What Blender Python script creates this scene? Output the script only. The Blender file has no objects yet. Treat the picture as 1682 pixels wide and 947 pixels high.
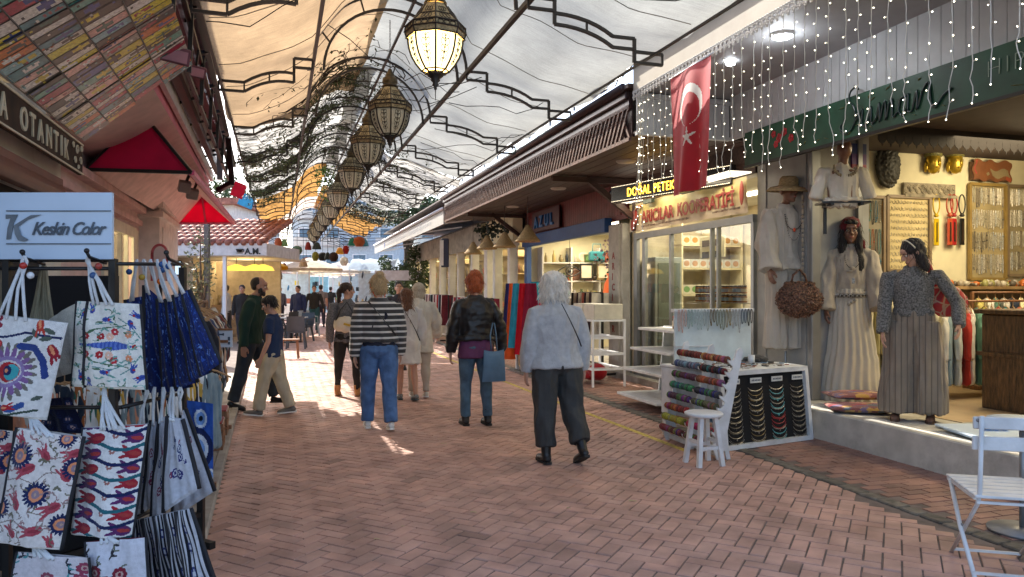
import bpy, bmesh, math, random
import numpy as np
from mathutils import Vector, Matrix, noise
S = bpy.context.scene
COL = S.collection
R = math.radians
PI = math.pi
rnd = random.Random(7)

# ---------------------------------------------------------------- camera, world, sun, exposure
EYE, FOC, HOR = 1.55, 1215.0, 476.0
cam_d = bpy.data.cameras.new('camera')
cam = bpy.data.objects.new('camera', cam_d); COL.objects.link(cam)
cam.location = (0, 0, EYE); cam.rotation_euler = (PI/2, 0, 0)
cam_d.sensor_width = 36; cam_d.lens = 26.0; cam_d.shift_y = 2.5/1682
cam_d.clip_end = 600; cam_d.clip_start = .05
S.camera = cam
SUN_EL, SUN_AZ = R(38), R(-38)        # azimuth from +Y towards +X
w = bpy.data.worlds.new('World'); S.world = w; w.use_nodes = True
nt = w.node_tree; bg = nt.nodes['Background']
sky = nt.nodes.new('ShaderNodeTexSky'); sky.sky_type = 'NISHITA'; sky.sun_disc = False
sky.sun_elevation = SUN_EL; sky.sun_rotation = SUN_AZ; sky.air_density = .8; sky.dust_density = 2.2; sky.ozone_density = .4
nt.links.new(sky.outputs[0], bg.inputs[0]); bg.inputs[1].default_value = .15
sl = bpy.data.lights.new('sun', 'SUN'); sl.energy = 3.6; sl.angle = R(.5); sl.color = (1, .93, .82)
so = bpy.data.objects.new('sun', sl); COL.objects.link(so)
sd = Vector((math.sin(SUN_AZ)*math.cos(SUN_EL), math.cos(SUN_AZ)*math.cos(SUN_EL), math.sin(SUN_EL)))
so.rotation_euler = (-sd).to_track_quat('-Z', 'Y').to_euler(); so.location = sd*40
S.view_settings.view_transform = 'Standard'; S.view_settings.look = 'None'
S.view_settings.exposure = 1.78; S.view_settings.gamma = 1
S.cycles.use_denoising = True
S.cycles.max_bounces = 8; S.cycles.diffuse_bounces = 4; S.cycles.glossy_bounces = 3
S.cycles.transmission_bounces = 5; S.cycles.transparent_max_bounces = 12
S.cycles.caustics_reflective = False; S.cycles.caustics_refractive = False
S.cycles.sample_clamp_indirect = 6

# ---------------------------------------------------------------- frames: three nearly parallel street directions
def frame(vp):
    return Matrix.Rotation(math.atan((841-vp)/FOC), 4, 'Z')
FR, FL, FC, FW = frame(478), frame(440), frame(458), Matrix.Identity(4)
def at(px, py, d):                     # camera-facing coordinates of a sight line at depth d
    return Vector(((px-841)*d/FOC, d, EYE+(HOR-py)*d/FOC))
def ground(px, py, z=0):
    d = (EYE-z)*FOC/(py-HOR); return Vector(((px-841)*d/FOC, d, z))
def T(x, y, z, rz=0, f=FW):
    return f @ Matrix.Translation((x, y, z)) @ Matrix.Rotation(rz, 4, 'Z')

# ---------------------------------------------------------------- materials
MATS = {}
def mat(name, col, rough=.6, metal=0, var=.12, scale=6, bump=0, bscale=40, emit=0, spec=.5, trans=0, dirt=0, coat=0, sheen=0, attr=False, stretch=None, obj=True):
    if name in MATS: return MATS[name]
    m = bpy.data.materials.new(name); m.use_nodes = True
    n, l = m.node_tree.nodes, m.node_tree.links
    b = n['Principled BSDF']
    b.inputs['Roughness'].default_value = rough; b.inputs['Metallic'].default_value = metal
    b.inputs['Specular IOR Level'].default_value = spec
    if coat: b.inputs['Coat Weight'].default_value = coat
    if sheen: b.inputs['Sheen Weight'].default_value = sheen; b.inputs['Sheen Roughness'].default_value = .5
    tc = n.new('ShaderNodeTexCoord'); vec = tc.outputs['Object']
    if stretch:
        mp = n.new('ShaderNodeMapping'); mp.inputs['Scale'].default_value = stretch; l.new(vec, mp.inputs[0]); vec = mp.outputs[0]
    nz = n.new('ShaderNodeTexNoise'); nz.inputs['Scale'].default_value = scale; nz.inputs['Detail'].default_value = 5
    l.new(vec, nz.inputs['Vector'])
    mx = n.new('ShaderNodeMix'); mx.data_type = 'RGBA'; mx.blend_type = 'MULTIPLY'; mx.inputs[0].default_value = 1
    mr = n.new('ShaderNodeMapRange'); mr.inputs[1].default_value = .3; mr.inputs[2].default_value = .7
    mr.inputs[3].default_value = 1-var*1.5; mr.inputs[4].default_value = 1+var
    l.new(nz.outputs[0], mr.inputs[0])
    if attr:
        a = n.new('ShaderNodeAttribute'); a.attribute_name = 'Col'; l.new(a.outputs['Color'], mx.inputs[6])
    else:
        mx.inputs[6].default_value = (*col, 1)
    l.new(mr.outputs[0], mx.inputs[7])
    out = mx.outputs[2]
    if dirt:
        d = n.new('ShaderNodeTexNoise'); d.inputs['Scale'].default_value = 2.3; d.inputs['Detail'].default_value = 8; d.inputs['Roughness'].default_value = .7
        l.new(tc.outputs['Object'], d.inputs['Vector'])
        r2 = n.new('ShaderNodeMapRange'); r2.inputs[1].default_value = .48; r2.inputs[2].default_value = .72; r2.inputs[3].default_value = 0; r2.inputs[4].default_value = dirt
        l.new(d.outputs[0], r2.inputs[0])
        m2 = n.new('ShaderNodeMix'); m2.data_type = 'RGBA'; l.new(r2.outputs[0], m2.inputs[0]); l.new(out, m2.inputs[6]); m2.inputs[7].default_value = (.12, .1, .08, 1)
        out = m2.outputs[2]
    l.new(out, b.inputs['Base Color'])
    if emit:
        b.inputs['Emission Strength'].default_value = emit
        if attr: l.new(out, b.inputs['Emission Color'])
        else: b.inputs['Emission Color'].default_value = (*col, 1)
    if bump:
        nb = n.new('ShaderNodeTexNoise'); nb.inputs['Scale'].default_value = bscale; nb.inputs['Detail'].default_value = 4
        l.new(vec, nb.inputs['Vector'])
        bp = n.new('ShaderNodeBump'); bp.inputs['Strength'].default_value = bump; bp.inputs['Distance'].default_value = .01
        l.new(nb.outputs[0], bp.inputs['Height']); l.new(bp.outputs[0], b.inputs['Normal'])
    if trans:                           # thin cloth: light passes
        t = n.new('ShaderNodeBsdfTranslucent'); ms = n.new('ShaderNodeMixShader'); ms.inputs[0].default_value = trans
        l.new(out, t.inputs[0]); o = n['Material Output']; l.new(b.outputs[0], ms.inputs[1]); l.new(t.outputs[0], ms.inputs[2]); l.new(ms.outputs[0], o.inputs[0])
    MATS[name] = m; return m
def glass(name, tint=(.9, .95, .95), refl=.12):
    if name in MATS: return MATS[name]
    m = bpy.data.materials.new(name); m.use_nodes = True; n, l = m.node_tree.nodes, m.node_tree.links
    n.remove(n['Principled BSDF'])
    t = n.new('ShaderNodeBsdfTransparent'); t.inputs[0].default_value = (*tint, 1)
    g = n.new('ShaderNodeBsdfGlossy'); g.inputs['Roughness'].default_value = .02
    f = n.new('ShaderNodeFresnel'); f.inputs[0].default_value = 1.5
    a = n.new('ShaderNodeMath'); a.operation = 'ADD'; a.inputs[1].default_value = refl*.3; l.new(f.outputs[0], a.inputs[0])
    ms = n.new('ShaderNodeMixShader'); l.new(a.outputs[0], ms.inputs[0]); l.new(t.outputs[0], ms.inputs[1]); l.new(g.outputs[0], ms.inputs[2])
    l.new(ms.outputs[0], n['Material Output'].inputs[0]); MATS[name] = m; return m
def hx(s):                              # sRGB hex to linear
    s = s.lstrip('#'); c = [int(s[i:i+2], 16)/255 for i in (0, 2, 4)]
    return tuple(x/12.92 if x <= .04045 else ((x+.055)/1.055)**2.4 for x in c)
def cloth(h, **k):
    k.setdefault('rough', .85); k.setdefault('bump', .25); k.setdefault('bscale', 120); k.setdefault('spec', .2); k.setdefault('sheen', .15)
    return mat('cloth_'+h+str(sorted(k.items())), hx(h), **k)
def paint(h, **k):
    k.setdefault('rough', .5); return mat('paint_'+h+str(sorted(k.items())), hx(h), **k)
ATTR = lambda **k: mat('painted'+str(sorted(k.items())), (1, 1, 1), attr=True, **k)

# ---------------------------------------------------------------- mesh builder
class MB:
    def __init__(s): s.v = []; s.f = []; s.c = []; s.sm = []; s.col = (1, 1, 1); s.smooth = False
    def add(s, vs, fs, M=None, smooth=None):
        b = len(s.v)
        if M is not None: vs = [M @ Vector(p) for p in vs]
        s.v.extend(tuple(p) for p in vs); s.f.extend([tuple(i+b for i in f) for f in fs])
        s.c.extend([s.col]*len(fs)); s.sm.extend([s.smooth if smooth is None else smooth]*len(fs)); return s
    def box(s, c, sz, rot=None, bev=0, M=None):
        x, y, z = (q/2 for q in sz); c = Vector(c)
        if bev and min(x, y, z) > bev*1.2:
            vs = []; 
            for sx in (-1, 1):
                for sy in (-1, 1):
                    for sz_ in (-1, 1):
                        vs += [(sx*x, sy*(y-bev), sz_*(z-bev)), (sx*(x-bev), sy*y, sz_*(z-bev)), (sx*(x-bev), sy*(y-bev), sz_*z)]
            bm = bmesh.new(); [bm.verts.new(p) for p in vs]; r = bmesh.ops.convex_hull(bm, input=bm.verts)
            bmesh.ops.dissolve_limit(bm, angle_limit=.02, verts=bm.verts, edges=bm.edges)
            bm.verts.index_update(); vs = [v.co.copy() for v in bm.verts]; fs = [[v.index for v in f.verts] for f in bm.faces]; bm.free()
        else:
            vs = [(a*x, b*y, d*z) for a in (-1, 1) for b in (-1, 1) for d in (-1, 1)]
            fs = [(0, 1, 3, 2), (4, 6, 7, 5), (0, 4, 5, 1), (2, 3, 7, 6), (0, 2, 6, 4), (1, 5, 7, 3)]
        Q = Matrix.Translation(c)
        if rot is not None: Q = Q @ (rot.to_4x4() if not isinstance(rot, (tuple, list)) else euler(rot))
        if M is not None: Q = M @ Q
        return s.add(vs, fs, Q, False)
    def b6(s, x0, x1, y0, y1, z0, z1, bev=0):
        return s.box(((x0+x1)/2, (y0+y1)/2, (z0+z1)/2), (abs(x1-x0), abs(y1-y0), abs(z1-z0)), bev=bev)
    def tube(s, pts, r, seg=8, cap=True, flat=1.0, closed=False):
        pts = [Vector(p) for p in pts]; n = len(pts)
        rs = r if isinstance(r, (list, tuple)) else [r]*n
        up = None; vs = []
        for i, p in enumerate(pts):
            if closed: d = (pts[(i+1) % n]-pts[i-1])
            else: d = (pts[min(i+1, n-1)]-pts[max(i-1, 0)])
            if d.length < 1e-9: d = Vector((0, 0, 1))
            d.normalize()
            if up is None: up = Vector((0, 0, 1)) if abs(d.z) < .9 else Vector((0, 1, 0))
            x = d.cross(up); 
            if x.length < 1e-6: x = d.orthogonal()
            x.normalize(); y = x.cross(d).normalized(); up = y
            for k in range(seg):
                a = 2*PI*k/seg; vs.append(p+x*math.cos(a)*rs[i]+y*math.sin(a)*rs[i]*flat)
        fs = []
        for i in range(n if closed else n-1):
            j = (i+1) % n
            for k in range(seg):
                k2 = (k+1) % seg; fs.append((i*seg+k, i*seg+k2, j*seg+k2, j*seg+k))
        if cap and not closed: fs += [tuple(reversed(range(seg))), tuple(range((n-1)*seg, n*seg))]
        return s.add(vs, fs, None, seg > 5)
    def cyl(s, p0, p1, r0, r1=None, seg=12): return s.tube([p0, p1], [r0, r0 if r1 is None else r1], seg)
    def bar(s, p0, p1, w, h=None):
        p0, p1 = Vector(p0), Vector(p1); h = h or w; d = p1-p0; L = d.length
        if L < 1e-6: return s
        d.normalize(); up = Vector((0, 0, 1)) if abs(d.z) < .95 else Vector((0, 1, 0))
        x = d.cross(up).normalized(); z = x.cross(d)
        return s.box((p0+p1)/2, (w, L, h), rot=Matrix((x, d, z)).transposed())
    def lathe(s, prof, seg=24, M=None, a0=0, a1=2*PI, cap=False):
        full = abs(a1-a0-2*PI) < 1e-6; ns = seg if full else seg+1; vs = []
        for r, z in prof:
            for k in range(ns):
                a = a0+(a1-a0)*k/seg; vs.append((r*math.cos(a), r*math.sin(a), z))
        fs = []
        for i in range(len(prof)-1):
            for k in range(seg if full else seg):
                k2 = (k+1) % ns; fs.append((i*ns+k, i*ns+k2, (i+1)*ns+k2, (i+1)*ns+k))
        if cap: fs += [tuple(reversed(range(ns))), tuple(range((len(prof)-1)*ns, len(prof)*ns))]
        return s.add(vs, fs, M, True if seg > 8 else False)
    def ell(s, c, r, seg=16, rings=10, M=None):
        vs = [(0, 0, -1)]; 
        for i in range(1, rings):
            t = -PI/2+PI*i/rings
            for k in range(seg): a = 2*PI*k/seg; vs.append((math.cos(t)*math.cos(a), math.cos(t)*math.sin(a), math.sin(t)))
        vs.append((0, 0, 1)); fs = []
        for k in range(seg): fs.append((0, 1+(k+1) % seg, 1+k))
        for i in range(rings-2):
            for k in range(seg):
                k2 = (k+1) % seg; a = 1+i*seg; fs.append((a+k, a+k2, a+seg+k2, a+seg+k))
        a = 1+(rings-2)*seg; t = len(vs)-1
        for k in range(seg): fs.append((a+k, a+(k+1) % seg, t))
        if isinstance(r, (int, float)): r = (r, r, r)
        Q = Matrix.Translation(c) @ (M.to_4x4() if M is not None else Matrix.Identity(4)) @ Matrix.Diagonal((*r, 1))
        return s.add(vs, fs, Q, True)
    def stack(s, rings, seg=20, power=2.0, M=None):        # rings: (x, y, z, rx, ry[, tilt])
        vs = []
        for rg in rings:
            x, y, z, rx, ry = rg[:5]; tl = rg[5] if len(rg) > 5 else 0
            for k in range(seg):
                a = 2*PI*k/seg; ca, sa = math.cos(a), math.sin(a)
                ca = math.copysign(abs(ca)**(2/power), ca); sa = math.copysign(abs(sa)**(2/power), sa)
                vs.append((x+rx*ca, y+ry*sa*math.cos(tl), z+ry*sa*math.sin(tl)))
        n = len(rings); fs = [(i*seg+k, i*seg+(k+1) % seg, (i+1)*seg+(k+1) % seg, (i+1)*seg+k) for i in range(n-1) for k in range(seg)]
        fs += [tuple(reversed(range(seg))), tuple(range((n-1)*seg, n*seg))]
        return s.add(vs, fs, M, True)
    def prism(s, poly, h, M=None, z0=0):                   # poly in xy, extruded along z
        n = len(poly); vs = [(p[0], p[1], z0) for p in poly]+[(p[0], p[1], z0+h) for p in poly]
        fs = [tuple(reversed(range(n))), tuple(range(n, 2*n))]+[(i, (i+1) % n, n+(i+1) % n, n+i) for i in range(n)]
        return s.add(vs, fs, M, False)
    def grid(s, nx, ny, fn, smooth=True, colfn=None):
        vs = [fn(i/nx, j/ny) for j in range(ny+1) for i in range(nx+1)]
        fs = [(j*(nx+1)+i, j*(nx+1)+i+1, (j+1)*(nx+1)+i+1, (j+1)*(nx+1)+i) for j in range(ny) for i in range(nx)]
        b = len(s.c); s.add(vs, fs, None, smooth)
        if colfn:
            q = 0
            for j in range(ny):
                for i in range(nx): s.c[b+q] = colfn((i+.5)/nx, (j+.5)/ny); q += 1
        return s
    def mesh(s, name, use_col=False):
        me = bpy.data.meshes.new(name); me.from_pydata(s.v, [], s.f)
        if any(s.sm): me.polygons.foreach_set('use_smooth', s.sm)
        if use_col:
            ca = me.color_attributes.new('Col', 'FLOAT_COLOR', 'CORNER')
            arr = np.ones((len(me.loops), 4), np.float32)
            cf = np.array(s.c, np.float32); cnt = np.array([len(f) for f in s.f]); arr[:, :3] = np.repeat(cf, cnt, axis=0)
            ca.data.foreach_set('color', arr.ravel())
        me.update(); return me
    def build(s, name, m=None, parent=None, mw=None, col=None):
        me = s.mesh(name, s.col != (1, 1, 1) or any(c != (1, 1, 1) for c in s.c[:2000:7]) if col is None else col)
        return link(name, me, m, parent, mw)
def euler(t):
    return Matrix.Rotation(t[2], 4, 'Z') @ Matrix.Rotation(t[1], 4, 'Y') @ Matrix.Rotation(t[0], 4, 'X')
def link(name, me, m=None, parent=None, mw=None):
    o = bpy.data.objects.new(name, me); COL.objects.link(o)
    if m is not None and not me.materials: me.materials.append(m)
    if parent is not None: o.parent = parent
    if mw is not None: o.matrix_local = mw
    return o
def tag(o, label=None, cat=None, group=None, kind=None):
    if label: o['label'] = label
    if cat: o['category'] = cat
    if group: o['group'] = group
    if kind: o['kind'] = kind
    return o
def thing(name, label, cat, mw=None, group=None):
    o = bpy.data.objects.new(name, None); COL.objects.link(o); o.empty_display_size = .1
    if mw is not None: o.matrix_local = mw
    return tag(o, label, cat, group)
def struct(name, mb, m, mw=None, **k):
    return tag(mb.build(name, m, None, mw, **k), kind='structure')
def copytree(o, parent=None, keep=True):
    c = o.copy(); COL.objects.link(c); c.parent = parent
    for ch in list(o.children): copytree(ch, c)
    return c
CH = {}
def instance(o, mw, label, mats=None):
    c = copytree(o); c.matrix_local = mw; c['label'] = label
    if mats:
        for k in [c]+list(c.children):
            st = k.name.split('.')[0]
            if st in mats and k.type == 'MESH': k.material_slots[0].link = 'OBJECT'; k.material_slots[0].material = mats[st]
    return c
def set_mat(o, m):
    o.material_slots[0].link = 'OBJECT'; o.material_slots[0].material = m; return o
def fuse(mb, voxel=.01, smooth=6, fac=.5):
    """overlapping closed shapes -> one continuous surface"""
    me = mb.mesh('t'); o = bpy.data.objects.new('t', me); COL.objects.link(o)
    r = o.modifiers.new('r', 'REMESH'); r.mode = 'VOXEL'; r.voxel_size = voxel; r.use_smooth_shade = True
    if smooth: q = o.modifiers.new('s', 'SMOOTH'); q.iterations = smooth; q.factor = fac
    dg = bpy.context.evaluated_depsgraph_get(); res = bpy.data.meshes.new_from_object(o.evaluated_get(dg))
    bpy.data.objects.remove(o); bpy.data.meshes.remove(me); res.polygons.foreach_set('use_smooth', [True]*len(res.polygons)); return res
def folds(me, amp=.008, sc=(9, 9, 4), seed=0, amp2=.003):
    n = len(me.vertices); co = np.empty(n*3, np.float32); no = np.empty(n*3, np.float32)
    me.vertices.foreach_get('co', co); me.vertices.foreach_get('normal', no) if hasattr(me.vertices[0], 'normal') else None
    co = co.reshape(-1, 3); no = no.reshape(-1, 3); d = np.empty(n, np.float32)
    for i in range(n):
        x, y, z = co[i]
        a = noise.noise(Vector((x*sc[0]+seed, y*sc[1], z*sc[2]))); b = noise.noise(Vector((x*sc[0]*2.7, y*sc[1]*2.7+seed, z*sc[2]*2.7)))
        d[i] = amp*(1-2.4*abs(a))+amp2*b*2
    co += no*d[:, None]; me.vertices.foreach_set('co', co.ravel()); me.update(); return me
_tc = {}
def text(name, s, size, m, parent, mw, ext=.004, bev=0, xs=1, shear=0, off=0, align='LEFT', sp=1):
    cu = bpy.data.curves.new('t', 'FONT'); cu.body = s; cu.size = size; cu.extrude = ext; cu.offset = off; cu.shear = shear; cu.align_x = align
    cu.space_character = sp; cu.resolution_u = 3; cu.bevel_depth = bev
    o = bpy.data.objects.new('t', cu); COL.objects.link(o); dg = bpy.context.evaluated_depsgraph_get()
    me = bpy.data.meshes.new_from_object(o.evaluated_get(dg)); bpy.data.objects.remove(o)
    me.transform(Matrix.Diagonal((xs, 1, 1, 1))); me.materials.clear()
    return link(name, me, m, parent, mw)
FACE = Matrix.Rotation(PI/2, 4, 'X')      # text standing up, read from -y
def lamp(name, parent, mw, power, size=.3, col=(1, .85, .65), kind='POINT', sy=None):
    L = bpy.data.lights.new(name, kind); L.energy = power; L.color = col
    if kind == 'AREA':
        L.size = size
        if sy: L.shape = 'RECTANGLE'; L.size_y = sy
    else: L.shadow_soft_size = size
    o = bpy.data.objects.new(name, L); COL.objects.link(o); o.parent = parent; o.matrix_local = mw; return o
# ---------------------------------------------------------------- raster painting for printed cloth (colours go to the mesh)
class Ras:
    def __init__(s, nx, ny, bg):
        nx, ny = int(nx*1.8), int(ny*1.8); s.nx, s.ny = nx, ny; s.a = np.empty((ny, nx, 3), np.float32); s.a[:] = bg
        s.X, s.Y = np.meshgrid((np.arange(nx)+.5)/nx, (np.arange(ny)+.5)/ny*ny/nx); s.h = ny/nx
    def el(s, x, y, rx, ry, col, ang=0):
        c, q = math.cos(ang), math.sin(ang); dx, dy = s.X-x, s.Y-y
        u = (dx*c+dy*q)/rx; v = (-dx*q+dy*c)/ry; s.a[(u*u+v*v) < 1] = col; return s
    def ring(s, x, y, r0, r1, col):
        d = np.hypot(s.X-x, s.Y-y); s.a[(d > r0) & (d < r1)] = col; return s
    def petal(s, x, y, r0, r1, n, w_, col, a0=0):
        for k in range(n):
            a = a0+2*PI*k/n; rm = (r0+r1)/2; s.el(x+math.cos(a)*rm, y+math.sin(a)*rm, (r1-r0)/2, w_, col, a)
        return s
    def line(s, pts, w_, col):
        for (x0, y0), (x1, y1) in zip(pts, pts[1:]):
            dx, dy = x1-x0, y1-y0; L = dx*dx+dy*dy+1e-9
            t = np.clip(((s.X-x0)*dx+(s.Y-y0)*dy)/L, 0, 1); s.a[np.hypot(s.X-x0-t*dx, s.Y-y0-t*dy) < w_] = col
        return s
    def rect(s, x0, y0, x1, y1, col): s.a[(s.X > x0) & (s.X < x1) & (s.Y > y0) & (s.Y < y1)] = col; return s
    def tulip(s, x, y, L, ang, c1, c2, stem=None):
        ca, sa = math.cos(ang), math.sin(ang); f = lambda u, v: (x+u*ca-v*sa, y+u*sa+v*ca)
        if stem is not None: s.line([f(-L*.4, 0), f(-L*.9, L*.15), f(-L*1.3, L*.5)], L*.05, stem)
        p = f(0, 0); s.el(*p, L*.42, L*.27, c1, ang)
        for q in (-1, 1):
            p = f(L*.42, q*L*.2); s.el(*p, L*.36, L*.09, c1, ang+q*.35)
        p = f(L*.3, 0); s.el(*p, L*.35, L*.08, c1, ang)
        p = f(-L*.08, 0); s.el(*p, L*.3, L*.1, c2, ang); return s
    def fill(s, seed, n, cols, w_=.008):
        q = random.Random(seed); bgc = s.a[0, 0].copy(); bgc = np.median(s.a.reshape(-1, 3), axis=0)
        for k in range(n):
            x, y = q.random(), q.random()*s.h; i, j = int(x*s.nx), min(s.ny-1, int(y/s.h*s.ny))
            if np.abs(s.a[j, i]-bgc).sum() > .05: continue
            a = q.uniform(0, 6); c = q.choice(cols); pts = [(x+.022*t*math.cos(a+t*.35), y+.022*t*math.sin(a+t*.35)) for t in range(6)]; s.line(pts, w_, c)
            s.el(pts[-1][0], pts[-1][1], .028, .013, q.choice(cols), a+2); s.el(pts[2][0]+.02, pts[2][1], .022, .010, c, a+1)
        return s
    def sample(s, u, v):
        i = min(s.nx-1, max(0, int(u*s.nx))); j = min(s.ny-1, max(0, int(v*s.ny))); return tuple(float(q) for q in s.a[j, i])
class Th:
    """a thing: an Empty at its base; geometry is given in its street frame's coordinates"""
    def __init__(s, name, label, cat, F=FR, base=(0, 0, 0), group=None):
        s.b = Matrix.Translation(-Vector(base)); s.o = thing(name, label, cat, F @ Matrix.Translation(base), group)
    def p(s, name, mb, m, label=None, par=None, col=None):
        o = mb.build(name, m, par or s.o, None if par else s.b, col)
        if label: o['label'] = label
        return o
    def t(s, name, st, size, m, mw, par=None, **k): return text(name, st, size, m, par or s.o, mw if par else s.b @ mw, **k)
def sheetx(u, y0, y1, z0, z1, flip=False):
    b = MB(); f = (0, 1, 2, 3) if flip else (3, 2, 1, 0); b.add([(u, y0, z0), (u, y1, z0), (u, y1, z1), (u, y0, z1)], [f], None, False); return b
def one(name, label, cat, mb, m, F=FR, base=(0, 0, 0), group=None, col=None):
    mb.v = [tuple(Vector(p)-Vector(base)) for p in mb.v]
    return tag(mb.build(name, m, None, F @ Matrix.Translation(base), col), label, cat, group)

# ================================================================ SETTING
b = MB(); b.box((0, 60, -.5), (260, 300, .988))
struct('ground', b, mat('mortar', (.17, .135, .12), rough=.95, var=.3))
def pavers(mb, umin, umax, vmin, vmax, F, ang, ok, L=.2, W=.1, herring=True, base=(.52, .318, .255), gap=.005, seed=3):
    q = random.Random(seed); c, s_ = math.cos(ang), math.sin(ang)
    span = max(umax-umin, vmax-vmin)*1.5; cu, cv = (umin+umax)/2, (vmin+vmax)/2; n = int(span/W)
    for i in range(-n, n):
        for j in range(-n, n):
            if herring:
                k = (i-j) % 4
                if k == 0: x0, y0, x1, y1 = i*W, j*W, i*W+L, j*W+W
                elif k == 3: x0, y0, x1, y1 = i*W, j*W, i*W+W, j*W+L      # stands on end
                else: continue
            else:
                if i % 2: continue
                x0 = (i+(j % 2))*W; y0 = j*W; x1, y1 = x0+L, y0+W
            mx, my = (x0+x1)/2, (y0+y1)/2; u = cu+mx*c-my*s_; v = cv+mx*s_+my*c
            if u < umin or u > umax or v < vmin or v > vmax: continue
            if not ok(F @ Vector((u, v, 0))): continue
            g = gap/2+q.uniform(-.001, .0015); b_ = .004; dz = q.gauss(0, .0012); tl = q.gauss(0, .0008)
            pts = []
            for (xx, yy) in ((x0+g, y0+g), (x1-g, y0+g), (x1-g, y1-g), (x0+g, y1-g)): pts.append((xx, yy, -.012))
            for (xx, yy) in ((x0+g+b_, y0+g+b_), (x1-g-b_, y0+g+b_), (x1-g-b_, y1-g-b_), (x0+g+b_, y1-g-b_)): pts.append((xx, yy, dz+tl*(1 if xx > mx else -1)))
            pts = [(cu+x*c-y*s_, cv+x*s_+y*c, z) for x, y, z in pts]
            h = q.uniform(.92, 1.08); t = q.uniform(-.02, .025)
            mb.col = ((base[0]+t)*h, (base[1]+t*.2)*h, base[2]*h)
            if q.random() < .012: mb.col = tuple(.7*p for p in mb.col)
            mb.add(pts, [(4, 5, 6, 7), (0, 1, 5, 4), (1, 2, 6, 5), (2, 3, 7, 6), (3, 0, 4, 7)], None, False)
iFR, iFL = FR.inverted(), FL.inverted()
b = MB(); pavers(b, -1.2, 4.9, 1.8, 27, FC, PI/4, lambda p: (iFR @ p).x < 4.08 and (iFL @ p).x > -.42)
m_pave = mat('brick_paving', (1, 1, 1), attr=True, rough=.62, var=.22, scale=3.2, bump=.35, bscale=160, dirt=.25, spec=.35)
struct('street_paving', b, m_pave, FC)
b = MB(); pavers(b, 4.27, 5.5, -1, 24, FR, 0, lambda p: (iFR @ p).x > 4.3, herring=False, base=(.30, .17, .135), seed=9)
struct('side_pavement', b, m_pave, FR)
b = MB(); b.box((2.5, 60, -.006), (13, 66, .01)); struct('far_paving', b, mat('far_brick', (.33, .17, .15), rough=.6, var=.3, scale=9), FC)
b = MB(); q = random.Random(5)                       # drain: a row of worn setts beside an open groove
v = .6
while v < 26:
    L = q.uniform(.16, .24); h = q.uniform(.7, 1.15); b.col = (.15*h, .135*h, .11*h); b.box((4.185+q.uniform(-.006, .006), v+L/2, -.004), (.115, L-.012, .024+q.uniform(0, .008)), rot=(0, q.uniform(-.04, .04), q.uniform(-.02, .02)), bev=.008); v += L
b.col = (.03, .028, .025); b.b6(4.085, 4.115, .5, 26, -.02, -.012)
struct('drain_channel', b, mat('setts', (1, 1, 1), attr=True, rough=.85, var=.3, scale=14, bump=.6, bscale=60), FR)
b = MB(); pts = [(3.64, 6.3), (3.6, 7.6), (3.52, 9.6), (3.47, 11.6), (3.42, 14), (3.36, 19)]
for (x0, y0), (x1, y1) in zip(pts, pts[1:]): b.add([(x0-.035, y0, .0045), (x0+.035, y0, .0045), (x1+.035, y1, .0045), (x1-.035, y1, .0045)], [(0, 1, 2, 3)], None, False)
struct('painted_line', b, mat('yellow_line', (.62, .47, .09), rough=.7, var=.35, scale=25, dirt=.5), FR)
b = MB()
for k in range(16):
    x, y = q.uniform(.2, 3.9), q.uniform(4.2, 11); r = q.uniform(.012, .03); b.grid(4, 2, lambda s_, t_: (x+(s_-.5)*r*2.2, y+(t_-.5)*r, .004+.004*math.sin(s_*5)))
tag(b.build('fallen_leaves', mat('dry_leaf', (.45, .4, .22), rough=.8), None, FC), 'small dry leaves and scraps scattered over the brick street', 'leaves', kind='stuff')
# left kerb platform, right platform of the clothes shop
conc = mat('worn_concrete', (.36, .34, .31), rough=.85, var=.2, scale=5, bump=.4, bscale=30, dirt=.45)
b = MB(); b.b6(-.36, -.44, 1, 14.3, -.02, .055, bev=.008); b.b6(-.442, -3.2, 1, 14.3, -.02, .05); struct('kerb_platform', b, conc, FL)
b = MB(); b.b6(5.25, 5.40, -2, 8.2, -.02, .30, bev=.012); b.b6(5.402, 12, -2, 8.2, -.02, .297)
struct('shop_platform', b, mat('plaster_step', (.52, .5, .45), rough=.8, var=.16, scale=4, bump=.4, bscale=18, dirt=.5), FR)
b = MB(); b.b6(6.05, 11.9, -1.9, 7.85, .298, .304); struct('shop_floor', b, mat('floor_tile', (.56, .42, .26), rough=.35, var=.12, scale=3), FR)
b = MB(); b.b6(5.5, 9, 8.2, 33, -.02, .1); struct('shop_plinth', b, conc, FR)

# ================================================================ RIGHT SIDE BUILDINGS (frame FR: x across the street, y along it)
white_w = mat('white_wall', (.68, .66, .6), rough=.7, var=.08, scale=3, dirt=.18)
cream_w = mat('cream_wall', (.72, .66, .45), rough=.8, var=.05)
alu = mat('aluminium', (.26, .27, .28), rough=.4, metal=.5, var=.06)
dkwood = mat('dark_timber', (.055, .026, .02), rough=.5, var=.35, scale=4, stretch=(1, 8, 8), bump=.15, bscale=30)
lattice_m = mat('lattice_timber', (.12, .062, .045), rough=.6, var=.3, scale=8)
rail_m = mat('black_metal', (.012, .012, .013), rough=.4, metal=.3, spec=.6)
wmetal = paint('#e8eaec', rough=.4, var=.05)
gls = glass('window_glass')

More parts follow.
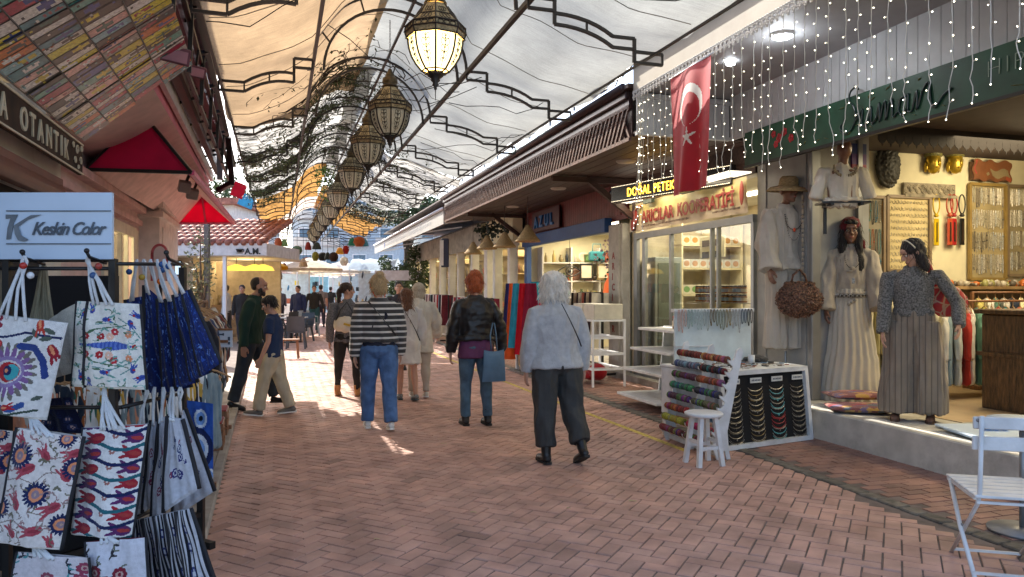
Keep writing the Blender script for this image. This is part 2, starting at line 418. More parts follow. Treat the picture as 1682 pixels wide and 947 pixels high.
# --- clothes shop
t = Th('clothes_shop', 'open fronted clothes shop with grey boarded gable and green fascia', 'shop', FR, (5.7, 4, 0))
b = MB(); b.b6(5.7, 6.5, 7.12, 8.14, .2, 3.9)
b.b6(5.685, 5.7, 7.2, 7.26, .3, 3.4); b.b6(5.685, 5.7, 7.95, 8.0, .3, 3.4)
t.p('pier', b, mat('grey_pier', (.31, .32, .32), rough=.5, var=.08, dirt=.2))
b = MB(); b.b6(5.66, 5.78, 7.06, 7.115, .3, 3.3, bev=.006); b.b6(6.3, 6.36, 7.06, 7.11, .3, 3.3); t.p('door_frame', b, alu)
b = MB(); b.b6(6.5, 12, 7.9, 8.1, .3, 3.9); b.b6(12, 12.15, 1.0, 8.1, .3, 3.9); b.b6(5.5, 12, 1.0, 1.1, .3, 3.9); t.p('wall', b, cream_w)  # near end wall is unseen, added to keep sky light out
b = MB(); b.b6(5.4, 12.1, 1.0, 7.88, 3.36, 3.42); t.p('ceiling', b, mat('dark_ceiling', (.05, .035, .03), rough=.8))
boards = mat('grey_boards', (.50, .53, .55), rough=.45, var=.05)
b = MB()
for k in range(58):
    y = 8.05-k*.12; b.b6(5.245, 5.27, y-.113, y, 3.42, 3.96)
b.b6(5.262, 5.275, 1.0, 8.05, 3.42, 3.96); b.b6(5.235, 5.262, 1.0, 8.05, 3.405, 3.44)
t.p('board_cladding', b, boards)
b = MB()
for k in range(11): b.b6(4.02+k*.113, 4.02+k*.113+.107, 8.1, 8.13, 3.46, 3.93)
b.b6(4.0, 5.27, 8.112, 8.14, 3.45, 3.93); b.b6(3.99, 5.27, 8.085, 8.15, 3.42, 3.46); b.b6(3.99, 5.27, 8.07, 8.1, 3.86, 3.9)
t.p('end_cladding', b, boards)
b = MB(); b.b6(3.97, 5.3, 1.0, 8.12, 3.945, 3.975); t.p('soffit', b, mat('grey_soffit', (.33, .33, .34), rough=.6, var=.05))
b = MB(); b.b6(3.9, 12.2, 1.0, 8.14, 4.3, 4.36); b.b6(12.1, 12.2, 1.0, 8.1, 3.9, 4.3); t.p('roof', b, dkwood)  # roof slab out of view, added to shade the shop interior
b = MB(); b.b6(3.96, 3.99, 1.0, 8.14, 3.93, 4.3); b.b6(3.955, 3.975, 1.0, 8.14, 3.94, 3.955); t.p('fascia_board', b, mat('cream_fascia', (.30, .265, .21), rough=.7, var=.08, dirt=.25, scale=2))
b = MB(); b.b6(3.86, 3.955, 1.0, 8.3, 4.3, 4.36, bev=.01); b.b6(3.875, 3.955, 1.0, 8.25, 4.27, 4.3); t.p('gutter', b, mat('brown_gutter', (.055, .03, .03), rough=.35))
b = MB()                                              # crochet style scalloped edging
y = 8.12
while y > -.5:
    for dx, dz, r in ((0, -.015, .012), (.035, -.015, .012), (.017, -.045, .013), (0, -.07, .01), (.034, -.07, .01), (.017, -.095, .012)):
        c = (3.95, y-dx, 3.94+dz); b.tube([(c[0], c[1]+r*math.cos(a), c[2]+r*math.sin(a)) for a in [2*PI*i/7 for i in range(7)]], .0065, seg=5, closed=True)
    y -= .072
t.p('crochet_trim', b, mat('crochet_white', (.55, .53, .49), rough=.7))
b = MB(); b.b6(5.2, 5.235, 1.0, 7.68, 3.03, 3.425); t.p('green_fascia', b, mat('green_sign', (.014, .075, .042), rough=.5, var=.3, scale=3))
gsign = [o for o in t.o.children if o.name.startswith('green_fascia')][0]
b = MB(); b.b6(5.19, 5.235, 1.0, 7.7, 3.0, 3.03); t.p('sign_edge', b, rail_m)
WR = lambda u, y, z: Matrix.Translation((u, y, z)) @ Matrix.Rotation(-PI/2, 4, 'Z') @ FACE     # text on a wall facing -x, reads towards -y
def strokes(segs, x0, z0, s, r, u):
    b = MB()
    for sg in segs:
        pts = []
        for a, c in zip(sg, sg[1:]): pts += [a]
        pts.append(sg[-1]); sm = []
        for i in range(len(pts)-1):
            p0, p1, p2, p3 = pts[max(i-1, 0)], pts[i], pts[i+1], pts[min(i+2, len(pts)-1)]
            for k in range(5):
                f = k/5; sm.append(tuple(.5*((2*p1[q])+(-p0[q]+p2[q])*f+(2*p0[q]-5*p1[q]+4*p2[q]-p3[q])*f*f+(-p0[q]+3*p1[q]-3*p2[q]+p3[q])*f**3) for q in (0, 1)))
        sm.append(pts[-1]); b.tube([(u, x0-p[0]*s, z0+p[1]*s) for p in sm], r, 6)
    return b
sumn = [[(.75, 1.5), (.62, 1.62), (.35, 1.5), (.3, 1.2), (.5, .95), (.62, .6), (.45, .2), (.1, .05), (-.15, .25), (-.1, .45)],
        [(.55, .35), (.8, .6), (.95, .75), (.9, .35), (1.0, .15), (1.2, .3), (1.35, .75), (1.33, .3), (1.42, .15), (1.6, .35)],
        [(1.6, .35), (1.72, .8), (1.72, .15), (1.85, .6), (1.98, .78), (2.0, .15), (2.12, .6), (2.27, .78), (2.3, .2), (2.5, .3)],
        [(2.9, .75), (2.65, .7), (2.55, .4), (2.7, .15), (2.9, .4), (2.95, .8), (2.93, .25), (3.1, .2)],
        [(3.1, .2), (3.3, .8), (3.3, .2), (3.5, .7), (3.75, .95), (3.85, .3), (4.0, .1), (4.3, .4), (4.6, .55)]]
t.p('script_lettering', strokes(sumn, 6.02, 3.06, .27, .009, 5.19), mat('sign_script', (.008, .03, .03), rough=.3, coat=.5), par=gsign)
t.t('lettering', 'HIPP', .19, paint('#9fb3a0'), WR(5.195, 4.47, 3.2), par=gsign, ext=.003, off=-.006, sp=1.2)
b = MB()
for (y, z, r) in ((7.12, 3.30, .04), (7.02, 3.24, .05), (6.93, 3.29, .045), (7.08, 3.18, .04), (6.82, 3.2, .045)):
    for k in range(5): a = 2*PI*k/5; b.ell((5.194, y+r*.6*math.cos(a), z+r*.6*math.sin(a)), (.004, r*.5, r*.5), 8, 5)
t.p('painted_flowers', b, paint('#a3222c'), par=gsign)
b = MB(); q = random.Random(8)
for k in range(44):
    y, z = q.uniform(.5, 6.6), 3.05+abs(q.gauss(0, .05)) if q.random() < .5 else 3.41-abs(q.gauss(0, .05)); a = q.uniform(0, 3); r = q.uniform(.02, .045)
    z = min(max(z, 3.06), 3.40); b.tube([(5.197, y-r*math.cos(a), z-r*math.sin(a)*.5), (5.195, y, z), (5.197, y+r*math.cos(a), z+r*.5*math.sin(a))], [.002, .012, .002], 6, flat=.3)
t.p('painted_leaves', b, mat('gold_leaf', (.16, .17, .06), rough=.5), par=gsign)
# black scalloped fringe under the fascia, inside
b = MB(); u = 6.2
while u < 10.6:
    b.prism([(-.055, .10), (.055, .10), (.058, .03), (.03, -.005), (.012, -.01), (0, -.045), (-.012, -.01), (-.03, -.005), (-.058, .03)], .006, Matrix.Translation((u, 6.6, 3.17)) @ FACE); u += .118
b.b6(6.1, 10.7, 6.595, 6.61, 3.25, 3.37); t.p('scalloped_fringe', b, mat('black_fringe', (.012, .008, .008), rough=.8))
b = MB()
for k in range(40): y = 4.9-k*.09; b.lathe([(.001, -.16), (.012, -.12), (.016, -.04), (.004, 0)], 6, Matrix.Translation((6.3-.004*k, y, 3.36-.0*k)))
t.p('tassel_trim', b, mat('red_tassel', (.2, .01, .015), rough=.8))

# --- timber eave over the pavement
t = Th('timber_eave', 'dark brown timber eave with diamond lattice fascia over the pavement', 'eave', FR, (4, 8.2, 3.4))
b = MB()
for k in range(16): b.b6(4.05+k*.105, 4.05+k*.105+.1, 8.15, 19.6, 3.44+.004*(k % 2), 3.465)
b.b6(4.03, 9, 8.16, 19.6, 3.47, 3.49)
t.p('soffit', b, dkwood)
b = MB(); b.b6(3.98, 4.03, 8.3, 19.7, 3.80, 4.0); b.b6(3.93, 3.98, 8.3, 19.7, 3.9, 4.02, bev=.01); b.b6(4.02, 4.04, 8.3, 19.7, 3.44, 3.82)
b.tube([(3.9, 8.3, 4.03), (3.9, 19.7, 4.03)], .055, 10); t.p('gutter', b, mat('brown_gutter', (.055, .03, .03), rough=.35))
b = MB(); y = 8.32
while y < 19.6:                                       # woven lattice: crossing slats
    b.bar((4.0, y, 3.42), (4.0, y+.26, 3.8), .016, .035); b.bar((3.982, y+.26, 3.42), (3.982, y, 3.8), .014, .035); y += .13
b.b6(3.975, 4.01, 8.3, 19.7, 3.385, 3.43); b.b6(3.975, 4.01, 8.3, 19.7, 3.79, 3.83)
t.p('lattice', b, lattice_m)
b = MB(); b.b6(3.9, 9, 8.16, 19.7, 4.0, 4.05); t.p('roof', b, dkwood)
for (y, u) in ((9.9, 4.7), (12.9, 4.75), (16, 4.8)):
    b = MB(); b.lathe([(.001, 3.41), (.13, 3.415), (.15, 3.44)], 20, Matrix.Translation((u, y, 0))); t.p('ceiling_lamp', b, mat('lamp_disc', (.4, .36, .32), rough=.4))
for y in (11.45, 17.5):
    b = MB(); b.bar((5.62, y, 2.75), (4.7, y, 3.42), .09); b.bar((5.62, y, 2.55), (5.62, y, 3.42), .1); b.bar((4.1, y, 3.38), (5.62, y, 3.38), .09); t.p('brace', b, dkwood)

# --- honey shop
t = Th('honey_shop', 'narrow honey shop with sliding glass front under the timber eave', 'shop', FR, (5.7, 9.8, 0))
b = MB(); b.b6(5.7, 9, 11.62, 11.76, .1, 3.44); b.b6(7.6, 7.7, 8.16, 11.62, .1, 3.44); b.b6(5.95, 9, 8.145, 8.18, .1, 3.4); t.p('wall', b, mat('honey_wall', (.62, .55, .4), rough=.8))
b = MB(); b.b6(5.72, 7.6, 8.18, 11.62, 3.0, 3.05); t.p('ceiling', b, white_w)
b = MB(); b.b6(5.68, 5.72, 8.16, 11.75, 3.05, 3.44); t.p('dark_header', b, dkwood)
fr = MB()
for y0, w_ in ((8.17, .06), (9.0, .03), (9.16, .04), (10.32, .05), (11.2, .1), (11.5, .12)): fr.b6(5.66, 5.72, y0, y0+w_, .1, 2.46)
fr.b6(5.65, 5.72, 8.17, 11.6, 2.42, 2.52); fr.b6(5.66, 5.72, 8.17, 11.6, .1, .2); t.p('window_frame', fr, alu)
for u_, y0, y1 in ((5.69, 8.23, 9.16), (5.685, 9.2, 10.32), (5.68, 10.37, 11.2)): t.p('pane', sheetx(u_, y0, y1, .2, 2.42), gls)
b = MB()
for z in (.95, 1.45, 1.9, 2.3): b.b6(6.35, 7.55, 11.2, 11.56, z, z+.03)
b.b6(6.35, 7.55, 11.2, 11.56, .6, .63)
for u in (6.35, 6.95, 7.52): b.b6(u, u+.03, 11.2, 11.56, .1, 2.7)
b.b6(5.85, 6.15, 8.5, 10.3, .1, .95); b.b6(5.88, 6.02, 8.6, 10.2, 1.36, 1.375); t.p('shelving', b, mat('shelf_cream', (.7, .62, .42), rough=.6))
L = lamp('ceiling_light', t.o, t.b @ Matrix.Translation((6.3, 9.9, 2.96)), 20, .8, (1, .87, .62), 'AREA', 2.4)
b = MB(); b.b6(6.5, 6.65, 9.0, 10.9, 2.97, 2.995); t.p('tube_lamp', b, mat('warm_tube', (1, .88, .62), emit=3))
b = MB(); b.b6(5.52, 5.68, 11.78, 12.36, .05, 2.72, bev=.01); b.b6(5.49, 5.52, 11.86, 12.28, .3, 2.66)
pl = one('painted_pillar', 'pale grey pillar with red vertical lettering beside the honey shop', 'pillar', b, mat('pillar_plaster', (.5, .48, .42), rough=.8, var=.1, dirt=.35), FR, (5.6, 12.1, .0))
red_t = paint('#8e2a22')
for i, ch in enumerate('ARICILAR'):
    text('lettering', ch, .17, red_t, pl, Matrix.Translation((5.485-5.6, 12.13-12.1, 2.1-i*.185)) @ Matrix.Rotation(-PI/2, 4, 'Z') @ FACE, ext=.002, off=.004)

# --- gift shop with blue beam (far of the pillar)
t = Th('gift_shop', 'gift shop with blue beam, red boarded header and full shelves', 'shop', FR, (5.6, 15, 0))
b = MB(); b.b6(8.8, 8.9, 12.3, 17.5, .1, 3.4); b.b6(5.7, 8.8, 17.4, 17.5, .1, 3.44); b.b6(5.75, 8.8, 12.38, 12.42, .1, 3.4); t.p('wall', b, cream_w)
b = MB()
for k in range(46): y = 12.0+k*.12; b.b6(5.59, 5.62, y, y+.11, 2.88, 3.44)
b.b6(5.61, 5.66, 11.8, 17.5, 2.8, 3.44); t.p('header_boards', b, mat('red_boards', (.17, .035, .035), rough=.45, var=.2))
blue = paint('#1c4a86', rough=.45, var=.12)
b = MB(); b.b6(5.45, 5.6, 12.38, 17.4, 2.6, 2.86, bev=.01); b.b6(5.5, 5.62, 17.15, 17.35, .1, 2.6); t.p('blue_beam', b, blue)
b = MB(); b.b6(5.7, 8.8, 12.4, 17.4, 2.95, 3.0); t.p('ceiling', b, white_w)
b = MB()
for z in (.9, 1.35, 1.75, 2.2): b.b6(5.85, 8.7, 17.0, 17.38, z, z+.03)
for u in (5.85, 6.6, 7.35, 8.1, 8.7): b.b6(u, u+.03, 17.0, 17.38, .1, 2.6)
t.p('shelving', b, white_w)
lamp('ceiling_light', t.o, t.b @ Matrix.Translation((6.9, 14.8, 2.9)), 48, 1, (1, .86, .62), 'AREA', 4)
b = MB(); b.b6(6.4, 6.5, 13, 16.8, 2.93, 2.948); t.p('tube_lamp', b, mat('warm_tube', (1, .88, .62), emit=3))
sg = Th('letter_sign', 'blue raised letters AZUL on a dark board over the gift shop', 'sign', FR, (5.55, 16, 3))
b = MB(); b.b6(5.50, 5.53, 14.9, 16.75, 2.9, 3.38, bev=.01); bd = sg.p('board', b, mat('sign_board', (.09, .04, .05), rough=.5))
for i, ch in enumerate('AZUL'): sg.t('letter', ch, .36, paint('#3c78b8', rough=.3), WR(5.48, 16.5-i*.37, 3.0), ext=.02, off=.01)

# --- white shops further on
t = Th('white_arcade', 'long white shopfront with square pillars and warm lit windows', 'shop', FR, (5.4, 24, 0))
b = MB(); b.b6(7.6, 7.7, 17.5, 33, .1, 3.4); b.b6(5.3, 7.6, 32.9, 33, .1, 3.4); b.b6(5.25, 5.5, 17.5, 33, 2.75, 3.44); b.b6(5.3, 5.45, 17.6, 33, .1, .55); t.p('wall', b, cream_w)
for y in (17.55, 18.95, 19.75, 21.5, 23.4, 24.8, 26.4, 28.4, 30.6, 32.8):
    b = MB(); w_ = .2 if y not in (19.75,) else .34; b.b6(5.18, 5.4, y, y+w_, .1, 2.8, bev=.01); b.b6(5.15, 5.43, y-.03, y+w_+.03, 2.65, 2.76); t.p('pillar', b, white_w)
t.p('pane', sheetx(5.38, 17.6, 32.8, .55, 2.75), gls)
b = MB(); q = random.Random(4)
for z in (1.0, 1.5, 2.0, 2.4): b.b6(7.0, 7.58, 17.6, 32.8, z, z+.03)
for k in range(12): b.b6(7.0, 7.58, 17.6+k*1.3, 17.63+k*1.3, .1, 2.8)
t.p('shelving', b, cream_w)
b = MB(); b.b6(5.6, 7.6, 17.5, 32.9, 2.9, 2.95); t.p('ceiling', b, white_w)
for y in (20, 26, 31): lamp('ceiling_light', t.o, t.b @ Matrix.Translation((6.5, y, 2.85)), 45, 1, (1, .8, .5), 'AREA', 4)
b = MB(); b.b6(3.95, 8, 19.8, 33.2, 4.02, 4.06); b.b6(5.2, 7.7, 17.4, 33.2, 3.44, 3.5); t.p('roof', b, dkwood)
t = Th('white_awning', 'white roll out awning with faded lettering along its valance', 'awning', FR, (4, 26, 3.4))
b = MB(); b.b6(3.96, 4.0, 19.75, 37, 3.34, 3.74); t.p('valance', b, mat('white_valance', (.40, .40, .38), rough=.6, var=.06, dirt=.15))
b = MB(); b.grid(30, 3, lambda s_, t_: (3.98+1.5*t_, 19.75+17.2*s_, 3.74+.22*t_)); t.p('cover', b, mat('awning_cloth', (.62, .6, .56), rough=.8, trans=.3))
b = MB(); b.tube([(3.93, 19.7, 3.76), (3.93, 37, 3.76)], .04, 8)
for y in (19.75, 23, 27, 31, 35): b.bar((4, y, 3.36), (5.2, y, 3.55), .04)
t.p('front_bar', b, wmetal)
b = MB(); q = random.Random(3)
for k in range(40): b.box((3.957, 33-k*.29, 3.52), (.004, q.uniform(.08, .2), q.uniform(.08, .15)))
t.p('faded_print', b, paint('#8f9296'))
b = MB(); b.lathe([(.001, 0), (.12, 0)], 16, Matrix.Translation((3.95, 32.9, 3.53)) @ Matrix.Rotation(-PI/2, 4, 'Y')); t.p('emblem', b, paint('#2b4f9e'))
b = MB()
for k in range(14): y = 20.2+k*.9; b.tube([(4.3, y, 3.55), (4.3+.02*math.sin(k), y, 2.75)], .006, 4)
q = random.Random(2)
cur = MB(); cur.grid(80, 4, lambda s_, t_: (5.05+.03*math.sin(s_*260), 19.9+13*s_, 3.4-.68*t_)); t.p('hung_drapes', cur, mat('grey_net', (.45, .43, .39), rough=.9, trans=.3, var=.2, scale=5))

# ================================================================ LEFT SIDE (frame FL)
pinkp = mat('pink_paint', (.74, .22, .29), rough=.55, var=.12, scale=3, dirt=.1)
palep = mat('pale_pink_paint', (.66, .50, .50), rough=.6, var=.08)
awn_red = mat('crimson_awning', (.66, .01, .10), rough=.7, var=.06, trans=.5)
t = Th('near_left_shop', 'cream fronted shop at the left under the poster covered canopy', 'shop', FL, (-1.6, 4, 0))
b = MB(); b.b6(-1.75, -1.62, 3, 6.95, 2.25, 2.62); b.b6(-1.78, -1.62, 6.5, 6.95, 0, 2.3); b.b6(-4.5, -4.4, 3, 6.95, 0, 2.8); b.b6(-4.5, -1.7, 6.85, 6.97, 0, 3.2); b.b6(-4.5, -1.6, 3, 6.95, 3.3, 3.38); t.p('wall', b, white_w)
b = MB(); b.tube([(-1.55, 3, 2.3), (-1.55, 6.5, 2.3)], .07, 12); b.b6(-1.6, -1.5, 3, 6.5, 2.34, 2.4); t.p('shutter_roll', b, mat('brown_roller', (.16, .05, .03), rough=.5))
b = MB(); b.b6(-1.68, -1.66, 3, 6.5, 0, 2.25); t.p('doorway_shade', b, mat('painted_interior_shade', (.02, .018, .02), rough=.8))  # near-black sheet paints the shade inside the shop front
# slanted poster canopy (underside covered with printed strips)
t = Th('poster_canopy', 'upturned canopy lined with overlapping colourful printed posters', 'canopy', FL, (-1.1, 4.5, 3))
e1 = lambda y: Vector((-1.47, y, 2.80)); e2 = lambda y: Vector((-.56, y, 3.33))
Y0, Y1 = 3.0, 6.92
nrm = Vector((-.53, 0, .91)).normalized()
b = MB()
def skew(a, s_): p = e1(Y0+(Y1-Y0)*s_).lerp(e2(Y0+(Y1-Y0)*s_), a); p.y -= a*.7*s_; return p
b.add([skew(0, 0)+nrm*.02, skew(1, 0)+nrm*.02, skew(1, 1)+nrm*.02, skew(0, 1)+nrm*.02, skew(0, 0)+nrm*.05, skew(1, 0)+nrm*.05, skew(1, 1)+nrm*.05, skew(0, 1)+nrm*.05], [(0, 1, 2, 3), (7, 6, 5, 4), (0, 4, 5, 1), (1, 5, 6, 2), (2, 6, 7, 3), (3, 7, 4, 0)], None, False)
pnl = t.p('panel', b, mat('panel_grey', (.2, .2, .2), rough=.6))
P = MB(); q = random.Random(21)
pal = [hx(c) for c in ('#c8c8c4', '#dcdcd6', '#242322', '#c9bd10', '#2f7c8c', '#7cb4c0', '#d8dbd4', '#1c1b1b', '#c96a1c', '#5aa096', '#e4e2d8', '#d8a8a0', '#3a3936', '#d4cc28', '#2f4f9c', '#a81c44', '#e8e6e0', '#8c8c88')]
inks = [hx(c) for c in ('#161616', '#9c1c30', '#efece4', '#20408c', '#c8b810', '#1c5a50')]
for band in range(4):
    s0 = 0
    while s0 < 1:
        ds = q.uniform(.020, .038); base = q.choice(pal); ink = q.choice([i for i in inks if i != base]); G_, nn = 16, 4; off = q.uniform(-.03, .03); gx = q.uniform(2, 13); txt = q.random() < .6
        for g in range(G_):
            for n_ in range(nn):
                if txt and 0 < n_ < nn-1 and abs(g-gx) < 3.5 and q.random() < .75: c = ink
                elif not txt and abs(g-gx)*.35+abs(n_-1.5) < 1.7: c = ink
                elif q.random() < .05: c = q.choice(pal)
                else: c = base
                f0, f1 = s0+ds*(.06+.88*n_/nn), s0+ds*(.06+.88*(n_+1)/nn); a0, a1 = (band+.02+.96*g/G_)/4, (band+.02+.96*(g+1)/G_)/4
                P.col = c; dz = nrm*(-.002-.003*(band % 2)); P.add([skew(a0, f0)+dz, skew(a1, f0)+dz, skew(a1, f1)+dz, skew(a0, f1)+dz], [(3, 2, 1, 0)], None, False)
        s0 += ds
P.c = [tuple(min(.92, x*1.2) for x in c) for c in P.c]
t.p('poster_strips', P, mat('poster_paper', (1, 1, 1), attr=True, rough=.35, var=.25, scale=50, spec=.5), col=True)
b = MB()
for s_ in (.2, .42, .63, .82): b.bar(skew(0, s_)-nrm*.006, skew(1, s_)-nrm*.006, .008)
for a in (.25, .5, .75): b.bar(skew(a, 0)-nrm*.008, skew(a, 1)-nrm*.008, .008)
t.p('batten', b, mat('steel_strip', (.2, .19, .18), rough=.4, metal=.6))
b = MB(); b.bar(e1(Y0)+Vector((0, 0, .02)), e1(Y1)+Vector((0, 0, .02)), .03); t.p('edge_trim', b, paint('#c9c2b4'))
# carved name board
sg = Th('name_board', 'dark carved board with cream letters RA OTANTIK over the left shop', 'sign', FL, (-1.46, 4, 2.6))
b = MB(); b.b6(-1.50, -1.46, 1.5, 6.95, 2.5, 2.76, bev=.01); bd = sg.p('board', b, mat('sign_brown', (.045, .022, .012), rough=.8, var=.4, scale=8))
WL = lambda u, y, z: Matrix.Translation((u, y, z)) @ Matrix.Rotation(PI/2, 4, 'Z') @ FACE
cr = paint('#d8cfb6', rough=.5)
for i, (ch, y) in enumerate(zip('RAOTANTIK', (4.74, 4.93, 5.30, 5.50, 5.67, 5.86, 6.06, 6.24, 6.34))): sg.t('letter', ch, .21, cr, WL(-1.455, y, 2.553), ext=.005, off=.003, xs=.86)
b = MB(); b.b6(-1.462, -1.452, 1.5, 6.95, 2.742, 2.756); b.b6(-1.462, -1.452, 1.5, 6.95, 2.504, 2.516); sg.p('border', b, cr)
b = MB()
for (cy, cz, r0, d) in ((6.72, 2.67, .05, 1), (6.84, 2.6, .04, -1), (6.66, 2.58, .035, -1), (6.86, 2.7, .035, 1), (6.76, 2.54, .022, 1), (6.6, 2.69, .03, -1)):
    b.tube([(-1.45, cy+d*r0*(1-i/14)*math.cos(i*.6), cz+r0*(1-i/14)*math.sin(i*.6)) for i in range(14)], .006, 5)
sg.p('scroll_carving', b, cr)
# pink shop
t = Th('pink_shop', 'pink painted shop with pale window frame and stacked eave boards', 'shop', FL, (-1.8, 9, 0))
b = MB(); b.b6(-1.95, -1.8, 7, 9.6, 0, 3.2); b.b6(-1.95, -1.8, 9.6, 11.8, 0, .8); b.b6(-1.95, -1.8, 11.8, 14.2, 0, 3.2); b.b6(-1.95, -1.8, 9.6, 11.8, 2.35, 3.3); b.b6(-4, -1.9, 14.0, 14.3, 0, 3.4); b.b6(-4, -3.9, 7, 14.2, 0, 3.4); t.p('wall', b, palep)
b = MB(); b.b6(-1.8, -1.52, 12.0, 14.35, 0, 2.78); b.b6(-1.8, -1.46, 11.9, 14.4, 2.62, 2.7); b.b6(-1.8, -1.46, 11.9, 14.4, 2.76, 2.86); b.b6(-1.535, -1.51, 12.3, 14.1, .2, 2.5); t.p('pilaster', b, mat('pilaster_white', (.66, .6, .58), rough=.6))
b = MB()
for i, (du, z0, z1) in enumerate(((.02, 2.36, 2.44), (.07, 2.48, 2.55), (.12, 2.66, 2.74))): b.b6(-1.8, -1.8+du, 7, 11.9, z0, z1)
t.p('cornice', b, mat('pinkish_trim', (.62, .42, .42), rough=.5))
b = MB(); b.b6(-1.8, -1.77, 9.45, 9.75, .8, 2.4); b.b6(-1.8, -1.77, 11.4, 11.8, .8, 2.4); b.b6(-1.82, -1.76, 9.6, 11.6, 2.28, 2.42); b.b6(-1.82, -1.77, 10.5, 10.56, .8, 2.3); b.b6(-1.82, -1.77, 10.95, 11.0, .8, 2.3); t.p('window_frame', b, mat('cream_frame', (.74, .68, .52), rough=.5))
t.p('pane', sheetx(-1.86, 9.7, 11.5, .8, 2.3, True), gls)
lamp('interior_light', t.o, t.b @ Matrix.Translation((-2.6, 10.6, 2.3)), 30, .4, (1, .8, .45))
b = MB()                                              # white eave soffit that curls up above the awning
b.grid(24, 8, lambda s_, a: (-1.8+.85*a, 7.0+7.2*s_, 2.95+.36*(1-math.cos(a*1.6))/1.03)); t.p('curved_soffit', b, mat('soffit_pinkwhite', (.62, .45, .44), rough=.6, var=.1))
for nm, x0, x1, z0, z1, m_ in (('pink_fascia', -1.03, -1.0, 3.3, 3.56, pinkp), ('white_board', -.98, -.93, 3.5, 3.66, mat('white_gloss', (.75, .74, .74), rough=.4, dirt=.1)), ('brown_gutter', -.9, -.82, 3.62, 3.72, mat('brown_gutter2', (.09, .045, .045), rough=.4)), ('white_upstand', -.86, -.82, 3.73, 3.86, mat('white_gloss', (.75, .74, .74))), ('maroon_beam', -.76, -.68, 3.8, 3.95, mat('maroon_steel', (.13, .035, .06), rough=.45))):
    b = MB(); b.b6(x0, x1, 5.2 if nm != 'maroon_beam' else 1.5, 14.3 if 'beam' not in nm else 13.2, z0, z1); t.p(nm, b, m_)
b = MB(); b.b6(-3.9, -1, 6.9, 14.3, 3.5, 3.56); t.p('roof', b, dkwood)
b = MB(); b.b6(-1.6, -1.4, 1, 14.2, 3.57, 6.1); t.p('upper_wall', b, palep)
# long crimson awning
t = Th('crimson_awning', 'long crimson fabric awning with black edging on the pink shop', 'awning', FL, (-1.2, 9, 2.8))
zi = lambda p: iFL @ p
nA, nB, nC = [zi(at(*k)) for k in ((140, 278, 7.5), (235, 187, 7.5), (315, 283, 7.5))]
fA, fB, fC = [zi(at(*k)) for k in ((291, 366, 13.0), (331, 318, 13.0), (385, 366, 13.0))]
b = MB(); n0 = Vector((0, .01, 0))
b.add([nA, nB, nC, nA+n0, nB+n0, nC+n0], [(0, 2, 1), (3, 4, 5)], None, False)
b.add([fA, fB, fC, fA+n0, fB+n0, fC+n0], [(0, 2, 1), (3, 4, 5)], None, False)
b.add([nB, nC, fC, fB, nA, fA], [(0, 1, 2, 3), (0, 3, 5, 4)], None, False); t.p('cover', b, awn_red)
lo_ = Vector((-.02, 0, -.035)); b = MB(); b.add([nB+lo_, nC+lo_, fC+lo_, fB+lo_], [(0, 1, 2, 3)], None, False); b.add([nB-Vector((-.02, 0, .035)), nA-Vector((-.02, 0, .02)), fA-Vector((-.02, 0, .02)), fB-Vector((-.02, 0, .035))], [(0, 1, 2, 3)], None, False); t.p('lining', b, mat('awning_lining', (.72, .52, .50), rough=.8))
b = MB(); up = Vector((0, 0, .03))
for a, c, r_ in ((nA, nC, .035), (nC, nB, .03), (nA, nB, .02)): b.bar(a, c, r_)
t.p('black_edging', b, rail_m)
b = MB(); b.bar(nC, fC, .05); b.bar(fA, fC, .03); b.bar((fA+fC)/2, fB, .03); t.p('front_bar', b, mat('pink_bar', (.6, .08, .18), rough=.4))
b = MB(); b.add([nA+Vector((0, 0, -.01)), nC+Vector((0, 0, -.01)), fC+Vector((0, 0, -.01)), fA+Vector((0, 0, -.01))], [(0, 1, 2, 3)], None, False)
# floodlights under the awning
for i, (px, py, d) in enumerate(((303, 306, 8.6), (316, 318, 9.2))):
    t2 = Th('floodlight', ('grey square floodlight nearest the camera under the crimson awning', 'second grey floodlight further along under the crimson awning')[i], 'floodlight', FL, tuple(zi(at(px, py, d))), 'floodlights under the crimson awning')
    c = zi(at(px, py, d)); b = MB(); b.box(c, (.13, .09, .13), rot=(.5, .1, .3), bev=.01); t2.p('housing', b, mat('lamp_grey', (.3, .28, .28), rough=.4)); b = MB(); b.bar(c, c+Vector((.05, .0, .14)), .03); t2.p('bracket', b, rail_m)
# steel roof frame along the left eave, and its three floodlights
t = Th('eave_steelwork', 'black and maroon steel brackets along the left eave', 'steelwork', FL, (-.6, 7, 3.7))
b = MB(); b.bar((-.56, 1, 4.05), (-.56, 14, 3.75), .05); b.bar((-.62, 1, 3.95), (-.62, 13.4, 3.6), .04); b.bar((-.66, 5.5, 3.4), (-.62, 13.2, 3.38), .035); t.p('rail', b, rail_m)
y = 3.2
while y < 14.2:
    b = MB(); b.bar((-.9, y, 3.95-.02*y), (-.56, y, 4.05-.022*y), .035); b.bar((-.62, y, 3.35), (-.6, y, 4.0-.022*y), .035); b.bar((-.95, y, 3.62), (-.58, y+.1, 4.0-.022*y), .03); t.p('bracket', b, rail_m); y += 1.15
b = MB(); b.b6(-.6, -.57, 1, 9.0, 3.97, 4.13); t.p('white_edge', b, mat('white_gloss', (.75, .74, .74)))
b = MB(); b.b6(-.72, -.66, 1.2, 10.2, 3.72, 4.0); b.b6(-1.45, -.63, 1, 14.2, 4.09, 4.12); t.p('maroon_panel', b, mat('maroon_steel', (.13, .035, .06), rough=.45))
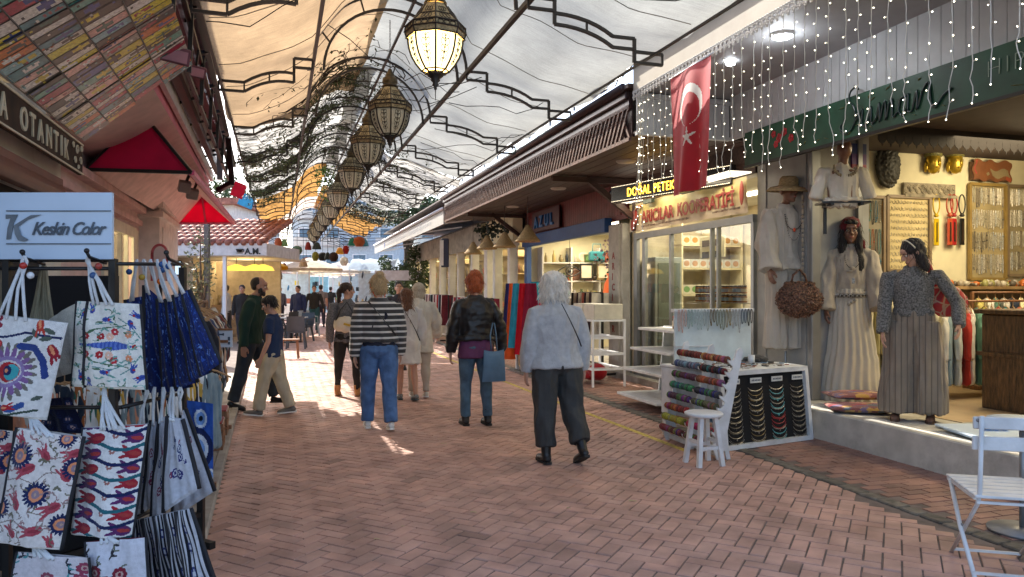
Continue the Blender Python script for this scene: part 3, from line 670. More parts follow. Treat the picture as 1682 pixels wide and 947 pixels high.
for i, (px, py, d, w_) in enumerate(((288, 90, 5.4, .2), (298, 73+36, 7.2, .12), (321, 117, 6.6, .17))):
    c = zi(at(px, py, d)); t2 = Th('pink_floodlight', ('largest of the flat floodlights on the left eave', 'smallest of the flat floodlights on the left eave', 'pale floodlight on the left eave nearest the tan cloth')[i], 'floodlight', FL, tuple(c), 'flat floodlights on the left eave')
    b = MB(); b.box(c, (w_, .05, w_*.6), rot=(.35, .12, .2), bev=.006); t2.p('housing', b, mat('maroon_steel', (.13, .035, .06), rough=.45)); b = MB(); b.box(c+Vector((0, -.032, -.012)), (w_*.85, .012, w_*.42), rot=(.35, .12, .2)); t2.p('lens', b, mat('pink_lens', (.42, .2, .24), rough=.2)); b = MB(); b.bar(c, c+Vector((.02, .03, .2)), .02); t2.p('bracket', b, rail_m)
b = MB(); b.bar(zi(at(375, 225, 10.5)), zi(at(381, 300, 10.8)), .07); b.bar(zi(at(381, 300, 10.8)), zi(at(358, 312, 11.0)), .07); one('rain_pipe', 'black bent rain pipe at the end of the left eave', 'pipe', b, rail_m, FL, tuple(zi(at(375, 225, 10.5))))
b = MB(); b.bar(zi(at(361, 240, 12)), zi(at(361, 295, 12)), .09); one('grey_downpipe', 'grey square pipe end beside the black rain pipe', 'pipe', b, alu, FL, tuple(zi(at(361, 295, 12))))
# ================================================================ CANOPY OVER THE STREET (frame FC)
iron = mat('painted_iron', (.02, .017, .016), rough=.45, spec=.5, var=.2)
FV = [1.5+2.35*k for k in range(17)]
def arc(c, r, a0, a1, n): return [(c[0]+r[0]*math.cos(a0+(a1-a0)*i/n), c[1]+r[1]*math.sin(a0+(a1-a0)*i/n)) for i in range(n+1)]
def qb(p, c, q_, n=6): return [tuple((1-t)**2*p[k]+2*t*(1-t)*c[k]+t*t*q_[k] for k in (0, 1)) for t in [i/n for i in range(n+1)]]
PROF = [(-.62, 3.81), (-.36, 3.81)]+qb((-.36, 3.81), (-.1, 3.99), (.16, 3.95))+[(.16, 4.12), (.36, 4.12)]
ARCH = arc((1.25, 4.12), (.88, .82), PI, 0, 22)
PROR = [(2.13, 4.15), (2.38, 4.15), (2.38, 4.03)]+qb((2.38, 4.03), (2.72, 4.03), (2.95, 3.88))+[(3.17, 3.88), (3.17, 3.76), (3.46, 3.76)]
def inner(pts, d): return [(x, z-d) for x, z in pts]
ARCI = arc((1.25, 4.02), (.77, .76), PI, 0, 22)
def truss():
    r = thing('arched_truss', 'x', 'roof truss', None, 'arched iron trusses across the street')
    for nm, pts, pin in (('stepped_bar', PROF, inner(PROF, .1)), ('arch_bar', ARCH, ARCI), ('stepped_bar', PROR, inner(PROR, .1))):
        b = MB()
        for P_ in (pts, pin):
            for a, c in zip(P_, P_[1:]):
                if math.hypot(a[0]-c[0], a[1]-c[1]) > .01: b.bar((a[0], 0, a[1]), (c[0], 0, c[1]), .03, .026)
        if pts is ARCH:
            for i in (3, 8, 14, 19): b.bar((*[pts[i][0]], 0, pts[i][1]), (pin[i][0], 0, pin[i][1]), .018)
        else:
            for i in (0, 1, len(pts)//2, len(pts)-2, len(pts)-1): b.bar((pts[i][0], 0, pts[i][1]), (pin[i][0], 0, pin[i][1]), .018)
        b.build(nm, iron, r)
    return r
tr0 = truss(); tr0.matrix_local = FC @ Matrix.Translation((0, FV[0], 0)); ordn = ['nearest', 'second', 'third', 'fourth', 'fifth', 'sixth', 'seventh', 'eighth', 'ninth', 'tenth', 'eleventh', 'twelfth', 'thirteenth', 'fourteenth', 'fifteenth', 'sixteenth', 'farthest']
for k, v in enumerate(FV):
    lab = f'black iron truss with a round centre arch, {ordn[k]} from the camera along the street'
    if k == 0: tr0['label'] = lab
    else: instance(tr0, FC @ Matrix.Translation((.03*math.sin(k*2.1), v, 0)), lab)
for (u, z, lab, w_) in ((.37, 4.1, 'iron rod running along the left foot of the arches', .035), (1.5, 4.9, 'iron ridge rod just right of the top of the arches', .03), (2.13, 4.13, 'iron rod running along the right foot of the arches', .045), (3.3, 3.72, 'thin rod under the right edge of the white cloth', .02), (-.6, 3.8, 'rod along the left edge of the tan cloth', .03)):
    b = MB(); b.bar((u, 0, z), (u, 40, z), w_); one('roof_rod', lab, 'rod', b, iron, FC, (u, 0, z), 'long iron rods of the street roof')
b = MB()                                              # wires between the trusses and the roofs
q = random.Random(12)
for k in range(26):
    v = q.uniform(5, 22); u0, u1 = q.choice([(2.1, 3.9), (.4, 2.1), (-.6, .4)]); v1 = v+q.uniform(-2, 2.5); z0, z1 = q.uniform(3.8, 4.1), q.uniform(3.8, 4.2)
    b.tube([(u0+(u1-u0)*t, v+(v1-v)*t, z0+(z1-z0)*t-.25*q.random()*math.sin(PI*t)) for t in [i/8 for i in range(9)]], .005, 4)
tag(b.build('slack_wires', rail_m, None, FC), 'thin slack wires strung under the street roof', 'wires', kind='stuff')

def cz(u, v, sag=1.0, seed=0):
    c = [(-.75, 3.93), (-.36, 3.98), (.1, 4.2), (.37, 4.38), (.7, 4.8), (1.0, 5.0), (1.3, 5.06), (1.6, 4.98), (1.9, 4.72), (2.13, 4.36), (2.5, 4.26), (3.0, 4.06), (3.7, 3.95)]
    for (a, za), (b_, zb) in zip(c, c[1:]):
        if u <= b_: t = (u-a)/(b_-a); z = za+(zb-za)*t; break
    else: z = c[-1][1]
    ph = (v-FV[0])/2.35; sg = math.sin(PI*(ph % 1))
    z += .10*sag*sg-.05*sag
    z += .045*sag*noise.noise(Vector((u*1.2, v*.7, seed)))+.02*sag*noise.noise(Vector((u*1.5+v*2.2, v*5, seed)))
    return z
def clothmat(name, col, tr, stain, warp=0, specks=0, grid=.25):
    m = bpy.data.materials.new(name); m.use_nodes = True; n, l = m.node_tree.nodes, m.node_tree.links
    b = n['Principled BSDF']; b.inputs['Roughness'].default_value = .9; b.inputs['Specular IOR Level'].default_value = .1
    tc = n.new('ShaderNodeTexCoord')
    def tex(scale, st, lo, hi, a, c, dist=0):
        mp = n.new('ShaderNodeMapping'); mp.inputs['Scale'].default_value = st; mp.inputs['Rotation'].default_value = (0, 0, .35 if dist else 0); l.new(tc.outputs['Object'], mp.inputs[0])
        t = n.new('ShaderNodeTexNoise'); t.inputs['Scale'].default_value = scale; t.inputs['Detail'].default_value = 6; t.inputs['Roughness'].default_value = .65; t.inputs['Distortion'].default_value = dist
        l.new(mp.outputs[0], t.inputs['Vector']); r = n.new('ShaderNodeMapRange'); r.inputs[1].default_value = lo; r.inputs[2].default_value = hi; r.inputs[3].default_value = a; r.inputs[4].default_value = c; l.new(t.outputs[0], r.inputs[0]); return r.outputs[0]
    def mul(x, y):
        k = n.new('ShaderNodeMath'); k.operation = 'MULTIPLY'; l.new(x, k.inputs[0]); l.new(y, k.inputs[1]); return k.outputs[0]
    f = mul(tex(1.1, (1, 1, 1), .35, .65, 1-stain, 1.1), tex(5, (1, 12, 1), .35, .7, 1.06, 1-grid))
    f = mul(f, tex(40, (9, .7, 1), .3, .7, .86, 1.12))
    if specks: f = mul(f, tex(3.2, (1, 4.5, 1), .5, .58, 1, 1-specks, 1.2)); f = mul(f, tex(17, (1, 2, 1), .6, .66, 1, 1-specks))
    mx = n.new('ShaderNodeMix'); mx.data_type = 'RGBA'; mx.blend_type = 'MULTIPLY'; mx.inputs[0].default_value = 1; mx.inputs[6].default_value = (*col, 1); l.new(f, mx.inputs[7]); l.new(mx.outputs[2], b.inputs['Base Color'])
    t = n.new('ShaderNodeBsdfTranslucent'); l.new(mx.outputs[2], t.inputs[0]); ms = n.new('ShaderNodeMixShader'); ms.inputs[0].default_value = tr
    l.new(b.outputs[0], ms.inputs[1]); l.new(t.outputs[0], ms.inputs[2]); l.new(ms.outputs[0], n['Material Output'].inputs[0]); return m
def sheet(name, label, u0, u1, v0, v1, m, seed=0, sag=1.0, edge=None, cat='shade cloth', lift=0):
    b = MB(); nv = max(8, int((v1-v0)*7))
    def f(a, s_):
        u = u0+(u1-u0)*a; v = v0+(v1-v0)*s_
        if edge: v += edge(a)*(1 if s_ > .5 else 0)*(s_-.5)*2
        uu = u+(.07*noise.noise(Vector((v*.9, seed, 1))) if a in (0, 1) else 0)
        return (uu, v, cz(uu, v, sag, seed)+lift)
    b.grid(28, nv, f); return tag(b.build(name, m, None, FC), label, cat, 'cloth strips roofing the street')
tan = clothmat('tan_cloth', (.50, .36, .22), .5, .3, grid=.18)
wht = clothmat('white_net_cloth', (.37, .38, .36), .5, .16, grid=.14)
vin = clothmat('vine_stained_cloth', (.62, .61, .57), .55, .3, specks=.9, grid=.45)
org = clothmat('orange_cloth', (.52, .28, .09), .55, .3, specks=.45)
crm = clothmat('cream_cloth', (.75, .62, .52), .6, .2)
sheet('shade_cloth', 'tan cloth roofing the left half of the street above the nearest trusses', -.66, 1.26, 3.2, 12.2, tan, 1, edge=lambda a: a*1.5-.5)
sheet('shade_cloth', 'broad white net cloth roofing the right half of the street behind the lit lantern', 1.16, 3.74, 3.2, 15.4, wht, 2, lift=.03)
sheet('shade_cloth', 'dirty pale cloth tangled with vines on the left half of the roof', -.66, 1.5, 12.0, 21.4, vin, 3, 2.2, lift=.02, edge=lambda a: 0)
sheet('shade_cloth', 'speckled grey cloth on the right half beyond the white net', 1.2, 3.7, 15.3, 22.5, vin, 4, 2.6)
sheet('shade_cloth', 'orange cloth patch on the left half of the roof above the far lanterns', -.6, 1.3, 21.5, 27.5, org, 5, 2.0)
sheet('shade_cloth', 'cream cloth piece at the far left end of the roof', -.4, 1.9, 27.6, 33, crm, 6, 1.5)
sheet('shade_cloth', 'orange cloth patch on the right half at the far end of the roof', 1.4, 3.6, 25.5, 33, org, 7, 2.2)
b = MB()
for v in [3.6+1.18*k for k in range(17)]: b.tube([(u, v+.01*math.sin(u*9), cz(u, v, 1, 2 if u > 1.2 else 1)-.012+(.03 if u > 1.2 else 0)) for u in [-.6+4.2*i/40 for i in range(41)] if u > 1.25 or v < 12], .0045, 4)
tag(b.build('cloth_seams', mat('seam', (.2, .18, .15), rough=.9), None, FC), 'dark sewn seams crossing the roof cloths', 'seams', kind='stuff')
# vines: twisting stems with leaves on and under the cloth
leafm = mat('vine_leaf', (.05, .085, .025), rough=.6, var=.4, scale=6)
def vine(label, n, u0, u1, v0, v1, seed, leaf=9, dz=-.03, name='climbing_vine'):
    q = random.Random(seed); t = Th(name, label, 'vine', FC, ((u0+u1)/2, v0, 4.3)); bs, bl = MB(), MB()
    for k in range(n):
        u, v = q.uniform(u0, u1), q.uniform(v0, v1); a = q.uniform(-.6, .6)+(PI if q.random() < .5 else 0); pts = []
        for i in range(q.randint(7, 16)):
            a += q.gauss(0, .55); u += .09*math.cos(a); v += .12*math.sin(a)
            if not (-.7 < u < 3.6): break
            pts.append((u, v, cz(u, v, 2)+dz-q.uniform(0, .03)))
            for _ in range(leaf if q.random() < .35 else 1):
                p = Vector(pts[-1])+Vector((q.gauss(0, .05), q.gauss(0, .06), -abs(q.gauss(0, .05)))); s_ = q.uniform(.015, .035)
                M = Matrix.Translation(p) @ Matrix.Rotation(q.uniform(0, 6), 4, 'Z') @ Matrix.Rotation(q.uniform(-1, 1), 4, 'X')
                bl.add([(-s_*.6, 0, 0), (0, -s_, .004), (s_*.6, 0, 0), (0, s_*1.2, 0)], [(0, 1, 2, 3)], M, False)
        if len(pts) > 2: bs.tube(pts, q.choice([.003, .004, .005, .009]), 4)
    t.p('stem', bs, mat('vine_stem', (.035, .026, .018), rough=.9)); t.p('foliage', bl, leafm)
vine('dense dark vine stems over the dirty left cloth behind the second lantern', 120, -.3, 1.4, 12.0, 19.5, 1, 14)
vine('thin scattered vine twigs on the right speckled cloth', 110, 1.5, 3.4, 15, 22, 2, 4)
vine('bare vine shoots creeping onto the orange edge of the tan cloth', 40, .5, 1.2, 10.6, 12.8, 3, 1)
vine('dark leafy growth at the left edge of the roof above the crimson awning', 110, -.7, 0, 13, 20, 4, 16, -.1)
vine('leafy growth over the far right end of the roof above the orange cloth', 120, 2.0, 3.9, 22.5, 27, 5, 16, -.1)
b = MB(); q = random.Random(77)                       # bright green spray hanging beside the lanterns
for k in range(420):
    p = Vector((.98+q.gauss(0, .12), 16.9+q.gauss(0, .25), 4.25-abs(q.gauss(0, .3)))); s_ = q.uniform(.015, .04)
    b.add([(-s_*.5, 0, 0), (0, -s_, 0), (s_*.5, 0, 0), (0, s_*1.3, 0)], [(0, 1, 2, 3)], Matrix.Translation(p) @ euler((q.uniform(-2, 2), q.uniform(-2, 2), q.uniform(0, 6))), False)
t = Th('hanging_plant', 'bright green leafy spray hanging beside the fourth lantern', 'plant', FC, (.98, 16.9, 4.3)); t.p('foliage', b, mat('bright_leaf', (.13, .26, .05), rough=.5, var=.3))
b = MB()
for k in range(9): b.tube([(.98+q.gauss(0, .03), 16.9, 4.7), (.98+q.gauss(0, .08), 16.9+q.gauss(0, .1), 4.3), (.98+q.gauss(0, .15), 16.9+q.gauss(0, .2), 3.9)], .005, 4)
t.p('stem', b, mat('vine_stem', (.035, .026, .018)))

# ---------------------------------------------------------------- lanterns
brass = mat('aged_bronze', (.09, .07, .04), rough=.4, metal=.6, var=.4, scale=20)
filig = mat('pierced_metal', (.38, .33, .2), rough=.45, metal=.3, var=.4, scale=50)
def lglass(name, col, e):
    m = mat(name, col, rough=.25, emit=e, var=.08); return m
g_on, g_off = lglass('lit_lantern_glass', (1, .78, .36), 1.15), lglass('lantern_glass', (.48, .45, .34), .04)  # unlit glass is also given a faint glow in its material
def lantern():
    r = thing('street_lantern', 'x', 'lantern', None, 'ornate lanterns hanging in a row down the street')
    A0 = PI/8
    RZ = Matrix.Rotation(A0, 4, 'Z')
    b = MB(); b.smooth = False; b.lathe([(.055, .36), (.085, .34), (.09, .29), (.075, .27), (.095, .25), (.095, .235), (.06, .23)], 16); b.lathe([(.02, .45), (.03, .42), (.055, .38), (.055, .36)], 12); b.build('cap', brass, r)
    b = MB(); n = 8
    def ogr(rad, z): return [(rad*math.cos(A0+2*PI*k/n), rad*math.sin(A0+2*PI*k/n), z) for k in range(n)]
    def band(b_, prof):
        rs = [ogr(*p) for p in prof]; vs = [p for rr in rs for p in rr]
        b_.add(vs, [(i*n+k, i*n+(k+1) % n, (i+1)*n+(k+1) % n, (i+1)*n+k) for i in range(len(prof)-1) for k in range(n)], None, False)
    band(b, [(.215, -.045), (.215, -.08), (.205, -.14), (.185, -.2), (.15, -.26), (.105, -.315)][::-1]); b.build('glass', g_off, r)
    b = MB(); band(b, [(.10, .225), (.14, .17), (.17, .12), (.245, .045), (.25, .0), (.235, -.045)][::-1]); b.build('shoulder', filig, r)
    up = [(.10, .225), (.14, .17), (.17, .12), (.245, .045), (.25, 0), (.235, -.045)]; lo = [(.222, -.05), (.222, -.08), (.212, -.14), (.192, -.2), (.157, -.26), (.112, -.315), (.07, -.33)]
    for k in range(n):
        b = MB(); a = A0+2*PI*k/n; b.tube([(p[0]*1.01*math.cos(a), p[0]*1.01*math.sin(a), p[1]) for p in up], .006, 5); b.tube([(p[0]*1.01*math.cos(a), p[0]*1.01*math.sin(a), p[1]) for p in lo], .009, 6); b.build('rib', iron, r)
    b = MB()
    for rr, z in ((.243, -.047), (.255, .0), (.25, .045), (.172, .12), (.112, -.315)): b.tube([(rr*math.cos(A0+2*PI*k/n), rr*math.sin(A0+2*PI*k/n), z) for k in range(n)], .007, 5, closed=True)
    b.build('rim', iron, r)
    b = MB()                                          # scrollwork on every panel, above and below the rim
    def onp(k, s_, z, prof, off=.006):                # s_: -1..1 across the panel
        for (r0, z0), (r1, z1) in zip(prof, prof[1:]):
            if z <= z0 and z >= z1: rad = r0+(r1-r0)*(z0-z)/(z0-z1+1e-9); break
        else: rad = prof[-1][0]
        a0, a1 = A0+2*PI*k/n, A0+2*PI*(k+1)/n; t = (s_+1)/2; rad += off
        return (rad*(math.cos(a0)*(1-t)+math.cos(a1)*t), rad*(math.sin(a0)*(1-t)+math.sin(a1)*t), z)
    for k in range(n):
        for (zc, rr, sx) in ((-.085, .022, .34), (-.125, .026, .42), (-.175, .022, .40), (-.215, .018, .36), (-.255, .014, .3)):
            for sg in (-1, 1):
                b.tube([onp(k, sg*(.06+sx*.5*(1-math.cos(a))*.9), zc+rr*math.sin(a), lo) for a in [i*.75 for i in range(8)]], .0028, 4, cap=False)
        b.tube([onp(k, 0, z, lo) for z in (-.06, -.1, -.15, -.2, -.25, -.3)], .003, 4)
        for zc in (-.1, -.15, -.2, -.245): b.ell(onp(k, 0, zc, lo), .008, 6, 4)
        for s_ in (-.55, 0, .55):
            for i in range(2): b.tube([onp(k, s_+.26*math.cos(a), (.02, -.0)[0]+.022*math.sin(a)*(1-.3*i), up, .004) for a in [j*PI/4 for j in range(8)]], .0028, 4, closed=True)
            b.tube([onp(k, s_*.7+.18*math.cos(a), .088+.025*math.sin(a), up, .004) for a in [j*PI/4 for j in range(8)]], .0028, 4, closed=True)
            b.tube([onp(k, s_*.6+.2*math.cos(a), .16+.022*math.sin(a), up, .004) for a in [j*PI/4 for j in range(8)]], .0028, 4, closed=True)
    b.build('scrollwork', iron, r)
    b = MB(); b.lathe([(.07, -.32), (.075, -.335), (.065, -.355), (.035, -.375), (.04, -.39), (.02, -.41), (.028, -.425), (.01, -.445), (.014, -.46), (.004, -.47), (.003, -.55), (.0005, -.555)], 12); b.build('finial', iron, r)
    b = MB()
    for i in range(18): b.tube([(.0+.009*math.cos(a)*(i % 2), .009*math.cos(a)*(1-i % 2), .46+i*.032+.02*math.sin(a)) for a in [j*PI/3 for j in range(6)]], .0028, 4, closed=True)
    b.build('chain', iron, r)
    return r
lan0 = lantern()
LV = [6.0, 8.62, 10.8, 13.4, 16.4, 18.9, 21.2, 23.6, 26, 28.4]
for k, v in enumerate(LV):
    lab = ['big bronze lantern glowing warm yellow, the nearest one', 'unlit lantern just behind the glowing one', 'unlit lantern third from the camera, against the white cloth', 'unlit lantern fourth from the camera, in front of the vines', 'fifth lantern down the street, beside the green spray', 'sixth lantern down the street', 'seventh lantern down the street, before the orange cloth', 'eighth lantern down the street', 'ninth lantern down the street', 'farthest small lantern of the street row'][k]
    M = FC @ Matrix.Translation((1.23+.01*math.sin(k*3), v, 3.665+(.0 if k < 2 else .02*math.sin(k)))) @ Matrix.Rotation(.1*k+.2, 4, 'Z')
    if k == 0: lan0.matrix_local = M; lan0['label'] = lab; o = lan0
    else: o = instance(lan0, M, lab)
for ch in list(lan0.children):
    if ch.name.startswith('glass'): set_mat(ch, g_on)
lamp('bulb_light', lan0, Matrix.Translation((0, 0, -.1)), 6, .1, (1, .75, .4))

# ---------------------------------------------------------------- icicle light strands on the scalloped edging
wire_m = mat('white_wire', (.62, .6, .52), rough=.5); bulb_m = mat('warm_bulb', (1, .9, .68), emit=4, var=0)
bulbmb = MB(); bulbmb.ell((0, 0, 0), (.0043, .0043, .0043), 6, 4); bulb_me = bulbmb.mesh('bulb'); bulb_me.materials.append(bulb_m)
q = random.Random(31)
ys = []; y = 8.0
while y > 3.05: ys.append(y); y -= q.uniform(.11, .19)
tangled = [8.06, 8.03, 7.98, 7.93]
for k, y in enumerate(ys+tangled):
    tg = k >= len(ys); L = q.uniform(1.0, 1.28) if not tg else q.uniform(1.3, 1.75)
    px = int(478+3.97*1215/(.9579*(y*.9579+3.97*.2862)))
    lab = f'strand of small warm bulbs on white wire, {"in the tangle by the end cladding" if tg else "hung in the row along the scalloped edging"}'
    t = Th('light_strand', lab, 'string lights', FR, (3.965, y, 3.86), 'tangled light strands at the awning end' if tg else 'light strands hanging along the awning edge')
    n = int(L/.05); pts = []; du = dv = 0
    for i in range(n+1):
        z = 3.86-L*i/n
        if i > n*.72 or tg: du += q.gauss(0, .006); dv += q.gauss(0, .009)
        pts.append((3.965+du+q.gauss(0, .0015), y+dv+q.gauss(0, .003), z))
    b = MB(); b.tube(pts, .0036, 4); side = 1; bl = []
    for i in range(2, n, 2):
        side = -side; p = pts[i]; e = (p[0]+q.uniform(-.01, .01), p[1]+side*q.uniform(.012, .03), p[2]+q.uniform(-.012, .012))
        if i % 4 == 2 or q.random() < .7: b.tube([p, e], .0035, 4); bl.append(e)
    bl.append(pts[-1]); t.p('wire', b, wire_m)
    for e in bl: o = link('bulb', bulb_me, None, t.o, t.b @ Matrix.Translation(e))
# soffit lamp
t = Th('soffit_lamp', 'bright oval lamp on the grey soffit behind the light strands', 'lamp', FR, (4.4, 5.9, 3.93))
b = MB(); b.lathe([(.001, 0), (.075, .005), (.09, .02), (.09, .045)], 20, Matrix.Translation((4.4, 5.9, 3.9))); t.p('diffuser', b, mat('white_lamp', (.9, .95, 1), emit=7, var=0))
b = MB(); b.lathe([(.095, .015), (.105, .02), (.105, .045)], 20, Matrix.Translation((4.4, 5.9, 3.9))); t.p('rim', b, wmetal)
lamp('soffit_light', t.o, Matrix.Translation((0, 0, -.08)), 4, .12, (.9, .95, 1))
t = Th('soffit_lamp', 'small lit lamp at the end of the soffit behind the red flag', 'lamp', FR, (4.4, 6.75, 3.93))
b = MB(); b.lathe([(.001, 0), (.045, .005), (.05, .04)], 16, Matrix.Translation((4.4, 6.75, 3.9))); t.p('diffuser', b, mat('white_lamp', (.9, .95, 1)))
# flag
t = Th('red_flag', 'red flag with white crescent and star hung vertically from the awning edge', 'flag', FR, (3.95, 6.8, 3.8))
def ffl(a, s_):
    y = 7.17-.80*a+.06*s_*(a-.3); z = 3.83-1.27*s_+.02*a; return (3.93+.035*math.sin(a*9+s_*1.5)*(.3+s_)+.02*math.sin(a*17+1+s_*3)*s_, y, z)
def fcol(a, s_):
    x, y = (a-.50), (s_-.30)*1.6
    r = math.hypot(x, y); r2 = math.hypot(x, y-.055)
    if r < .27 and r2 > .215: return (.72, .7, .68)
    x2, y2 = x, y-.42; ang = math.atan2(x2, -y2); rr = math.hypot(x2, y2); k = (ang % (2*PI/5))-PI/5
    if rr < .10*(.42/ max(.38, math.cos(k*0)) if abs(abs(k)) < .28 else .42+1.1*(abs(k)-.28)/.35*.9): return (.72, .7, .68)
    return (.42, .006, .022)
b = MB(); b.grid(90, 150, ffl, colfn=fcol); t.p('cloth', b, mat('flag_cloth', (1, 1, 1), attr=True, rough=.6, var=.08, trans=.2, sheen=.2), col=True)
b = MB(); b.tube([(3.935, 7.2, 3.835), (3.935, 6.33, 3.86)], .008, 6); t.p('rod', b, wmetal)
# LED sign and banner of the honey shop
pL, pR = iFR @ at(1003, 306, 11.9), iFR @ at(1200, 270, 9.75); pL.z = pR.z = 3.2
dv = (pR-pL); LW = dv.length; Ms = FR @ Matrix.Translation((pL.x, pL.y, 2.95)) @ Matrix.Rotation(math.atan2(dv.y, dv.x), 4, 'Z')
led = thing('led_sign', 'black moving message sign with glowing amber letters under the timber eave', 'sign', Ms)
b = MB(); b.box((LW/2, .06, .13), (LW, .1, .27), bev=.008); b.build('housing', mat('led_black', (.012, .012, .014), rough=.25), led)
amber = mat('amber_led', (1, .5, .04), emit=2.2, var=0)
text('lettering', 'DOĞAL PETEKLAR', .19, amber, led, Matrix.Translation((.4, .003, .06)) @ FACE, ext=.003, xs=.78, sp=1.12)
b = MB()
for k in range(int(LW/.035)): b.box((.03+k*.035, .004, .245), (.012, .006, .008)); b.box((.03+k*.035, .004, .015), (.012, .006, .008))
b.build('led_border', mat('dim_led', (.9, .75, .5), emit=1.0, var=0), led)
t = Th('shop_banner', 'cream and red banner reading ARICILAR KOOPERATIFI above the honey shop window', 'banner', FR, (5.6, 9.9, 2.54))
def fb(a, s_): return (5.58+.012*math.sin(a*14)+.01*math.sin(a*40+s_*3), 11.62-3.42*a, 2.54+.47*s_)
def bc(a, s_):
    g = max(0, 1-abs(s_-.75)*1.6); return (.62-.05*g, .50+.0*g, .34-.16*g)
b = MB(); b.grid(80, 12, fb, colfn=bc); t.p('cloth', b, mat('banner_vinyl', (1, 1, 1), attr=True, rough=.35, var=.08), col=True)
bn = t.o.children[0]
def tp(s, y, z, size, m_, **k): t.t('lettering', s, size, m_, WR(5.553, y, z), par=None, **k)
tp('ARICILAR', 11.1, 2.66, .27, red_t, ext=.003, off=.007, xs=.92); tp('KOOPERATİFİ', 9.93, 2.66, .27, red_t, ext=.003, off=.007, xs=.85)
b = MB()
for k in range(38): y = 11.1-k*.04; b.box((5.556, y, 2.60), (.003, rnd.uniform(.01, .03), rnd.uniform(.02, .035)))
for k in range(22): y = 8.95-k*.03; b.box((5.556, y, 2.615), (.003, rnd.uniform(.01, .024), rnd.uniform(.02, .03)))
t.p('small_print', b, paint('#5a3a30'))
b = MB(); b.ell((5.553, 11.35, 2.78), (.006, .1, .13), 12, 8); b.ell((5.553, 11.44, 2.66), (.006, .08, .1), 12, 8); b.tube([(5.55, 11.3, 2.88), (5.55, 11.2, 2.95), (5.55, 11.14, 2.93)], .02, 6); b.ell((5.553, 8.27, 2.8), (.006, .05, .16), 10, 8); t.p('painted_emblem', b, mat('emblem_red', (.4, .05, .03), rough=.5))
b = MB(); b.box((5.5, 10.75, 2.99), (.05, .3, .09)); b.box((5.5, 9.55, 3.0), (.05, .34, .09)); t.p('fixing_plate', b, mat('dark_green_metal', (.03, .045, .03)))
b = MB(); b.b6(5.3, 5.62, 8.15, 11.6, 3.04, 3.06); b.b6(5.46, 5.48, 8.2, 11.5, 3.02, 3.04); t.p('strip_lamp', b, mat('strip_white', (1, .88, .7), emit=.5))
lamp('strip_light', t.o, t.b @ Matrix.Translation((5.35, 9.8, 3.03)), 5, .1, (1, .85, .6), 'AREA', 3)
# straw pendant lamps
straw = mat('straw', (.42, .3, .15), rough=.9, var=.35, scale=30, stretch=(1, 1, 6), bump=.6, bscale=60)
for i, (px, pyb, hw, d, lab) in enumerate(((867, 397, 21, 15.0, 'widest cone shaped straw lamp, nearest the blue beam'), (829, 406, 19, 16.6, 'cone shaped straw lamp second from the blue beam'), (800, 409, 17, 17.9, 'cone shaped straw lamp partly hidden by its neighbour'), (777, 417, 15, 19.0, 'farthest and smallest straw lamp of the row under the eave'))):
    c = at(px, pyb, d); r_ = hw*d/FOC; t = Th('straw_lamp', lab, 'pendant lamp', FW, tuple(c), 'straw pendant lamps under the eave')
    b = MB(); b.lathe([(.015, r_*1.35), (.04, r_*1.3), (r_*.5, r_*.72), (r_*.8, r_*.3), (r_, .02), (r_*.99, 0), (r_*.95, .02), (r_*.02, r_*1.25)], 24, Matrix.Translation(c)); t.p('shade', b, straw)
    b = MB(); b.tube([c+Vector((0, 0, r_*1.3)), (c.x, c.y, 3.46)], .006, 5); t.p('cord', b, rail_m)
# pendant fan and dark trailing plant under the eave end
t = Th('trailing_plant', 'dark heart leaved trailing plant hung behind the straw lamps', 'plant', FW, tuple(at(800, 380, 18.8))); b = MB(); q = random.Random(3)
for k in range(110):
    a = k/110; c = at(787+52*a+q.gauss(0, 5), 380-7*math.sin(a*PI)+q.gauss(0, 5)+13*(q.random() < .3), 18.8+q.gauss(0, .15)); s_ = q.uniform(.03, .07)
    b.add([(-s_, 0, 0), (0, 0, -s_*1.3), (s_, 0, 0), (s_*.5, 0, s_*.6), (0, 0, s_*.3), (-s_*.5, 0, s_*.6)], [(0, 1, 2, 3, 4, 5)], Matrix.Translation(c) @ Matrix.Rotation(q.uniform(-1, 1), 4, 'Z') @ Matrix.Rotation(q.uniform(-1, 1), 4, 'Y'), False)
t.p('foliage', b, mat('dark_leaf', (.012, .025, .014), rough=.5))
b = MB(); b.tube([at(787, 376, 18.8), at(812, 366, 18.8), at(840, 380, 18.8)], .02, 5); b.tube([at(812, 366, 18.8), (at(812, 366, 18.8).x, at(812, 366, 18.8).y, 3.44)], .012, 5); t.p('stem', b, rail_m)
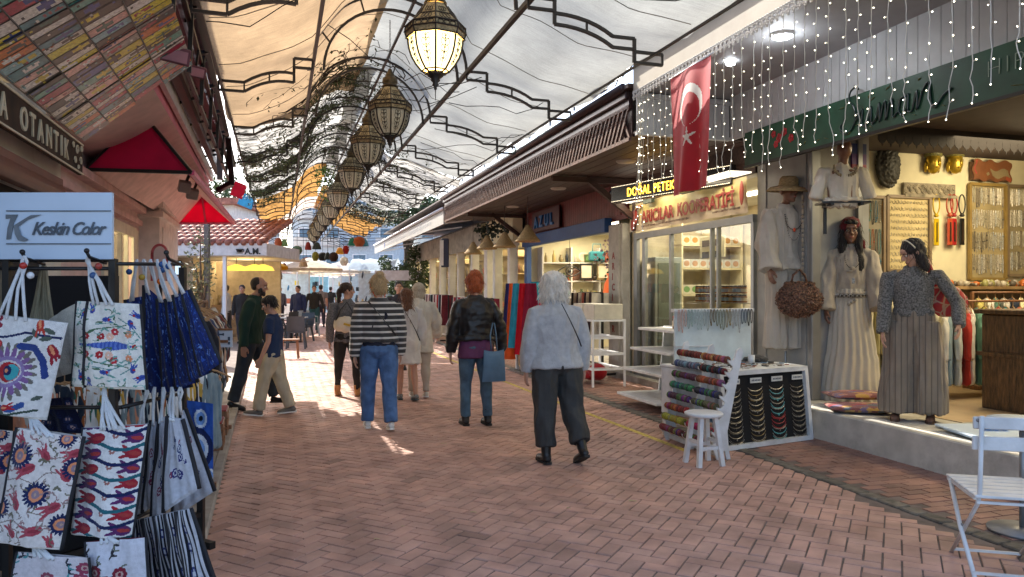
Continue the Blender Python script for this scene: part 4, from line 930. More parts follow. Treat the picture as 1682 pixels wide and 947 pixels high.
# ================================================================ PEOPLE
skin_m = mat('skin', (.52, .29, .20), rough=.5, var=.06, scale=12)
skin_d = mat('skin_tan', (.40, .21, .14), rough=.5, var=.06, scale=12)
eye_w, eye_d = paint('#e8e2dc', rough=.2), mat('iris', (.03, .018, .012), rough=.15)
lip_m = mat('lip', (.42, .13, .11), rough=.4)
def rotx(v, a): return Vector((v[0], v[1]*math.cos(a)-v[2]*math.sin(a), v[1]*math.sin(a)+v[2]*math.cos(a)))
class Human:
    """standing / walking figure; x to its right, y forward, z up. legs, arms = (left, right)"""
    def __init__(s, H=1.68, legs=((0, 0, 0, .03), (0, 0, 0, .03)), arms=((0, .12, .15), (0, .12, .15)), lean=0, yaw=0, pitch=0, wd=1.0, shw=.118, twist=0):
        s.H = H; s.wd = wd; J = s.J = {}; s.yaw, s.pitch = yaw, pitch
        for i, sx in enumerate((-1, 1)):
            a, kb, fp, ab = legs[i]; n = 'LR'[i]
            hip = Vector((sx*.052*H*wd, 0, .515*H)); th = Vector((sx*math.sin(ab), math.sin(a), -math.cos(a))).normalized()
            kn = hip+th*.243*H; sh = Vector((sx*math.sin(ab)*.4, math.sin(a-kb), -math.cos(a-kb))).normalized(); an = kn+sh*.235*H
            f = a-kb+fp; J['hip'+n], J['kn'+n], J['an'+n] = hip, kn, an; s.__dict__['f'+n] = fp
        low = 1e9
        for n in 'LR':
            an = J['an'+n]; fp = s.__dict__['f'+n]; fw = Vector((0, math.cos(fp), math.sin(fp))); dn = Vector((0, math.sin(fp), -math.cos(fp)))
            heel = an-fw*.028*H+dn*.045*H; toe = an+fw*.105*H+dn*.045*H; J['heel'+n], J['toe'+n] = heel, toe; low = min(low, heel.z, toe.z)
        for k in J: J[k] = J[k]-Vector((0, 0, low))
        root = (J['hipL']+J['hipR'])/2; s.root = root; s.lean = lean
        up = lambda x, y, z: root+rotx((x, y, z), -lean)
        s.up = up
        J['waist'] = up(0, 0, .10*H); J['chest'] = up(0, -.004*H, .21*H); J['neck'] = up(0, -.006*H, .335*H); J['nt'] = up(0, .014*H, .362*H)
        J['head'] = J['nt']+Vector((0, .012*H, .052*H))
        for i, sx in enumerate((-1, 1)):
            a, ab, eb = arms[i][:3]; tw = arms[i][3] if len(arms[i]) > 3 else 0; n = 'LR'[i]
            sh = up(sx*shw*H*wd**.5, sx*twist*.08*H-.004*H, .288*H)
            d = Vector((sx*math.sin(ab), math.sin(a)*math.cos(ab), -math.cos(a)*math.cos(ab))); el = sh+d*.175*H
            d2 = Vector((sx*math.sin(ab*.4)-sx*tw, math.sin(a+eb), -math.cos(a+eb))).normalized(); wr = el+d2*.155*H
            J['sh'+n], J['el'+n], J['wr'+n], s.__dict__['hd'+n] = sh, el, wr, d2
    def head_m(s):
        k = s.H/1.68
        return Matrix.Translation(s.J['head']) @ Matrix.Rotation(s.yaw, 4, 'Z') @ Matrix.Rotation(s.pitch, 4, 'X') @ Matrix.Scale(k, 4)
    def body(s, parent, m, face=True, voxel=.008, torso=True):
        J, H = s.J, s.H; b = MB(); M = s.head_m(); A = lambda c, r, sg=14, rg=10: b.ell((0, 0, 0), (1, 1, 1), sg, rg, M=M @ Matrix.Translation(c) @ Matrix.Diagonal((*(r if isinstance(r, tuple) else (r,)*3), 1)))
        A((0, -.012, .035), (.073, .09, .085)); A((0, .018, -.02), (.062, .068, .085)); A((0, .03, -.06), (.045, .055, .05)); A((0, .062, -.092), (.024, .02, .018))
        A((0, .076, .045), (.048, .02, .03)); A((-.036, .055, -.02), (.022, .025, .022)); A((.036, .055, -.02), (.022, .025, .022))
        b.tube([M @ Vector(p) for p in ((0, .082, .025), (0, .097, 0), (0, .109, -.02), (0, .098, -.03))], [.009, .011, .0145, .010], 8)
        A((-.011, .093, -.026), (.008, .01, .007)); A((.011, .093, -.026), (.008, .01, .007))
        A((0, .083, -.052), (.022, .011, .008)); A((0, .08, -.064), (.019, .012, .009))
        for sx in (-1, 1): A((sx*.076, -.008, -.008), (.009, .02, .032)); A((sx*.034, .075, .028), (.02, .011, .006))
        b.tube([J['neck']-Vector((0, 0, .04)), J['neck']+Vector((0, 0, .01)), J['nt'], J['head']], [.058*s.wd**.5, .050, .047, .045], 12)
        if torso: b.stack([(J['waist'].x, J['waist'].y, J['waist'].z-.12*H, .08*H, .055*H), (J['waist'].x, J['waist'].y, J['waist'].z, .07*H, .05*H), (J['chest'].x, J['chest'].y, J['chest'].z, .085*H, .055*H), (J['neck'].x, J['neck'].y, J['neck'].z-.045*H, .09*H, .045*H), (J['neck'].x, J['neck'].y, J['neck'].z, .035*H, .033*H)], 14)
        for n in 'LR':
            b.tube([J['sh'+n], (J['sh'+n]+J['el'+n])/2, J['el'+n], J['el'+n].lerp(J['wr'+n], .35), J['wr'+n]], [.026*H, .025*H, .021*H, .021*H, .0145*H], 10)
            b.tube([J['hip'+n], J['hip'+n].lerp(J['kn'+n], .5), J['kn'+n], J['kn'+n].lerp(J['an'+n], .3), J['an'+n]], [.046*H, .042*H, .029*H, .031*H, .019*H], 12)
            s.hand(b, n)
        me = fuse(b, voxel, 2, .4); o = link('person', me, m, parent) if not isinstance(parent, str) else link(parent, me, m)
        if face:
            for sx in (-1, 1):
                e = MB(); e.ell((0, 0, 0), (.0135, .0125, .0095), 10, 8, M=M @ Matrix.Translation((sx*.030, .0765, .006))); eo = e.build('eye', eye_w, o)
                e = MB(); e.ell((0, 0, 0), (.006, .003, .006), 8, 6, M=M @ Matrix.Translation((sx*.030, .0885, .006))); e.build('iris', eye_d, eo)
                e = MB(); e.tube([M @ Vector((sx*x, y, z)) for x, y, z in ((.013, .093, .027), (.03, .0905, .032), (.046, .079, .026))], [.003, .004, .002], 6); e.build('eyebrow', mat('brow', (.03, .018, .012), rough=.9), o)
            e = MB(); e.ell((0, 0, 0), (.02, .006, .006), 10, 6, M=M @ Matrix.Translation((0, .089, -.056))); e.build('lips', lip_m, o)
        return o
    def hand(s, b, n):
        J, H = s.J, s.H; k = H/1.68; w = J['wr'+n]; d = s.__dict__['hd'+n].normalized(); sx = -1 if n == 'L' else 1
        side = Vector((-sx, 0, 0)); fw = d.cross(side).normalized(); fw = fw if fw.y > 0 else -fw; side = (Vector((-sx, 0, 0))-d*d.x*-sx).normalized()
        # palm faces the thigh; fingers spread along fw
        P = lambda a, f, q: w+d*(a*k)+fw*(f*k)+side*(q*k)
        for f in (-.024, -.008, .008, .024): b.tube([P(-.005, f*.5, 0), P(.04, f*.9, .001), P(.085, f, .004)], [.015*k, .0155*k, .011*k], 7)
        for f, L in ((-.027, .055), (-.009, .07), (.009, .074), (.026, .066)):
            L = L*.9; b.tube([P(.08, f, .004), P(.08+L*.45, f*1.1, .012), P(.08+L*.78, f*1.08, .026), P(.08+L*.92, f, .042)], [.0098*k, .0088*k, .008*k, .0065*k], 6)
        b.tube([P(.015, .018, .004), P(.045, .045, .014), P(.075, .052, .026), P(.098, .05, .034)], [.014*k, .0125*k, .010*k, .008*k], 6)
    def shirt(s, parent, m, hem=-.02, bust=1.0, w=1.0, sl=1.0, name='top', fold=.009, slr=(.036, .034, .030), neck=.05, flare=1.0, voxel=.009, fl=(7, 7, 3.5), seed=0, belly=0, cuff=None):
        J, H, up = s.J, s.H, s.up; b = MB(); W = s.wd*w; R_ = []
        prof = [(hem, .098*flare, .070*flare), (max(hem+.03, .0), .097*flare**.5, .070*flare**.5), (.06, .092, .066), (.11, .089, .064), (.17, .095, .069), (.225, .100, .071), (.262, .100, .066), (.288, .088, .058), (.306, .066, .05), (.322, .046, .042), (.342, neck*.78, neck*.74)]
        for z, rx, ry in prof: c = up(0, (-.003+belly*math.exp(-((z-.08)/.07)**2))*H, z*H); R_.append((c.x, c.y, c.z, rx*H*W, ry*H*W**.6*bust, -s.lean*.8))
        b.stack(R_, 26)
        for n in 'LR':
            sh, el, wr = J['sh'+n], J['el'+n], J['wr'+n]; inn = sh+(Vector((0, sh.y, sh.z))-sh)*.35
            if sl >= 1: b.tube([inn+Vector((0, 0, .004)), sh+Vector((0, 0, -.004)), sh.lerp(el, .5), el, el.lerp(wr, .5), wr], [.03*H, .036*H, slr[0]*H, slr[1]*H, slr[2]*H, (cuff or slr[2]*.8)*H], 14)
            elif sl > 0: b.tube([inn, sh, sh.lerp(el, sl*.6), sh.lerp(el, sl*1.1)], [.03*H, .036*H, .037*H, .040*H], 14)
        me = fuse(b, voxel, 5, .5); folds(me, fold, fl, seed, fold*.4); return link(name, me, m, parent)
    def trousers(s, parent, m, rk=.042, ra=.036, rt=.062, name='trousers', seat=1.0, waist=.035, end=.96, fold=.007, voxel=.009, seed=0, cuffs=None, sc=(8, 8, 3)):
        J, H = s.J, s.H; b = MB(); r = s.root
        b.stack([(r.x, r.y, r.z-.05*H, .075*H*s.wd, .06*H), (r.x, r.y-.008*H, r.z-.005*H, .100*H*s.wd, .076*H*seat), (s.up(0, 0, waist*H).x, s.up(0, 0, waist*H).y-.004*H, r.z+waist*H, (.098-.1*max(0, waist-.03))*H*s.wd, (.070-.1*max(0, waist-.03))*H)], 24)
        for n in 'LR':
            h, k, a = J['hip'+n], J['kn'+n], J['an'+n]; e = k.lerp(a, end)
            b.tube([h+Vector((0, -.004*H, .02*H)), h.lerp(k, .25), h.lerp(k, .6), k, k.lerp(a, .3), k.lerp(a, .65), e], [(rt-.004)*H, rt*H, (rt*.6+rk*.4)*H, rk*H, (rk*.55+ra*.45+.002)*H, (ra*1.02)*H, ra*H], 16)
        me = fuse(b, voxel, 4, .5); folds(me, fold, sc, seed, fold*.5); return link(name, me, m, parent)
    def shoe(s, parent, m, sole, n, boot=0, w=1.0, name='shoe'):
        J, H = s.J, s.H; he, to, an = J['heel'+n], J['toe'+n], J['an'+n]; fw = (to-he).normalized(); upv = (an-he); upv = (upv-fw*upv.dot(fw)).normalized(); b = MB(); k = H/1.68*w
        P = lambda f, u: he+fw*(f*k)+upv*(u*k)
        b.tube([P(-.012, .035), P(.02, .038), P(.08, .036), P(.14, .03), P(.19, .026), P(.222, .02)], [.026*k, .036*k, .039*k, .041*k, .036*k, .018*k], 12, flat=.75)
        if boot: b.tube([P(.03, .04), an, an.lerp(J['kn'+n], boot*.5), an.lerp(J['kn'+n], boot)], [.04*k, .040*k, .044*k, .046*k], 12)
        else: b.tube([P(.025, .04), P(.03, .075)], [.038*k, .034*k], 12)
        o = link(name, fuse(b, .007, 3, .4), m, parent); c = MB()
        prof = [(-.02, .022), (.0, .034), (.06, .036), (.12, .043), (.17, .042), (.21, .03), (.228, .012)]
        rt = Vector((1, 0, 0)); L = [P(f, -.002)+rt*(-q*k) for f, q in prof]+[P(f, -.002)+rt*(q*k) for f, q in reversed(prof)]; U = [p+upv*.018*k for p in L]; n_ = len(L)
        c.add(L+U, [tuple(reversed(range(n_))), tuple(range(n_, 2*n_))]+[(i, (i+1) % n_, n_+(i+1) % n_, n_+i) for i in range(n_)], None, False); c.build('sole', sole, o); return o
    def hair(s, parent, m, blobs, strands=0, length=.1, seed=0, voxel=.008, amp=.006, fall=(0, -.2, -1), sr=.0022, zmin=-.03):
        M = s.head_m(); b = MB()
        for c, r in blobs: b.ell((0, 0, 0), (1, 1, 1), 14, 10, M=M @ Matrix.Translation(c) @ Matrix.Diagonal((*(r if isinstance(r, tuple) else (r,)*3), 1)))
        me = fuse(b, voxel, 4, .5); folds(me, amp, (30, 30, 7), seed, amp*.6); q = random.Random(seed)
        me2 = MB(); nv = len(me.vertices)
        for k in range(strands):
            v = me.vertices[q.randrange(nv)]; p = v.co+v.normal*.001; pts = []; d = Vector((q.gauss(0, .3), q.gauss(0, .3), 0))+v.normal*.4+Vector(fall)
            for i in range(4): pts.append(p+v.normal*.002); p = p+d.normalized()*length*q.uniform(.15, .35); d += Vector((q.gauss(0, .25), q.gauss(0, .25), -.3))
            me2.tube(pts, [sr, sr, sr*.8, .0004], 3, cap=False)
        o = link('hair', me, m, parent)
        if strands: me2.build('loose_strands', m, o)
        return o
def hairmat(name, c, var=.35): return mat(name, c, rough=.5, var=var, scale=35, stretch=(5, 5, .6), bump=.5, bscale=60, spec=.35, sheen=.2)
def person(label, px, py, rz, h, cat='person', z=0, m=None, face=True, off=None, voxel=.008, group=None, name='person', mw=None):
    """body = top-level mesh, origin on the ground between the feet"""
    o = h.body(name, m or skin_m, face, voxel) if True else None
    g = ground(px, py, z) if off is None else Vector(off)
    o.matrix_local = Matrix.Translation(g) @ Matrix.Rotation(rz, 4, 'Z') if mw is None else mw
    return tag(o, label, cat, group)
WK = R(17)                                            # walking direction: down the street
def stripes(name, c1, c2, n, th=.5, axis=2, off=0):
    m = mat(name, c1, rough=.9, bump=.3, bscale=150, sheen=.2); nn, l = m.node_tree.nodes, m.node_tree.links
    tc = nn.new('ShaderNodeTexCoord'); sx = nn.new('ShaderNodeSeparateXYZ'); l.new(tc.outputs['Object'], sx.inputs[0])
    a = nn.new('ShaderNodeMath'); a.operation = 'MULTIPLY_ADD'; a.inputs[1].default_value = n; a.inputs[2].default_value = off; l.new(sx.outputs[axis], a.inputs[0])
    f = nn.new('ShaderNodeMath'); f.operation = 'FRACT'; l.new(a.outputs[0], f.inputs[0]); g = nn.new('ShaderNodeMath'); g.operation = 'GREATER_THAN'; g.inputs[1].default_value = th; l.new(f.outputs[0], g.inputs[0])
    b = nn['Principled BSDF']; src = b.inputs['Base Color'].links[0].from_socket
    mx = nn.new('ShaderNodeMix'); mx.data_type = 'RGBA'; l.new(g.outputs[0], mx.inputs[0]); l.new(src, mx.inputs[6]); mx.inputs[7].default_value = (*c2, 1); l.new(mx.outputs[2], b.inputs['Base Color']); return m
def strap(h, parent, m, a, b_, w=.012, name='strap', back=True, bulge=.09):
    mb = MB(); A, B = h.up(*[q*h.H for q in a]), h.up(*[q*h.H for q in b_]); n = 12; pts = []
    for i in range(n+1):
        t = i/n; p = A.lerp(B, t); x = p.x/(.105*h.H*h.wd); yy = -.088*h.H*math.sqrt(max(.05, 1-min(1, x*x)*.75)) if back else .08*h.H*math.sqrt(max(.05, 1-min(1, x*x)*.75))
        pts.append(Vector((p.x, h.up(0, 0, p.z-h.root.z).y+yy*bulge/.09, p.z)))
    for p, q in zip(pts, pts[1:]): mb.bar(p, q+(q-p)*.08, w*1.8, .006)
    return mb.build(name, m, parent)
jean = mat('denim_blue', (.075, .16, .34), rough=.85, var=.3, scale=9, bump=.3, bscale=200)
jean2 = mat('denim_teal', (.07, .13, .19), rough=.85, var=.3, scale=9, bump=.3, bscale=200)
bleather = mat('black_leather', (.012, .012, .013), rough=.42, var=.1, scale=20, bump=.15, bscale=80, spec=.45)
rubber = mat('black_rubber', (.015, .015, .015), rough=.7)
# 1: white haired woman, nearest
h = Human(1.67, legs=((-.06, .05, 0, .03), (-.12, .42, -.42, .06)), arms=((-.05, .16, .22), (-.12, .2, .25)), lean=.08, wd=1.28, shw=.108, pitch=-.12)
o = person('woman with white hair in a pale grey sweater and dark trousers walking away', 914, 757, WK+.05, h, face=False)
h.shirt(o, mat('pale_sweater', (.40, .415, .43), rough=.95, var=.10, scale=22, bump=.5, bscale=110, sheen=.3), hem=-.02, w=1.12, slr=(.044, .045, .043), fold=.008, name='sweater', seed=2, cuff=.03, flare=1.08)
h.trousers(o, mat('dark_slacks', (.035, .037, .037), rough=.8, var=.2, bump=.2, bscale=90), rk=.058, ra=.052, rt=.073, end=.8, fold=.012, seat=1.15, seed=4)
for n in 'LR': h.shoe(o, bleather, rubber, n, boot=.4, w=1.08, name='boot')
h.hair(o, hairmat('white_hair', (.80, .76, .68), .12), [((0, -.02, .055), (.108, .116, .10)), ((0, -.05, -.02), (.112, .085, .09)), ((-.065, -.03, -.06), (.05, .055, .07)), ((.065, -.03, -.06), (.05, .055, .07)), ((0, -.07, -.085), (.095, .045, .045))], 900, .1, 3, amp=.008, sr=.0026)
strap(h, o, rail_m, (-.01, 0, .33), (.115, 0, .10), .006, bulge=.12)
# 2: red haired woman in black leather jacket
h = Human(1.72, legs=((.03, .06, 0, .05), (-.05, .06, 0, .07)), arms=((-.05, .22, .2), (.02, .34, .1)), lean=.05, wd=1.0, shw=.112, pitch=.05)
o = person('woman with short red hair in a black leather jacket and blue jeans', 781, 697, WK, h, face=False); redh = o
h.shirt(o, bleather, hem=.045, w=1.32, slr=(.046, .044, .040), fold=.014, name='jacket', fl=(6, 6, 7), seed=7, flare=1.12)
h.shirt(o, mat('purple_shirt', (.13, .035, .10), rough=.8), hem=-.075, w=1.12, sl=0, name='shirt', fold=.004, flare=1.12)
h.trousers(o, jean2, rk=.038, ra=.03, rt=.058, end=.93, seed=3)
for n in 'LR': h.shoe(o, bleather, rubber, n, boot=.28, w=1.12, name='boot')
h.hair(o, hairmat('red_hair', (.42, .09, .02)), [((0, -.02, .05), (.093, .105, .098)), ((0, -.05, -.01), (.085, .07, .085)), ((0, -.05, .125), (.055, .055, .045))], 420, .07, 5, amp=.01)
b = MB(); c = h.up(.075*h.H, -.10*h.H, -.065*h.H)
bag = Human  # placeholder name reuse avoided
def tote_mesh(W, Hh, D, topw=1.0, sag=.02):
    b = MB(); n = 14
    for sgn in (-1, 1):
        b.grid(n, n, lambda a, s_, sgn=sgn: ((a-.5)*W*(topw+(1-topw)*(1-s_))*1.0, sgn*(D*(.25+.75*math.sin(PI*min(1, (1-s_)*.9+.05)))*math.sin(PI*(.06+.88*a))**.5)*.5, -Hh*(1-s_)-sag*math.sin(a*PI)*(s_ > .9)))
    return b
def on_world(o, local): return o.matrix_local @ local
bt = tag(tote_mesh(.27, .36, .10, .85).build('shoulder_bag', mat('blue_bag', (.09, .18, .28), rough=.5, var=.15, bump=.15), None, redh.matrix_local @ Matrix.Translation(c+Vector((.03, -.04, .08)))), 'blue shoulder bag hanging behind the red haired woman', 'bag')
b = MB(); b.tube([(-.03, 0, -.01), (-.04, .01, .16), (.0, .05, .3)], .008, 6); b.tube([(.04, 0, -.01), (.03, .01, .16), (.02, .05, .3)], .008, 6); b.build('handle', mat('blue_bag', (.09, .18, .28)), bt)
# 3: striped sweater
h = Human(1.69, legs=((.16, .1, 0, .03), (-.16, .12, -.12, .03)), arms=((-.04, .15, .15), (.05, .14, .2)), lean=.04, wd=1.12, shw=.11, pitch=0)
o = person('blonde woman in a black and white striped sweater and blue jeans walking away', 622, 704, WK-.02, h, face=False); blo = o
h.shirt(o, stripes('striped_knit', (.045, .045, .045), (.62, .6, .56), 15.5, .66), hem=.05, w=1.14, slr=(.044, .043, .040), fold=.012, name='sweater', seed=12, flare=1.02)
h.shirt(o, mat('navy_shirt', (.012, .015, .03), rough=.9), hem=.0, w=1.0, sl=0, name='shirt', fold=.002)
h.trousers(o, jean, rk=.047, ra=.042, rt=.066, end=.99, seed=9, seat=1.1)
for n in 'LR': h.shoe(o, paint('#d8d6d0'), paint('#e8e6e0'), n, w=1.0)
h.hair(o, hairmat('blonde_hair', (.50, .36, .19)), [((0, -.02, .05), (.093, .105, .098)), ((0, -.05, -.01), (.085, .07, .085)), ((.012, -.07, .14), (.045, .042, .04))], 420, .07, 8)
strap(h, o, rail_m, (-.075, 0, .32), (.10, 0, .10), .016, bulge=.14)
M = h.head_m(); b = MB(); b.tube([M @ Vector(p) for p in ((-.09, 0, .06), (-.085, -.06, .0), (-.05, -.1, -.09), (.03, -.1, -.16), (.06, -.09, -.12), (.085, -.04, -.02), (.088, .01, .05))], .0045, 6); b.build('orange_cord', paint('#e8571c'), o)
# 4: woman looking back to the right, ponytail, white shoulder bag
h = Human(1.64, legs=((.05, .05, 0, .1), (-.05, .04, 0, .12)), arms=((-.1, .14, .35), (.12, .2, 1.25, .5)), lean=-.02, yaw=-1.35, wd=.98, twist=.5)
o = person('woman with long dark ponytail, grey top and tan ankle boots looking sideways', 570, 650, WK-.15, h, voxel=.007)
h.shirt(o, mat('grey_knit', (.14, .14, .15), rough=.95, var=.35, scale=60, bump=.5), hem=-.035, w=1.08, slr=(.038, .036, .032), fold=.01, name='top', seed=14, flare=1.1)
h.trousers(o, mat('black_leggings', (.012, .012, .013), rough=.8), rk=.036, ra=.026, rt=.058, end=.95, seed=2)
tanb = mat('tan_nubuck', (.42, .2, .07), rough=.8, var=.2)
for n in 'LR': h.shoe(o, tanb, mat('gum_sole', (.2, .1, .05)), n, boot=.24, w=1.12, name='boot')
h.hair(o, hairmat('dark_hair', (.035, .018, .012)), [((0, -.02, .045), (.081, .1, .085)), ((0, -.09, .02), (.04, .035, .04)), ((0, -.125, -.05), (.033, .035, .09)), ((0, -.125, -.18), (.036, .034, .12)), ((0, -.12, -.31), (.03, .03, .12)), ((0, -.115, -.42), (.018, .02, .07))], 120, .08, 4)
wbag = mat('cream_bag', (.68, .62, .5), rough=.6, var=.1, bump=.2)
P0 = o.matrix_local @ h.up(.02, -.16, .12*h.H)
b = MB(); b.ell((0, 0, 0), (.17, .075, .105), 20, 12); b.ell((0, 0, .06), (.12, .06, .06), 16, 10); bg_ = link('shoulder_bag', folds(fuse(b, .01, 4), .012, (9, 9, 9), 3), wbag, None, Matrix.Translation(P0+Vector((-.02, -.09, .0)))); tag(bg_, 'cream slouchy bag with yellow patch on the back of the ponytailed woman', 'bag')
b = MB(); b.box((.05, -.08, .01), (.1, .01, .03), rot=(0, .25, 0)); b.build('patch', paint('#c9a53a'), bg_)
b = MB(); b.tube([(-.12, -.03, .06), (-.06, -.02, .22), (.03, .0, .33), (.1, .02, .2), (.13, -.02, .05)], .011, 6); b.build('handle', paint('#20242c'), bg_)
# 5, 6: white dress, cream shawl
h = Human(1.55, legs=((.18, .15, 0, .02), (-.14, .1, -.1, .02)), arms=((0, .16, .3), (.1, .18, .2)), lean=.06, wd=.92, pitch=-.2)
o = person('girl with long brown hair in a short white dress behind the striped sweater', 669, 657, WK+.1, h, face=False, m=skin_m)
h.shirt(o, mat('white_dress', (.66, .65, .63), rough=.9, bump=.3), hem=-.19, w=1.05, slr=(.042, .045, .046), fold=.014, name='dress', seed=5, flare=1.35)
for n in 'LR': h.shoe(o, mat('grey_trainer', (.2, .22, .22), rough=.7, var=.5, scale=30), paint('#3c4a4e'), n, w=1.1)
h.hair(o, hairmat('brown_hair', (.16, .065, .03)), [((0, -.02, .045), (.085, .102, .09)), ((0, -.06, -.07), (.08, .05, .12)), ((0, -.075, -.2), (.07, .04, .12)), ((0, -.075, -.3), (.05, .03, .08))], 260, .12, 6)
strap(h, o, rail_m, (-.06, 0, .31), (.10, 0, .02), .007, bulge=.13)
h = Human(1.63, legs=((.1, .1, 0, .02), (-.1, .1, -.1, .02)), arms=((0, .2, .3), (.3, .25, .4)), lean=.12, wd=1.0)
o = person('pale blonde woman in a cream shawl just beyond the white dress', 688, 652, WK-.1, h, face=False)
h.shirt(o, mat('cream_shawl', (.6, .57, .5), rough=.95, bump=.5), hem=-.13, w=1.15, slr=(.05, .05, .045), fold=.016, name='shawl', seed=15, flare=1.15)
h.trousers(o, mat('beige_trousers', (.45, .4, .34), rough=.9), rk=.04, ra=.032)
for n in 'LR': h.shoe(o, paint('#b9b4a8'), paint('#dddddd'), n)
h.hair(o, hairmat('ash_hair', (.52, .46, .36), .2), [((0, -.02, .045), (.088, .105, .09)), ((0, -.06, -.05), (.08, .055, .09)), ((0, -.06, -.11), (.065, .04, .06))], 200, .09, 7)
# 7: bearded man in green, 8: boy
h = Human(1.69, legs=((.42, .12, 0, .02), (-.22, .05, -.25, .04)), arms=((.1, .12, .3), (-.25, .12, .25)), lean=.10, yaw=.1, pitch=-.18, wd=1.12)
o = person('bald bearded man in a dark green sweater walking beside the boy', 412, 672, WK-1.75, h, m=skin_d, voxel=.007, off=ground(412, 672))
h.shirt(o, mat('dark_green_knit', (.008, .035, .025), rough=.9, bump=.3), hem=-.02, w=1.12, slr=(.044, .042, .036), fold=.010, name='sweater', seed=1)
h.trousers(o, mat('dark_denim', (.02, .032, .05), rough=.85, var=.3), rk=.046, ra=.042, rt=.062, seed=21)
for n in 'LR': h.shoe(o, bleather, rubber, n)
h.hair(o, hairmat('short_dark_hair', (.02, .014, .012)), [((0, -.035, .035), (.079, .085, .083)), ((0, -.05, -.01), (.07, .05, .05))], 0, amp=.002)
b = MB(); M = h.head_m()
for c, r in (((0, .05, -.075), (.052, .045, .04)), ((0, .075, -.095), (.03, .022, .022)), ((-.055, .03, -.05), (.014, .03, .04)), ((.055, .03, -.05), (.014, .03, .04))): b.ell((0, 0, 0), (1, 1, 1), 12, 8, M=M @ Matrix.Translation(c) @ Matrix.Diagonal((*r, 1)))
link('beard', folds(fuse(b, .007, 2), .002, (40, 40, 40)), hairmat('short_dark_hair', (.02, .014, .012)), o)
h = Human(1.47, legs=((.3, .15, .12, .02), (-.2, .18, -.1, .02)), arms=((.05, .08, .35), (.0, .08, .3)), lean=.02, yaw=.0, pitch=-.35, wd=.98)
o = person('boy in a navy t-shirt and beige trousers walking with bowed head', 449, 681, WK+1.35, h, voxel=.007)
h.shirt(o, mat('navy_tshirt', (.012, .03, .085), rough=.9, bump=.2), hem=-.02, w=1.12, sl=.55, fold=.010, name='tshirt', seed=31, flare=1.08)
h.trousers(o, mat('beige_chinos', (.50, .44, .31), rough=.9, bump=.2), rk=.050, ra=.046, rt=.064, fold=.012, seed=8)
for n in 'LR': h.shoe(o, mat('grey_shoe', (.16, .15, .13), rough=.8), paint('#e2e0d8'), n, w=1.12)
h.hair(o, hairmat('black_hair', (.012, .01, .01)), [((0, -.022, .048), (.084, .102, .09)), ((0, .03, .075), (.07, .055, .05)), ((0, -.06, 0), (.07, .05, .06))], 200, .06, 11)
# 9: woman browsing in the clothes shop
h = Human(1.72, legs=((.0, .03, 0, .09), (.02, .05, 0, .10)), arms=((-.15, .55, .8, .2), (.10, .10, .25)), lean=.16, yaw=R(-62), pitch=-.45, wd=1.04, shw=.12)
o = person('woman in a grey knit top and wide striped trousers bending to look at goods', 1500, 690, R(150), h, voxel=.006, z=.3)
h.shirt(o, mat('patterned_knit', (.17, .165, .155), rough=.95, var=.5, scale=70, bump=.6, bscale=80), hem=.07, w=1.0, slr=(.034, .034, .034), fold=.008, name='knit_top', seed=41, cuff=.03)
h.trousers(o, stripes('striped_linen', (.25, .20, .15), (.13, .105, .085), 20, .8, 0), rk=.074, ra=.086, rt=.076, end=.97, fold=.016, seat=1.05, seed=18, sc=(12, 12, 1.2), waist=.085)
for n in 'LR': h.shoe(o, mat('brown_sandal', (.12, .06, .04), rough=.6), mat('brown_sole', (.08, .045, .03)), n)
h.hair(o, hairmat('black_brown_hair', (.014, .009, .008)), [((0, -.022, .045), (.084, .102, .09)), ((0, -.075, .0), (.06, .04, .06)), ((.072, .01, -.08), (.022, .05, .13)), ((-.06, -.02, -.08), (.03, .05, .12)), ((.085, .05, -.24), (.03, .04, .15)), ((.08, .08, -.38), (.025, .03, .1))], 220, .12, 12)
M = h.head_m(); b = MB(); b.tube([M @ Vector((.088*math.cos(a), .0+.02*math.sin(a), .045+.095*math.sin(a))) for a in [i*PI/12 for i in range(13)]], .006, 6); b.build('headband', paint('#e6dfc8'), o)
cbag = at(1556, 494, 7.15)-Vector((.1, -.02, -.02))
b = MB(); b.ell((0, 0, 0), (.19, .09, .15), 20, 14, M=Matrix.Rotation(.35, 4, 'Y')); bg2 = link('shoulder_bag', folds(fuse(b, .01, 3), .015, (8, 8, 8), 9), None, None, Matrix.Translation(cbag+Vector((.1, -.02, -.02))))
rm = mat('red_patterned_bag', (.32, .012, .02), rough=.6, var=.1); nn, l = rm.node_tree.nodes, rm.node_tree.links; vo = nn.new('ShaderNodeTexVoronoi'); vo.inputs['Scale'].default_value = 11; vo.feature = 'DISTANCE_TO_EDGE'; tc = nn.new('ShaderNodeTexCoord'); l.new(tc.outputs['Object'], vo.inputs['Vector'])
rp = nn.new('ShaderNodeMapRange'); rp.inputs[1].default_value = .05; rp.inputs[2].default_value = .09; l.new(vo.outputs['Distance'], rp.inputs[0]); mx = nn.new('ShaderNodeMix'); mx.data_type = 'RGBA'; bs = nn['Principled BSDF']; src = bs.inputs['Base Color'].links[0].from_socket
l.new(rp.outputs[0], mx.inputs[0]); mx.inputs[6].default_value = (.35, .22, .16, 1); l.new(src, mx.inputs[7]); l.new(mx.outputs[2], bs.inputs['Base Color']); bg2.data.materials.append(rm)
tag(bg2, 'red patterned shoulder bag of the woman browsing in the clothes shop', 'bag')
b = MB(); b.tube([(-.10, .0, .10), (-.16, -.02, .26), (-.2, -.01, .38), (-.2, .06, .45)], .03, 8, flat=.4); b.build('strap', rm, bg2)
